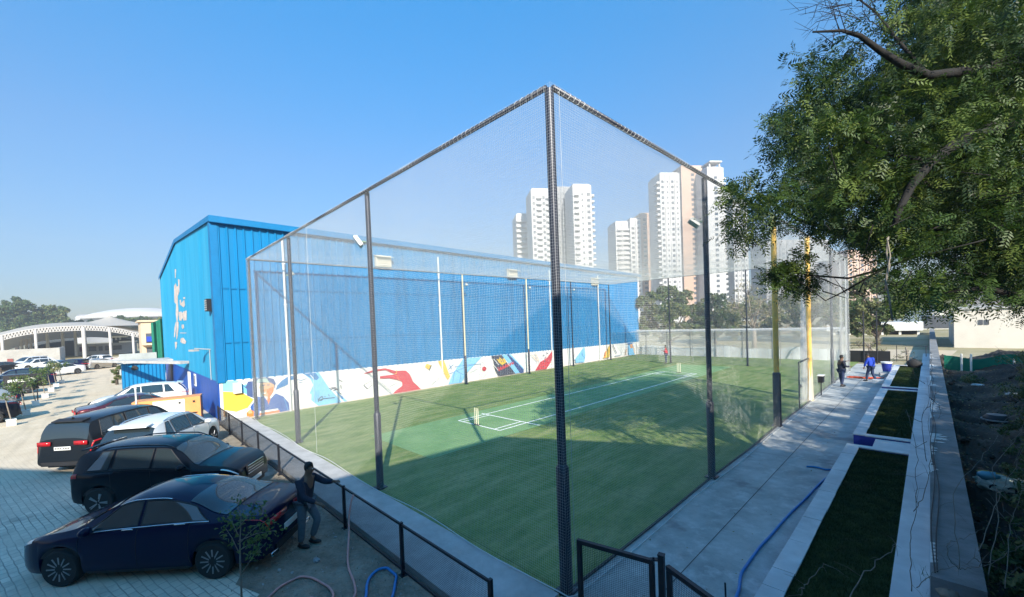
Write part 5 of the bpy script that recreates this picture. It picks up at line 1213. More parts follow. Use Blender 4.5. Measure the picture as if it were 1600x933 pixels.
LG = [M['leaf0'], M['leaf1'], M['leaf2']]; LD = [M['leaf1'], M['dry0'], M['dry1']]
GT = 'trees behind the white canopy'
tree('tall dark green tree at the left edge behind the canopy', [(8, 490, 22), (30, 478, 18), (45, 500, 20), (20, 512, 22), (-20, 490, 30), (60, 512, 16)], 190, GT, LG, leaf=.55, dens=60, ncl=1.5, seed=11)
tree('yellowish green tree right of the tall dark one', [(75, 485, 16), (92, 492, 15), (66, 500, 16), (100, 505, 12), (82, 510, 16)], 200, GT, [M['leaf2'], M['dry0'], M['leaf1']], leaf=.55, dens=60, ncl=1.5, seed=12)
tree('low grey-green tree mass in the middle behind the canopy', [(108, 510, 11), (125, 508, 10), (140, 510, 11), (155, 512, 9)], 215, GT, [M['leaf1'], M['dry0'], M['leaf0']], leaf=.6, dens=50, ncl=1.4, seed=13)
tree('low green trees below the white stadium roof', [(172, 506, 11), (190, 504, 13), (208, 506, 12), (224, 503, 13), (242, 505, 14), (262, 505, 14)], 215, GT, LG, leaf=.6, dens=50, ncl=1.4, seed=14)
tree('green tree behind the beige house', [(205, 520, 8), (216, 525, 9), (228, 520, 9)], 150, GT, LG, leaf=.45, dens=40, ncl=1.2, seed=15)
GR = 'trees behind the far end of the cage'
tree('round olive-green tree just right of the warehouse end', [(1012, 470, 19), (1035, 458, 22), (1060, 462, 20), (1022, 492, 24), (1050, 490, 26), (1072, 485, 18), (1010, 512, 18), (1045, 518, 22), (1075, 515, 16)], 49, GR, [M['leaf1'], M['leaf2'], M['dry0']], leaf=.17, dens=52, ncl=1.2, seed=21)
tree('dull green tree behind the round olive one', [(1100, 480, 18), (1118, 470, 17), (1130, 490, 20), (1095, 500, 17), (1122, 512, 18), (1146, 500, 16), (1105, 520, 14)], 62, GR, [M['leaf0'], M['dry0'], M['leaf1']], leaf=.2, dens=50, ncl=1.1, seed=22)
tree('pale bare-branched tree seen through the far net', [(1168, 455, 26), (1190, 470, 24), (1150, 480, 20), (1205, 490, 20), (1172, 495, 22)], 50, GR, [M['dry0'], M['dry1'], M['dry2']], leaf=.12, dens=12, ncl=.9, seed=23, barkm='bark_pale', bareness=1)
tree('dusty scrub tree behind the yellow posts', [(1225, 470, 20), (1245, 455, 20), (1262, 480, 22), (1235, 500, 22), (1285, 470, 20), (1300, 495, 20)], 58, GR, [M['dry0'], M['leaf1'], M['dry1']], leaf=.17, dens=30, ncl=1.1, seed=24, barkm='bark_pale', bareness=1)
tree('dusty grey-green tree far behind the practice net, right part', [(1205, 505, 14), (1275, 515, 16), (1310, 470, 16), (1180, 520, 13)], 80, GR, [M['dry0'], M['leaf1'], M['dry1']], leaf=.22, dens=40, ncl=1.2, seed=25)
tree('light green tree right of the cage corner', [(1343, 452, 24), (1368, 440, 24), (1392, 455, 24), (1350, 482, 26), (1382, 485, 26), (1345, 510, 18), (1375, 512, 18), (1405, 480, 20)], 50, GR, [M['leaf2'], M['leaf1'], M['dry0']], leaf=.17, dens=52, ncl=1.2, seed=26)
tree('darker tree behind the low shed with a pale roof', [(1405, 470, 16), (1425, 465, 18), (1445, 478, 16), (1412, 488, 14), (1465, 480, 18), (1440, 492, 14)], 95, GR, LG, leaf=.3, dens=50, ncl=1.3, seed=27)
tree('long belt of dry scrub behind the far net', [(1092, 500, 20), (1120, 495, 22), (1150, 490, 24), (1180, 478, 26), (1210, 485, 26), (1240, 475, 28), (1270, 485, 26), (1300, 480, 26), (1320, 505, 20), (1255, 510, 24), (1200, 510, 24), (1150, 515, 22)], 66, GR, [M['dry0'], M['dry1'], M['leaf2']], leaf=.2, dens=44, ncl=1.2, seed=41, barkm='bark_pale')
tree('hazy green trees behind the low shed and the field', [(1330, 485, 18), (1360, 480, 20), (1395, 478, 18), (1425, 480, 20), (1455, 485, 18), (1485, 480, 22), (1310, 490, 16)], 125, GR, [M['leaf1'], M['leaf2'], M['dry0']], leaf=.35, dens=50, ncl=1.4, seed=42)
tree('dark trees behind the pale hall on the right', [(1500, 455, 26), (1545, 450, 28), (1590, 455, 28), (1630, 450, 30)], 75, GR, LG, leaf=.3, dens=46, ncl=1.2, seed=28)
tree('thin bare shrub standing in the path end, right of the cage corner', [(1350, 520, 12), (1365, 535, 12), (1340, 540, 10), (1378, 550, 9)], 38, 'bare shrubs around the walkway end', [M['dry0'], M['dry1']], leaf=.05, dens=14, ncl=.8, seed=31, cat='shrub', name='bare_shrub', bareness=1, barkm='twig')
tree('low bare shrub at the far bed, beside the black bag', [(1405, 560, 9), (1418, 552, 9), (1428, 562, 7)], 34, 'bare shrubs around the walkway end', [M['dry0'], M['leaf1']], leaf=.04, dens=8, ncl=.6, seed=32, cat='shrub', name='bare_shrub', bareness=1, barkm='twig')

# the big overhanging neem
def atn(u, v, d): return at(u, v, d*.72)
trunk0 = np.array([8.4, 4.6, 0.2])
neem = thing('neem_tree', 'big overhanging tree with feathery leaves and dark arching branches filling the right of the picture', 'tree', trunk0)
b = MB()
fork = np.array([7.6, 4.6, 4.0]); b.tube([trunk0-(0, 0, .8), trunk0+(0, 0, 1.0), (7.9, 4.7, 2.8), fork], [.34, .27, .24, .2], 12)
def br(pts, r0, r1, n=8): b.tube(pts, np.linspace(r0, r1, len(pts)), n)
A1 = [fork, atn(1660, 180, 10.5), atn(1600, 188, 9.5), atn(1547, 201, 9), atn(1494, 225, 8.7), atn(1456, 252, 8.5), atn(1424, 290, 8.3), atn(1403, 332, 8.2), atn(1398, 350, 8.2)]
br(A1, .13, .03)
A2 = [fork, atn(1690, 60, 11), atn(1640, 75, 10), atn(1596, 88, 9.5), atn(1535, 108, 9), atn(1490, 114, 8.8), atn(1450, 118, 8.6), atn(1408, 100, 8.5), atn(1376, 80, 8.4), atn(1344, 56, 8.3), atn(1316, 48, 8.3), atn(1270, 50, 8.2)]
br(A2, .12, .012)
br([fork, atn(1620, 330, 10), atn(1540, 305, 9.5), atn(1480, 300, 9.5), atn(1400, 270, 9.8), atn(1330, 280, 10)], .12, .02)
br([fork, atn(1640, 400, 10.5), atn(1560, 380, 10.5), atn(1490, 350, 10.5), atn(1420, 375, 11), atn(1340, 370, 11), atn(1250, 345, 11.5), atn(1180, 300, 11.5)], .13, .015)
br([fork, atn(1700, 480, 10), atn(1620, 470, 9.5), atn(1540, 450, 9.5), atn(1460, 460, 10)], .11, .02)
br([atn(1490, 350, 10.5), atn(1430, 400, 10.5), atn(1380, 420, 10.5), atn(1325, 435, 10.5), atn(1262, 430, 10.3), atn(1215, 418, 10.3)], .04, .006, 6)
br([atn(1380, 420, 10.5), atn(1320, 455, 10), atn(1290, 470, 10), atn(1250, 440, 10)], .02, .005, 5)
br([fork, atn(1560, -60, 11), atn(1480, -80, 10), atn(1400, -40, 9.5), atn(1340, 0, 9)], .12, .02)
br([atn(1450, 118, 8.6), atn(1400, 60, 8.8), atn(1370, 20, 9), atn(1330, -10, 9)], .03, .008, 6)
br([atn(1456, 252, 8.5), atn(1380, 240, 9), atn(1320, 200, 9.3), atn(1270, 170, 9.5)], .035, .008, 6)
rr = random.Random(3)
# fine bare twigs at the top left of the crown
for k in range(46):
    u, v = rr.uniform(1290, 1420), rr.uniform(-30, 75); p = atn(u, v, rr.uniform(8, 9.3)); q = p+np.array([rr.gauss(-.25, .25), rr.gauss(-.1, .25), rr.gauss(.15, .2)]); m_ = (p+q)/2+np.array([0, 0, rr.uniform(-.1, .1)])
    b.tube([p, m_, q], [.007, .005, .002], 3)
    for j in range(3): e = p+(q-p)*rr.random(); b.tube([e, e+np.array([rr.gauss(-.1, .14), rr.gauss(0, .14), rr.gauss(.05, .12)])], [.004, .0015], 3)
for k in range(26):
    u, v = rr.uniform(1270, 1560), rr.uniform(240, 460); p = atn(u, v, rr.uniform(7.8, 9.3)); b.tube([p, p+np.array([rr.gauss(0, .4), rr.gauss(0, .4), rr.gauss(-.05, .2)])], [.010, .003], 4)
b.build('trunk', M['neem_bark'], neem, smooth=True)
b = MB(); b.tube([atn(1388, 370, 8.2), atn(1385, 395, 8.2), atn(1390, 415, 8.2), atn(1384, 440, 8.2), atn(1390, 470, 8.2), atn(1394, 500, 8.2)], .012, 5); b.tube([atn(1386, 372, 8.2), atn(1391, 400, 8.15), atn(1385, 430, 8.2), atn(1383, 455, 8.2)], .010, 5)
b.build('hanging_root', M['twig'], neem, smooth=True)
OUT = [(1332, 30), (1300, 75), (1262, 80), (1246, 112), (1252, 140), (1232, 165), (1215, 188), (1213, 218), (1228, 238), (1262, 246), (1240, 262), (1212, 264), (1200, 292), (1190, 270), (1166, 266), (1149, 288), (1150, 318), (1178, 340), (1152, 350), (1150, 368), (1172, 380),
       (1200, 352), (1240, 340), (1270, 345), (1300, 362), (1330, 372), (1362, 385), (1380, 415), (1405, 445), (1440, 474), (1470, 474), (1505, 452), (1550, 448), (1600, 475), (1680, 490), (1800, 480), (1900, 300), (1880, 0), (1780, -150), (1600, -220), (1480, -160), (1400, -60)]
OUT2 = [(1240, 400), (1214, 404), (1203, 418), (1208, 440), (1232, 442), (1256, 458), (1280, 448), (1282, 428), (1262, 418), (1258, 402)]
def inside(px, py, poly):
    n = len(poly); c = np.zeros(len(px), bool); j = n-1
    for i in range(n):
        xi, yi = poly[i]; xj, yj = poly[j]; cond = ((yi > py) != (yj > py)) & (px < (xj-xi)*(py-yi)/(yj-yi+1e-9)+xi); c ^= cond; j = i
    return c
rg = np.random.default_rng(42)
def crown_pts(poly, ncl, d0, d1):
    xs_ = [p[0] for p in poly]; ys_ = [p[1] for p in poly]; u = rg.uniform(min(xs_), max(xs_), ncl*3); v = rg.uniform(min(ys_), max(ys_), ncl*3); k = inside(u, v, poly); u, v = u[k][:ncl], v[k][:ncl]
    return u, v, rg.uniform(d0, d1, len(u))
def sprays(u, v, d, per, spread, parent, mats, name='foliage', rl=(.18, .30), lf=(.065, .10), npair=6):
    C_ = np.array([atn(a, c, e) for a, c, e in zip(u, v, d)]) if v is not None else np.asarray(u); k = len(C_)
    P = np.repeat(C_, per, 0)+rg.normal(0, spread, (k*per, 3))*np.array([1, 1, .75]); n = len(P)
    od = np.repeat(rg.normal(0, 1, (k, 3)), per, 0)*.7+rg.normal(0, 1, (n, 3))*.6+np.array([-.25, -.1, -.35]); od /= np.linalg.norm(od, axis=1)[:, None]
    sd_ = np.cross(od, rg.normal(0, .5, (n, 3))+np.array([0, 0, 1.])); sd_ /= np.linalg.norm(sd_, axis=1)[:, None]+1e-9
    rl_ = rg.uniform(*rl, n); Vs = []
    for i in range(npair):
        t_ = (i+.7)/npair
        for s_ in (-1, 1):
            bp = P+od*(rl_*t_)[:, None]+np.array([0, 0, -.06])*(t_**2); ld = od*.55+sd_*s_*.85+np.array([0, 0, -.22])+rg.normal(0, .12, (n, 3)); ld /= np.linalg.norm(ld, axis=1)[:, None]
            l_ = (rg.uniform(*lf, n)*(1-.3*abs(t_-.5)))[:, None]; wv = np.cross(ld, np.cross(od, sd_)); wv /= np.linalg.norm(wv, axis=1)[:, None]+1e-9
            w_ = l_*.15; Vs.append(np.stack([bp, bp+ld*l_*.42+wv*w_, bp+ld*l_, bp+ld*l_*.42-wv*w_], 1))
    V = np.stack(Vs, 1).reshape(-1, 3); m_ = npair*2
    cm = np.repeat(rg.choice(3, k, p=[.44, .42, .14]), per); sw = rg.random(n) < .22; cm = np.where(sw, rg.integers(0, 3, n), cm); mi = np.repeat(cm, m_)
    o = raw_mesh(name, V, np.arange(len(V)).reshape(-1, 4), mats, mi, parent, WPOS[parent.name]); return o
NM = [M['neem0'], M['neem1'], M['neem2']]
u, v, d = crown_pts([p for p in OUT], 2300, 8.3, 12.5)
# thin the crown where the sky shows (upper left) and along the lower gap band
void = np.sin(u*.031+v*.017+1.3)*np.sin(v*.043-u*.011)+.55*np.sin(u*.083+d*1.1)*np.sin(v*.071+2)
keep = (rg.random(len(u)) < np.where((u < 1420) & (v < 90), .22, 1.0)*np.where(void > .34, .08, 1.0)*np.where(void < -.75, .35, 1)*np.where((u > 1395) & (u < 1530) & (v > 392) & (v < 432), .22, 1.0)*np.where((u > 1290) & (u < 1350) & (v > 380), .6, 1)*np.where(u > 1650, .45, 1)*np.where(v < -60, .5, 1)) & ~((u < 1330) & (v < 60))
sprays(u[keep], v[keep], d[keep], 19, .17, neem, NM)
u, v, d = crown_pts(OUT2, 26, 10.2, 10.8); sprays(u, v, d, 14, .09, neem, NM)
# a denser inner mass, deeper in
u, v, d = crown_pts([(1330, 150), (1290, 250), (1260, 310), (1310, 345), (1390, 380), (1430, 440), (1500, 430), (1600, 460), (1800, 500), (1900, 0), (1500, 20), (1400, 100)], 950, 11, 14.0)
keep = rg.random(len(u)) < np.where((u > 1395) & (u < 1530) & (v > 385) & (v < 435), .15, 1.0)
sprays(u[keep], v[keep], d[keep], 18, .26, neem, NM, rl=(.2, .34), lf=(.07, .11))

# unseen crown lobe added beyond the right edge to shade the visible leaves
th = rg.normal(0, 1, (700, 3)); th /= np.linalg.norm(th, axis=1)[:, None]; Cw = np.array([8.8, 2.4, 4.4])+th*rg.uniform(.35, 1, (700, 1))**.5*np.array([2.6, 3.0, 1.4])
sprays(Cw, None, None, 16, .26, neem, NM, rl=(.2, .34), lf=(.08, .12))

# row of unseen trees added along the bank to shade the walkway
def shade_caster_tree(label, x, y, h, r, seed, ncl=44, mats=None):
    rr = random.Random(seed); rg2 = np.random.default_rng(seed); z0 = hgt_bank(x, y)-.2
    t_ = thing('shade_caster_tree', label, 'tree', (x, y, z0), 'unseen trees added on the bank for shade'); b = MB(); tips = []
    limbs(b, (x, y, z0), (0, 0, 1), h*.42, .16, 3, rr, tips, .6, .15, 8); b.build('trunk', M['bark'], t_, smooth=True)
    cs, rs = [], []
    for _ in range(ncl):
        a = rg2.normal(0, 1, 3); a /= np.linalg.norm(a); cs.append(np.array([x, y, h*.68])+a*np.array([r, r, h*.30])*rg2.uniform(.4, 1)); rs.append(rg2.uniform(.35, .7))
    leaves('crown', cs, rs, 210, .065, mats or LG, t_, seed=seed, aspect=.35); return t_
BT = ['nearest', 'second', 'third', 'fourth', 'fifth', 'sixth', 'seventh', 'eighth']
for i, (x, y, h, r) in enumerate([(10.9, 2.5, 6.1, 2.0), (10.7, 6.0, 6.1, 2.3), (10.5, 9.6, 6.1, 2.3), (10.6, 13.0, 6.1, 2.3), (10.5, 16.6, 6.0, 2.3), (10.9, 20.4, 6.0, 2.3), (11.8, 24.6, 6.0, 2.4), (13.4, 29, 6.0, 2.4)]):
    shade_caster_tree('%s tree of an unseen row added along the bank to shade the walkway' % BT[i], x, y, h, r, 5+i, ncl=88)
# tangled undergrowth
nu_ = 1300; ux = rng.uniform(0, 1, nu_)**.8; uy = rng.uniform(1.5, 32, nu_); xe = 4.28+.1*(uy+5); ux = xe-np.where(uy < 15, .85, .30)+ux*6.0; uh = np.array([hgt_bank(a, b_) for a, b_ in zip(ux, uy)])
ue = uh+rng.uniform(.05, 1, nu_)*np.clip((ux-xe+.75)*1.15, .15, 3.4)
uo = thing('undergrowth', 'dense tangled undergrowth in shade on the bank at the right edge', 'undergrowth', (8, 12, 0)); uo['kind'] = 'stuff'
leaves('leaf_mass', np.stack([ux, uy, ue], 1), np.clip(.12+(ux-xe+.3)*.3, .12, .45), 90, .042, [M['leaf0'], M['leaf1'], M['dry0'], M['leaf0']], uo, seed=404, aspect=.4)
b = MB(); rr = random.Random(8)
for k in range(520):
    i = rr.randrange(nu_); p = np.array([ux[i], uy[i], uh[i]-.05]); q = np.array([ux[i], uy[i], ue[i]])+np.array([rr.gauss(0, .5), rr.gauss(0, .5), rr.uniform(.1, .7)]); m_ = (p+q)/2+np.array([rr.gauss(0, .15), rr.gauss(0, .15), .1]); b.tube([p, m_, q], [.010, .007, .003], 3)
b.build('stems', M['twig'], uo)

# undergrowth on the bank
def bush(label, x, y, r, h, seed, mats, n=12, group='bushes on the shaded bank', leaf=.05):
    rg2 = np.random.default_rng(seed); z0 = hgt_bank(x, y); t_ = thing('bush', label, 'bush', (x, y, z0), group); b = MB(); cs = []
    for k in range(n):
        a = rg2.uniform(0, 6.28); q = np.array([x, y, z0])+np.array([math.cos(a)*r*rg2.uniform(.2, 1), math.sin(a)*r*rg2.uniform(.2, 1), h*rg2.uniform(.3, 1)]); cs.append(q)
        b.tube([(x, y, z0-.05), (np.array([x, y, z0])+q)/2+rg2.normal(0, .08, 3), q+rg2.normal(0, .1, 3)], [.014, .009, .003], 4)
    b.build('stem', M['twig'], t_, smooth=True); leaves('foliage', cs, rg2.uniform(.15, .3, n)*max(1, r), 70, leaf, mats, t_, seed=seed, aspect=.4); return t_
for i, (x, y, r, h, s, lb) in enumerate([(5.85, 7.4, .5, .8, 1, 'dusty bush at the right edge, beside the white sack'), (6.45, 14.2, .7, 1.0, 2, 'leafy bush on the bank just in front of the upturned basin, at the right edge'), (5.45, 4.4, .5, .7, 3, 'bush nearest the viewer on the right edge'),
        (6.2, 11.0, .6, 1.0, 4, 'dark bush below the deep shade at the right edge'), (6.7, 20.5, .7, .7, 5, 'small bush in the middle of the bank beyond the basin'), (7.3, 26, 1.0, 1.1, 6, 'bush in front of the green shade net, right part'), (5.6, 27.5, .5, .5, 7, 'low bush beside the wall near the green shade net'),
        (5.75, 5.9, .5, 1.1, 8, 'tall dark bush at the lower right edge')]): bush(lb, x, y, r, h, 60+s, [M['leaf0'], M['leaf1'], M['dry0']])
# foreground grass tuft and bare stems rising at the lower right
fg = MB(); rr = random.Random(9)
nb = 5200; x = rng.uniform(4.0, 7.5, nb); y = rng.uniform(-.6, 3.6, nb); z = np.array([hgt_bank(max(a, 4.66), c) for a, c in zip(x, y)]); z = np.where(x < 4.62, np.maximum(z, .35+.25*(3.0-y)*.3), z)
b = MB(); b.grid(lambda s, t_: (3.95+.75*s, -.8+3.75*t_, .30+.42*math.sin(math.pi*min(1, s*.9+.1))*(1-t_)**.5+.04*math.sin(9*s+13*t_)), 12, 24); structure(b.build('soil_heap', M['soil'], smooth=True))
a = rng.uniform(0, 6.28, nb); hh = rng.uniform(.05, .16, nb); P = np.stack([x, y, z], 1); dx = np.stack([np.cos(a), np.sin(a), 0*a], 1)*.004
tp = P+np.stack([rng.normal(0, .05, nb), rng.normal(0, .05, nb), hh], 1)
o = raw_mesh('wild_grass', np.stack([P-dx, P+dx, tp], 1).reshape(-1, 3), np.arange(nb*3).reshape(-1, 3), [M['leaf1']], None, None, (5.5, 1.5, 0)); tag(o, 'short wild grass on the soil at the lower right corner', 'grass', kind='stuff')
def stems(label, paths, r, m, name='bare_twig', cat='twigs', group=None):
    b = MB()
    rs_ = random.Random(int(paths[0][0][0]))
    for p in paths:
        Q = np.array([at(*q) for q in p]); k_ = len(Q); fs = [pchip(np.arange(k_), Q[:, i]) for i in range(3)] if k_ > 2 else None
        P_ = [[f_(t) for f_ in fs] for t in np.linspace(0, k_-1, k_*5)] if fs else Q
        P_ = np.array(P_)+np.array([[rs_.gauss(0, .008) for _ in range(3)] for _ in P_]); b.tube(P_, np.linspace(r*.6, r*.2, len(P_)), 5)
        for _ in range(5):
            i = rs_.randrange(1, len(P_)); e = P_[i]; d_ = np.array([rs_.gauss(0, .12), rs_.gauss(0, .12), rs_.gauss(.05, .1)]); b.tube([e, e+d_*.5+(0, 0, .02), e+d_], [r*.25, r*.18, r*.08], 3)
    tag(b.build(name, m, smooth=True), label, cat, group)
GS = 'bare twigs leaning over the wall'
stems('long bare twig rising along the pale ledge at the lower right', [[(1425, 925, 4.6), (1422, 860, 4.7), (1430, 800, 4.8), (1432, 720, 4.9), (1418, 640, 5.0)], [(1430, 800, 4.8), (1445, 770, 4.9), (1455, 720, 5.0), (1453, 650, 5.2)]], .009, M['twig'], group=GS)
stems('pale twig slanting up to the right across the nearest bed edge', [[(1325, 933, 4.4), (1350, 900, 4.4), (1385, 865, 4.4), (1402, 848, 4.4)]], .012, M['twig'], group=GS)
stems('short pale stick standing in the nearest bed', [[(1250, 930, 4.5), (1262, 908, 4.4), (1287, 882, 4.3)]], .012, M['twig'], group=GS)
stems('curved bare twig arching over the grey wall top', [[(1500, 890, 5.0), (1482, 870, 5.0), (1480, 850, 5.0), (1510, 838, 5.2), (1540, 825, 5.4)], [(1500, 890, 5.0), (1530, 885, 5.1), (1570, 870, 5.3)]], .008, M['twig'], group=GS)
stems('tangle of thin bare stems in front of the soil bank at the right', [[(1500, 890, 5.2), (1490, 780, 5.5), (1530, 720, 5.8), (1560, 680, 6.2)], [(1545, 900, 5.2), (1560, 800, 5.6), (1550, 740, 5.8), (1585, 690, 6.2), (1600, 660, 6.4)], [(1570, 920, 5.0), (1580, 820, 5.4), (1600, 760, 5.6)], [(1520, 870, 5.2), (1545, 880, 5.3), (1600, 850, 5.6)], [(1430, 920, 5), (1470, 890, 5), (1520, 880, 5.2)], [(1530, 860, 5.3), (1565, 770, 5.8), (1600, 700, 6)]], .009, M['twig'], group=GS)
stems('dead brush with small curled twigs on the wall top near the middle bed', [[(1448, 720, 9.5), (1440, 660, 10.5), (1452, 620, 12), (1448, 590, 14)], [(1440, 660, 10.5), (1420, 650, 11), (1412, 640, 11.5)], [(1452, 620, 12), (1470, 640, 11.6), (1466, 655, 11.4)], [(1448, 690, 10), (1430, 700, 9.8)], [(1445, 600, 13), (1432, 590, 13.4), (1425, 575, 14)], [(1446, 640, 11), (1460, 625, 11.2), (1462, 605, 11.6)]], .012, M['bark'], group=GS)
b = MB(); b.lathe([(.05, 0), (.09, .05), (.06, .25), (.045, .5), (.05, .62)], (4.28, 1.9, .30), 9); b.ball((4.25, 1.95, .95), (.1, .1, .06), 8, jit=.2); tag(b.build('tree_stump', M['bark_pale'], smooth=True), 'broken pale tree stump at the bottom edge beside the ledge', 'stump')

# ------------------------------------------------------------------ sapling by the sedan
sp = thing('sapling', 'slender young tree with small green leaves in front of the navy sedan tail', 'sapling', (-3.55, -3.75, 0))
b = MB(); q0 = np.array([-3.55, -3.75, 0.]); S1 = [q0, q0+(.02, .0, .6), q0+(-.02, .02, 1.05), q0+(.0, .05, 1.45), q0+(.05, .0, 1.75)]
b.tube(S1, [.016, .013, .010, .007, .004], 6)
tips = []
for (z_, dx_, dy_, dz_) in ((.55, .38, .30, .55), (.9, -.12, -.14, .42), (1.05, .30, .32, .35), (1.2, -.18, -.1, .28), (1.3, .2, .25, .3), (1.1, .42, .42, .15), (.95, .25, .2, .1)):
    p = q0+np.array([0, 0, z_]); e = p+np.array([dx_, dy_, dz_]); b.tube([p, (p+e)/2+(0, 0, .04), e], [.008, .006, .003], 5); tips += [e, (p+e)/2+(0, 0, .03), p*.25+e*.75]
tips.append(S1[-1]); tips.append(S1[-2]); b.build('stem', M['twig'], sp, smooth=True)
leaves('foliage', tips, .16, 17, .036, [mat('sapling_leaf', (0.06, 0.12, 0.025), .5, trans=.3, sub=(.12, .2, .04)), M['leaf1']], sp, seed=77, aspect=.5)

# ------------------------------------------------------------------ hoses
def hose(label, pts, r, m, zs=None, group=None):
    P = np.array([[p[0], p[1], (p[2] if len(p) > 2 else r+.012)] for p in pts]); k = len(P); t0 = np.arange(k); f = [pchip(t0, P[:, i]) for i in range(3)]
    T = np.linspace(0, k-1, k*9); Q = [(f[0](t), f[1](t), f[2](t)+.0) for t in T]
    b = MB(); b.tube(Q, r, 9); return tag(b.build('hose', m, smooth=True), label, 'hose', group)
hp = m1.matrix_world
hose('long pink hose hanging from the fence top and snaking over the dirt', [(-4.28, -1.60, .94), (-4.27, -1.66, .80), (-4.25, -1.72, .55), (-4.10, -1.80, .28), (-3.75, -1.98, .06), (-3.33, -2.14), (-2.85, -2.25), (-2.48, -2.40), (-2.30, -2.75), (-2.35, -3.1)], .019, M['pink_hose'])
hose('pink hose loop lying on the dirt at the bottom edge', [(-3.2, -3.9), (-3.50, -3.42), (-3.70, -3.12), (-3.73, -2.88), (-3.55, -2.72), (-3.25, -2.64), (-3.0, -2.60), (-2.8, -2.62), (-2.66, -2.72), (-2.6, -3.0)], .019, M['pink_hose'])
hose('short end of rusty pink hose inside the loop', [(-3.05, -3.25), (-3.0, -3.0), (-2.95, -2.88)], .022, M['pink_hose'])
hose('blue hose bent in a loop on the dirt beside the wire fence', [(-2.05, -2.55), (-2.29, -2.30), (-2.60, -2.13), (-2.78, -1.98), (-2.86, -1.80), (-2.76, -1.66), (-2.50, -1.66), (-2.25, -1.80), (-1.98, -2.0), (-1.8, -2.2)], .024, M['blue_hose'])
hose('long blue hose curving along the walkway beside the nearest bed', [(2.05, 1.3, .06), (1.99, 1.8, .06), (1.88, 2.4, .06), (1.88, 3.2, .06), (1.92, 3.9, .06), (1.97, 5.0, .06), (2.07, 6.2, .06), (2.15, 7.4, .06), (2.24, 8.2, .06), (2.30, 8.7, .06)], .024, M['blue_hose'])
hose('short end of blue hose on the walkway further along the first bed', [(2.3, 8.9, .06), (2.1, 8.7, .06), (1.88, 8.75, .06), (1.68, 8.65, .06)], .022, M['blue_hose'])
# stones and litter on the dirt
rr = random.Random(4)
for k in range(26):
    x, y = rr.uniform(-7.5, -.6), rr.uniform(-3.7, -1.75); b = MB(); s_ = rr.uniform(.015, .045); b.ball((x, y, s_*.5), (s_, s_*rr.uniform(.6, 1), s_*.6), 7, jit=.25); o = b.build('pebble', M['concrete_lt']); tag(o, 'small pale stone loose on the bare dirt beside the wire fence', 'stone', 'loose stones on the dirt')
b = MB(); b.ball((-4.05, -2.45, .03), (.09, .06, .04), 9, jit=.2); tag(b.build('rock', M['concrete']), 'fist-sized grey rock on the dirt between the man and the pink hose', 'rock')
# sand heap and rubble by the fence at white car's nose
b = MB(); b.grid(lambda s, t_: (-13.6+3.6*s, -2.5+1.0*t_, .004+.30*math.sin(math.pi*s)*math.sin(math.pi*t_)*(1+.3*math.sin(11*s)*math.sin(9*t_))), 24, 12); tag(b.build('rubble_heap', mat('rubble', (0.36, 0.31, 0.26), .95, var=.35, scale=4, bump=1, bscale=12), smooth=True), 'low heap of crumpled sheeting and rubble between the fence and the white crossover', 'rubble')

# ------------------------------------------------------------------ things on the walkway and bank
p = onx(1282, 592, 0.18)
t_ = thing('metal_box', 'small grey metal box with a pale lid fixed outside the net beyond the yellow post', 'box', (.2, p[1], p[2])); b = MB(); b.box((.2, p[1], p[2]), (.22, .5, .34)); b.build('case', M['clad_trim'] if False else M['rim_dark'], t_)
b = MB(); b.box((.2, p[1], p[2]+.185), (.27, .56, .03)); b.build('lid', M['white_paint'], t_); b = MB(); b.cyl((.2, p[1], .03), (.2, p[1], p[2]-.17), .025, n=8); b.build('leg', M['black_metal'], t_)
t_ = thing('bucket', 'dark blue bucket with a white rim on the walkway end', 'bucket', (2.15, 30.6, .04)); b = MB(); b.lathe([(.19, .05), (.27, .60), (.25, .60), (.17, .08)], (2.15, 30.6, .27), 20); b.build('tub', M['deep_blue'], t_, smooth='auto'); b = MB(); b.lathe([(.275, .57), (.29, .66), (.26, .66)], (2.15, 30.6, .27), 20); b.build('rim', M['white_paint'], t_)
b = MB(); b.box((2.2, 30.3, .15), (.75, .6, .2), .2); tag(b.build('pallet_box', M['concrete_lt']), 'low pale box under the dark blue bucket', 'box')
b = MB(); b.box((2.0, 26.6, .16), (.5, .35, .22), .1); tag(b.build('white_block', M['white_paint']), 'white block on the walkway beside the far bed', 'block')
rr = random.Random(12); b = MB()
for k in range(8):
    P = [(1.25+rr.uniform(-.9, .9), 28.6+rr.uniform(-.35, .35), .07+.03*j*.3) for j in range(5)]; b.tube(P, .03, 6)
tag(b.build('tangled_hose', M['orange_red'], smooth=True), 'orange-red tangle of hose at the feet of the man in blue', 'hose')
b = MB(); b.ball((3.35, 33.6, .55), (.40, .36, .32), 12, jit=.14); tag(b.build('rubbish_bag', M['rubber'], smooth=True), 'black rubbish bag slumped on the far end of the last bed', 'bag')
def bk(x, y, z): return (x, y, hgt_bank(x, y)+z)
t_ = thing('sack', 'torn pale green-white sack lying on the dark bank beside the wall', 'sack', bk(5.15, 8.4, 0)); b = MB(); c = np.array(bk(5.15, 8.4, .22)); b.ball(c, (.34, .28, .20), 22, jit=.11); b.ball(c+(.30, .12, .05), (.2, .16, .12), 16, jit=.2); b.ball(c+(-.1, .22, -.02), (.26, .2, .12), 16, jit=.2); b.build('body', M['sack'], t_)
b = MB()
for cx2, rz_ in ((-.10, 0), (.14, 0)): b.tube([c+np.array([cx2+.06*math.cos(a), -.27+.04*abs(math.cos(a)), -.02+.075*math.sin(a)]) for a in np.linspace(0, 2*math.pi, 14)], .018, 5)
b.build('print', M['dark_print'] if 'dark_print' in M else M['black_plastic'], t_)
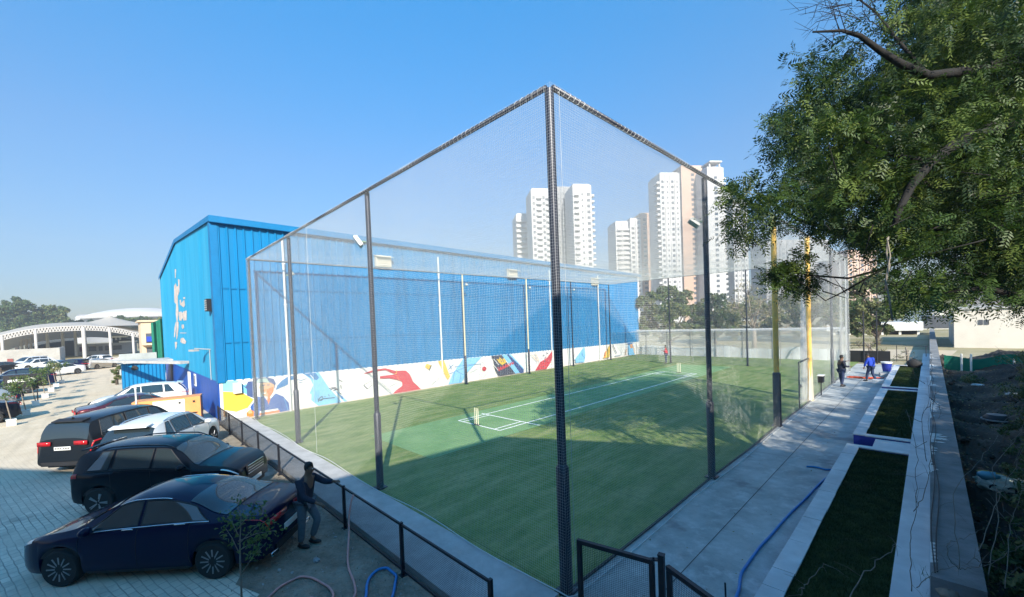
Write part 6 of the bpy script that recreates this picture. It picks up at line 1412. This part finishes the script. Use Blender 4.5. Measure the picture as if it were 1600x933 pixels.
b = MB(); b.ball(c+(-.16, -.12, .20), (.17, .12, .09), 9, jit=.2); b.build('blue_wrapper', mat('blue_film', (.10, .32, .45), .5), t_, smooth=True)
t_ = thing('basin', 'grey upturned basin half buried in the bank', 'basin', bk(5.75, 17.0, 0)); b = MB(); c = bk(5.75, 17.0, .06); b.lathe([(.36, 0), (.34, .07), (.25, .17), (.0, .2)], c, 20); b.build('bowl', M['rim_dark'], t_, smooth='auto')
b = MB(); b.lathe([(.39, -.02), (.39, .02), (.35, .02)], c, 20); b.build('rim', M['concrete'], t_)
for i, (x, y, lb) in enumerate(((5.7, 24.5, 'white scrap lying on the bank nearest the green net'), (6.5, 21.5, 'second white scrap further right on the bank'), (5.1, 9.6, 'yellowish rag on the bank above the sack'))):
    b = MB(); b.ball(bk(x, y, .08), (.22, .14, .06), 9, jit=.25); tag(b.build('scrap', M['white_cloth'] if i < 2 else mat('yellow_rag', (.35, .28, .08), .9)), lb, 'litter')
rr = random.Random(21)
for k in range(60):
    x, y = 4.8+rr.random()**1.5*4, rr.uniform(5, 30); s_ = rr.uniform(.04, .13); b = MB(); b.ball(bk(x, y, s_*.3), (s_, s_*rr.uniform(.6, 1), s_*.6), 7, jit=.3); tag(b.build('clod', M['soil']), 'lump of dark earth lying on the shaded bank', 'earth clod', 'earth clods on the bank')
# dead leaves and scraps scattered over the bank and the dirt
nl = 9000; lx = 4.65+rng.random(nl)**1.4*3.6; ly = rng.uniform(2.5, 32, nl); lz = np.array([hgt_bank(a, c_) for a, c_ in zip(lx, ly)])+.025
def litter(name, lx, ly, lz, size, mats, label):
    n_ = len(lx); a = rng.uniform(0, 6.28, n_); s_ = rng.uniform(.5, 1.4, n_)*size; tl = rng.normal(0, .35, (n_, 2)); P = np.stack([lx, ly, lz], 1)
    e1 = np.stack([np.cos(a), np.sin(a), tl[:, 0]], 1)*s_[:, None]; e2 = np.stack([-np.sin(a), np.cos(a), tl[:, 1]], 1)*s_[:, None]*.5
    o = raw_mesh(name, np.stack([P-e1, P+e2, P+e1, P-e2], 1).reshape(-1, 3), np.arange(n_*4).reshape(-1, 4), mats, rng.integers(0, len(mats), n_), None, (float(lx.mean()), float(ly.mean()), 0)); tag(o, label, 'leaf litter', kind='stuff')
litter('leaf_litter', lx, ly, lz, .035, [M['dry0'], M['leaf_litter'], M['dry1'], M['leaf0'], M['bark']], 'dead leaves and scraps strewn over the dark bank')
lx = rng.uniform(-9, .3, 900); ly = -1.62-rng.random(900)**1.6*2.3; litter('leaf_litter', lx, ly, np.full(900, .016), .014, [M['leaf_litter'], M['concrete_lt'], M['bark']], 'crumbs of leaf and grit on the bare dirt beside the wire fence')
lx = rng.uniform(.2, 2.3, 260); ly = rng.uniform(.5, 34, 260); litter('leaf_litter', lx, ly, np.full(260, .05), .02, [M['dry1'], M['leaf_litter']], 'a few fallen leaves on the concrete walkway')
# green shade cloth and posts at the end of the bank
t_ = thing('shade_cloth_fence', 'sagging green shade cloth on white posts across the end of the bank', 'screen', (7, 33, 0)); b = MB()
def cl(s, q): x = 4.75+7.0*s; return (x, 33.5+.3*math.sin(s*9)-q*.5, .05+(1.35-.35*abs(math.sin(s*math.pi*2.1+.5)))*q+.06*math.sin(s*23))
b.grid(cl, 50, 8); b.build('cloth', M['green_net'], t_, smooth=True)
for x in (5.5, 5.9, 7.6, 9.6):
    b = MB(); b.cyl((x, 33.0, -.2), (x, 33.0, 1.35), .05, n=8); b.build('post', M['pipe_white'], t_)
t_ = thing('pale_hall', 'plain pale plastered hall with two tiny windows at the right', 'building', (9, 62, 0)); b = MB(); b.bbox((5.9, 58, -.5), (22, 75, 3.95)); b.build('wall', mat('hall_render', (0.62, 0.58, 0.52), .9, var=.08, scale=.6), t_)
b = MB(); b.bbox((5.7, 57.8, 3.95), (22.2, 75.2, 4.15)); b.build('roof_slab', M['concrete_lt'], t_)
for x in (7.75, 8.15):
    b = MB(); b.bbox((x-.14, 57.94, 2.35), (x+.14, 57.99, 2.85)); b.build('window', M['tower_glass'], t_)
t_ = thing('low_shed', 'low open-fronted shed with a pale flat roof beyond the field', 'shed', (-3, 88, 0)); a, c = ony(1388, 505, 88), ony(1442, 505, 88); b = MB(); b.bbox((a[0]-8, 86, a[2]-1.2), (c[0], 93, a[2]+.1)); b.build('roof', M['white_paint'], t_)
b = MB(); b.bbox((a[0]-7, 88, -.2), (c[0]-.5, 92, a[2]-1.2)); b.build('back_wall', M['rim_dark'], t_)  # shade inside the open shed painted in as a near-black wall
for k in range(6):
    x = a[0]-7+(c[0]-a[0]+6.5)*k/5; b = MB(); b.bbox((x-.15, 86.3, -.2), (x+.15, 86.6, a[2]-1.2)); b.build('post', M['white_paint'], t_)
t_ = thing('pale_block', 'small white roadside block at the far end of the boundary wall', 'building', (3, 110, 0)); b = MB(); b.bbox((-1, 108, -.2), (9, 116, 3.6)); b.build('wall', M['white_paint'], t_); b = MB(); b.bbox((3, 107.9, .2), (7, 107.98, 2.6)); b.build('opening', M['tower_glass'], t_)
# rail fence at walkway end
t_ = thing('end_fence', 'thin dark rail fence crossing beyond the end of the walkway', 'fence', (1, 41, 0)); b = MB(); b.tube([(-1.2, 41.0, 1.25), (4.0, 41.0, 1.25)], .02, 6); b.build('rail', M['black_metal'], t_)
for x in (-1.0, .6, 2.2, 3.9):
    b = MB(); b.cyl((x, 41, -.1), (x, 41, 1.3), .025, n=6); b.build('post', M['black_metal'], t_)
for x, lb in ((.35, 'dark iron pole just right of the cage corner, left one of two'), (1.15, 'dark iron pole right of the cage corner, right one of two')):
    b = MB(); b.cyl((x, 38.6, -.1), (x, 38.6, 4.2), .05, n=8); tag(b.build('iron_pole', M['black_metal']), lb, 'pole')
b = MB(); b.bbox((-.8, 39.2, .0), (1.9, 39.3, .95)); tag(b.build('dark_barrier', M['rim_dark']), 'low dark sheet barrier at the end of the walkway', 'barrier')
b = MB(); b.tube([at(1328, 497, 33), at(1318, 503, 33), at(1314, 520, 33), at(1312, 538, 33), at(1314, 560, 33)], .05, 6); tag(b.build('hanging_cable', M['black_plastic'], smooth=True), 'thick black cable drooping beside the far corner of the cage', 'cable')

# ------------------------------------------------------------------ left background
t_ = thing('cement_wall', 'bare cement wall with a dark red shuttered opening', 'wall', (-107, -25, 0))
a = onx(93, 545, -107); b = MB(); b.bbox((-107.3, -60, -.1), (-107, a[1], 2.9)); b.bbox((-119, a[1]-.3, -.1), (-107.3, a[1], 2.9)); b.build('wall_body', M['grey_wall'], t_)
p, q_ = onx(11, 561, -106.9), onx(21, 572, -106.9); b = MB(); b.bbox((-106.98, p[1], q_[2]), (-106.9, q_[1], p[2])); b.build('shutter', M['red_window'], t_)
b = MB()
def mound(s, q): x = -100+8*q; y = -45+33*s; return (x, y, .0+1.35*math.sin(math.pi*min(1, q*.9+.05))*(.55+.45*math.sin(s*7+1))*(1-abs(s*2-1)**5)+.18*math.sin(s*31)*math.sin(q*9))
b.grid(mound, 60, 10); structure(b.build('earth_mound', M['dirt_orange'], smooth=True))
for k, y in enumerate((-11.6, -12.6, -13.7, -14.8)):
    b = MB(); b.cyl((-62-8*k*.3, y, 0), (-62-8*k*.3, y, 1.55), .06, n=6); tag(b.build('wooden_stake', M['bark']), 'thin wooden stake standing in front of the orange earth mound', 'stake', 'stakes in front of the earth mound')
cn = thing('tensile_canopy', 'long white tensile canopy on white columns with a peaked tent top', 'canopy', (-135, -10, 0))
XC = -128.0
prof = [(-60, 545), (-20, 530), (0, 525), (25, 519), (55, 514), (90, 511), (130, 509.5), (165, 511), (190, 515), (212, 520), (228, 523)]
tp = [onx(u, v, XC) for u, v in prof]; fz = pchip([p[1] for p in tp], [p[2] for p in tp]); y0_, y1_ = tp[0][1], tp[-1][1]; ys_ = np.linspace(y0_, y1_, 60)
b = MB(); b.tube([(XC, y, fz(y)) for y in ys_], .10, 6); b.tube([(XC, y, fz(y)-.95) for y in ys_], .07, 6)
for i in range(len(ys_)-1):
    ya, yb = ys_[i], ys_[i+1]; b.cyl((XC, ya, fz(ya)), (XC, (ya+yb)/2, fz(ya)-.95), .09, n=5); b.cyl((XC, yb, fz(yb)), (XC, (ya+yb)/2, fz(ya)-.95), .09, n=5)
b.build('truss', M['canopy_steel'], cn)
b = MB(); b.grid(lambda s, q: (XC-26*q, y0_+(y1_-y0_)*s, fz(y0_+(y1_-y0_)*s)+.1-2.6*q+2.2*math.sin(math.pi*q)), 60, 10); b.build('membrane', M['membrane'], cn, smooth=True)
pk = onx(172, 502, XC-8); b = MB(); bz = fz(pk[1])+.4; rw_ = 9.0
b.grid(lambda s, q: (XC-8+rw_*(1-q)**1.7*math.cos(s*2*math.pi)*.85, pk[1]+rw_*(1-q)**1.7*math.sin(s*2*math.pi), bz+(pk[2]+1.6-bz)*q), 28, 10); b.build('tent_peak', M['membrane'], cn, smooth=True)
for u in (3, 17, 25, 33, 56, 131, 172, 208):
    yy = onx(u, 530, XC)[1]; b = MB(); xo = -14 if u in (17, 25, 33) else 0; b.cyl((XC+xo, yy, 0), (XC+xo, yy, fz(yy)-(.2 if not xo else 1.4)), .24 if u != 131 else .34, n=10); b.build('column', M['canopy_steel'], cn, smooth='auto')
for u in (118, 74, 98):
    yy = onx(u, 530, XC-20)[1]; b = MB(); b.cyl((XC-20, yy, 0), (XC-20, yy, 6.4), .3, n=8); b.build('column', M['white_paint'], cn)
t_ = thing('low_building', 'low white building with dark openings under the canopy', 'building', (-150, -10, 0))
b = MB(); b.bbox((-158, onx(40, 540, -155)[1], 0), (-155, onx(118, 540, -155)[1], 8)); b.build('dark_interior', mat('shade_front', (0.06, 0.075, 0.09), .4), t_)  # dark sheet: the shade under the canopy is put into its colour
b = MB(); b.bbox((-152, onx(119, 540, -150)[1], 0), (-150, onx(214, 540, -150)[1], 2.9)); b.build('wall', M['tower_white'], t_)
for u0, u1 in ((124, 131), (138, 150), (154, 160), (164, 171), (176, 190)):
    b = MB(); b.bbox((-149.98, onx(u0, 540, -150)[1], 1.0), (-149.9, onx(u1, 540, -150)[1], 2.2)); b.build('opening', M['tower_glass'] if u0 != 124 else mat('plum', (.16, .07, .16), .7), t_)
for u0, u1, z_ in ((173, 200, 4.3), (186, 214, 3.0)):
    b = MB(); b.bbox((-146, onx(u0, 540, -146)[1], z_), (-140, onx(u1, 540, -146)[1], z_+.35)); b.build('awning', M['white_paint'], t_)
b = MB(); b.bbox((-155, onx(176, 540, -152)[1], 2.9), (-152.1, onx(206, 540, -152)[1], 6.2)); b.build('upper_floor', mat('shade_front2', (0.09, 0.10, 0.11), .6), t_)
for u0 in (180, 186):
    b = MB(); b.bbox((-152, onx(u0, 540, -152)[1], 3.6), (-151.9, onx(u0+4, 540, -152)[1], 5.6)); b.build('window', M['white_paint'], t_)
st = thing('stadium_roof', 'shallow white domed stadium roof above the far trees', 'dome', (-420, 20, 0)); c0, c1 = at(155, 497, 420), at(290, 497, 420); cc = (c0+c1)/2; hw_ = np.linalg.norm(c1-c0)/2; pkz = at(222, 481.5, 420)[2]
b = MB(); b.lathe([(hw_, c0[2]-2), (hw_*.98, c0[2]+.5), (hw_*.8, c0[2]+(pkz-c0[2])*.42), (hw_*.55, c0[2]+(pkz-c0[2])*.75), (hw_*.28, c0[2]+(pkz-c0[2])*.95), (.5, pkz)], (cc[0], cc[1], 0), 48); b.build('shell', M['tower_white'], st, smooth=True)
b = MB(); b.lathe([(hw_*.93, 0), (hw_*.93, c0[2]-1.8)], (cc[0], cc[1], 0), 40); b.build('drum', M['tower_grey'], st, smooth='auto')
st = thing('small_dome', 'small pale dome with a dark rim left of the stadium roof', 'dome', (-400, -30, 0)); c0, c1 = at(124, 494, 400), at(154, 494, 400); cc = (c0+c1)/2; hw_ = np.linalg.norm(c1-c0)/2
b = MB(); b.lathe([(hw_, 0), (hw_, cc[2]-1), (hw_*.8, cc[2]+1.0), (hw_*.3, cc[2]+1.7), (.3, cc[2]+1.8)], (cc[0], cc[1], 0), 30); b.build('shell', M['tower_white'], st, smooth='auto'); b = MB(); b.lathe([(hw_*.9, cc[2]+.4), (hw_*.75, cc[2]+1.5), (hw_*.7, cc[2]+1.2)], (cc[0], cc[1], 0), 30); b.build('rim', M['tower_grey'], st)
XB = -75.0
t_ = thing('beige_house', 'beige plastered house with dark balconies beside the green netting', 'house', (-78, 4, 0)); ya, yb = onx(221, 530, XB)[1], onx(256, 530, XB)[1]; zt = onx(230, 503, XB)[2]
b = MB(); b.bbox((XB-7, ya, 0), (XB, yb, zt)); b.build('wall', M['beige'], t_); b = MB(); b.bbox((XB-7.2, ya-.3, zt), (XB+.3, yb, zt+.25)); b.build('parapet', M['beige'], t_)
for v0, v1 in ((521, 536), (543, 551)):
    za, zb_ = onx(230, v1, XB)[2], onx(230, v0, XB)[2]; b = MB(); b.bbox((XB+.01, onx(228, 530, XB)[1], max(.1, za)), (XB+.06, yb, zb_)); b.build('opening', M['tower_glass'], t_)
    b = MB(); b.bbox((XB, ya, max(.1, za)-.3), (XB+1.0, yb, max(.1, za)-.05)); b.build('balcony', M['beige'], t_)
b = MB(); b.bbox((XB+.07, onx(229, 530, XB)[1], onx(230, 534, XB)[2]), (XB+.3, onx(238, 530, XB)[1], onx(230, 526, XB)[2])); tag(b.build('hanging_laundry', M['blue_cloth']), 'blue cloth hung on the beige house balcony', 'laundry')
XG = -62.0; b = MB(); ya, yb = onx(237, 530, XG)[1], onx(262, 530, XG)[1]; b.grid(lambda s, q: (XG+.25*math.sin(s*14)+.1*math.sin(q*5), ya+(yb-ya)*s, .1+(onx(240, 505, XG)[2]-.1+.8*s)*q), 24, 8)
tag(b.build('green_netting', M['green_net'], smooth=True), 'tall hanging green construction netting at the warehouse back corner', 'netting')
b = MB(); XL = -58.0; ya, yb = onx(186, 560, XL)[1], onx(245, 560, XL)[1]; b.bbox((XL-.3, ya, 0), (XL, yb, onx(200, 553, XL)[2])); tag(b.build('low_grey_wall', mat('bluegrey_wall', (0.36, 0.40, 0.41), .9, var=.2, scale=.8)), 'low blue-grey wall behind the blue sheet shed', 'wall')
# blue sheet shed
sh = thing('sheet_shed', 'small shed of bright blue corrugated sheet with a round dark vent', 'shed', (-41, -3, 0)); XS = -41.0; ya, yb = onx(191, 590, XS)[1], onx(259, 590, XS)[1]; zt = 2.25
b = MB(); n = int((yb-ya)/.24); V = []
for i in range(n*4+1):
    y = ya+(yb-ya)*i/(n*4); dx_ = .05 if i % 4 in (1, 2) else 0; V += [(XS+dx_, y, 0), (XS+dx_, y, zt)]
b.add(V, [(2*i, 2*i+2, 2*i+3, 2*i+1) for i in range(n*4)]); b.build('front_sheet', M['clad'], sh)
b = MB(); b.bbox((XS-3.5, ya, 0), (XS-.05, ya+.05, zt)); b.bbox((XS-3.5, yb-.05, 0), (XS-.05, yb, zt)); b.build('side_wall', M['clad_trim'], sh)
b = MB(); b.bbox((XS-3.6, ya-.25, zt), (XS+.35, yb+1.5, zt+.12)); b.build('roof', M['concrete_lt'], sh)
b = MB(); b.lathe([(.2, 0), (.2, .06), (.14, .06)], (XS+.06, ya+.75, 1.85), 14, 0, np.array([[0, 0, 1], [0, 1, 0], [-1, 0, 0]])); b.build('vent', M['black_plastic'], sh)
b = MB(); b.beam((-43, ya-1.6, 2.55), (-30.5, -1.6, 2.55), .5, .18); tag(b.build('canopy_beam', M['concrete_lt']), 'pale concrete beam running from the shed roof to the warehouse corner', 'beam')
for k, (x, y, c) in enumerate(((-39.5, .1, 'clad_dark'), (-38.9, -.2, 'pipe_white'), (-38.2, -.5, 'pipe_white'))):
    b = MB(); b.cyl((x, y, 0), (x, y, 2.4), .12 if k else .2, n=8); tag(b.build('standing_pipe', M[c]), ['thick blue pipe', 'left white pipe', 'right white pipe'][k]+' standing between the blue shed and the warehouse', 'pipe')
# creeper by the shed
tree('thin yellowish creeper at the left corner of the blue shed', [(180, 580, 6), (184, 590, 6), (178, 598, 5), (186, 574, 4)], 38, None, [M['leaf2'], M['dry1'], M['leaf1']], leaf=.07, dens=22, ncl=.9, seed=51, cat='creeper', name='creeper')
# potted trees in white tubs
pots = [(18, 664), (41, 648), (56, 633), (70.5, 621), (80, 611), (88, 604), (97, 598)]
names_ = ['nearest white tub at the left edge, its thin trunk leaning', 'second white tub from the viewer with a rounded green crown', 'third white tub, dull green crown', 'fourth white tub in the row of potted trees', 'fifth white tub in the row of potted trees', 'sixth white tub, yellowish crown', 'farthest white tub in the row, beside the white sedan']
for k, (u, v) in enumerate(pots):
    p = G(u, v+1); t_ = thing('potted_tree', names_[k], 'potted tree', (p[0], p[1], 0), 'small trees in white tubs')
    b = MB(); b.box((p[0], p[1], .16), (.33, .33, .30), .1); b.box((p[0], p[1], .31), (.37, .37, .04), .1); b.build('tub', M['white_paint'], t_)
    b = MB(); lean = rr.uniform(-.2, .2); b.tube([(p[0], p[1], .3), (p[0]+lean*.5, p[1]-.1, 1.1), (p[0]+lean, p[1]-.15, 1.75)], [.03, .025, .015], 6); b.build('trunk', M['bark_pale'], t_)
    cs = [np.array([p[0]+lean, p[1]-.15, 1.85])+rng.normal(0, .25, 3) for _ in range(8 if k else 3)]
    leaves('crown', cs, .26, 60, .06, [M['leaf2'], M['leaf1']] if k != 5 else [M['dry1'], M['leaf2']], t_, seed=90+k)
p = ony(35.5, 594.5, -9.35); sg = thing('arrow_sign', 'dark board with a white arrow pointing right, behind the potted trees', 'sign', (p[0], p[1], 0)); AX = np.array([0.10, .995, 0])
def sgp(a, z_, o_=0): return np.array([p[0], p[1], 0])+AX*a+np.array([.995, -.10, 0])*o_+np.array([0, 0, z_])
zc = p[2]; b = MB(); b.slab([sgp(-.85, zc-.4), sgp(.85, zc-.4), sgp(.85, zc+.4), sgp(-.85, zc+.4)], (-.05, 0, 0)); b.build('board', M['rim_dark'], sg)
b = MB(); b.slab([sgp(a, zc+c, .012) for a, c in ((-.65, -.09), (.25, -.09), (.25, -.24), (.68, 0), (.25, .24), (.25, .09), (-.65, .09))], (-.008, 0, 0)); b.build('arrow', M['white_paint'], sg)
b = MB(); b.cyl(sgp(-.6, 0, -.06), sgp(-.6, zc, -.06), .03, n=6); b.cyl(sgp(.6, 0, -.06), sgp(.6, zc, -.06), .03, n=6); b.build('leg', M['black_metal'], sg)
# haze
HZ = True
if HZ:
    b = MB(); b.bbox((-700, -300, -1.5), (500, 700, 120)); o = b.build('haze', M['white_paint']); o['kind'] = 'stuff'; o.data.materials.clear()
    m = bpy.data.materials.new('haze_air'); m.use_nodes = True; n = m.node_tree.nodes; n.clear(); oo = n.new('ShaderNodeOutputMaterial'); pv = n.new('ShaderNodeVolumePrincipled')
    pv.inputs['Color'].default_value = (.93, .96, 1, 1); pv.inputs['Density'].default_value = 0.0009; pv.inputs['Anisotropy'].default_value = 0.2
    m.node_tree.links.new(pv.outputs[0], oo.inputs['Volume']); o.data.materials.append(m)
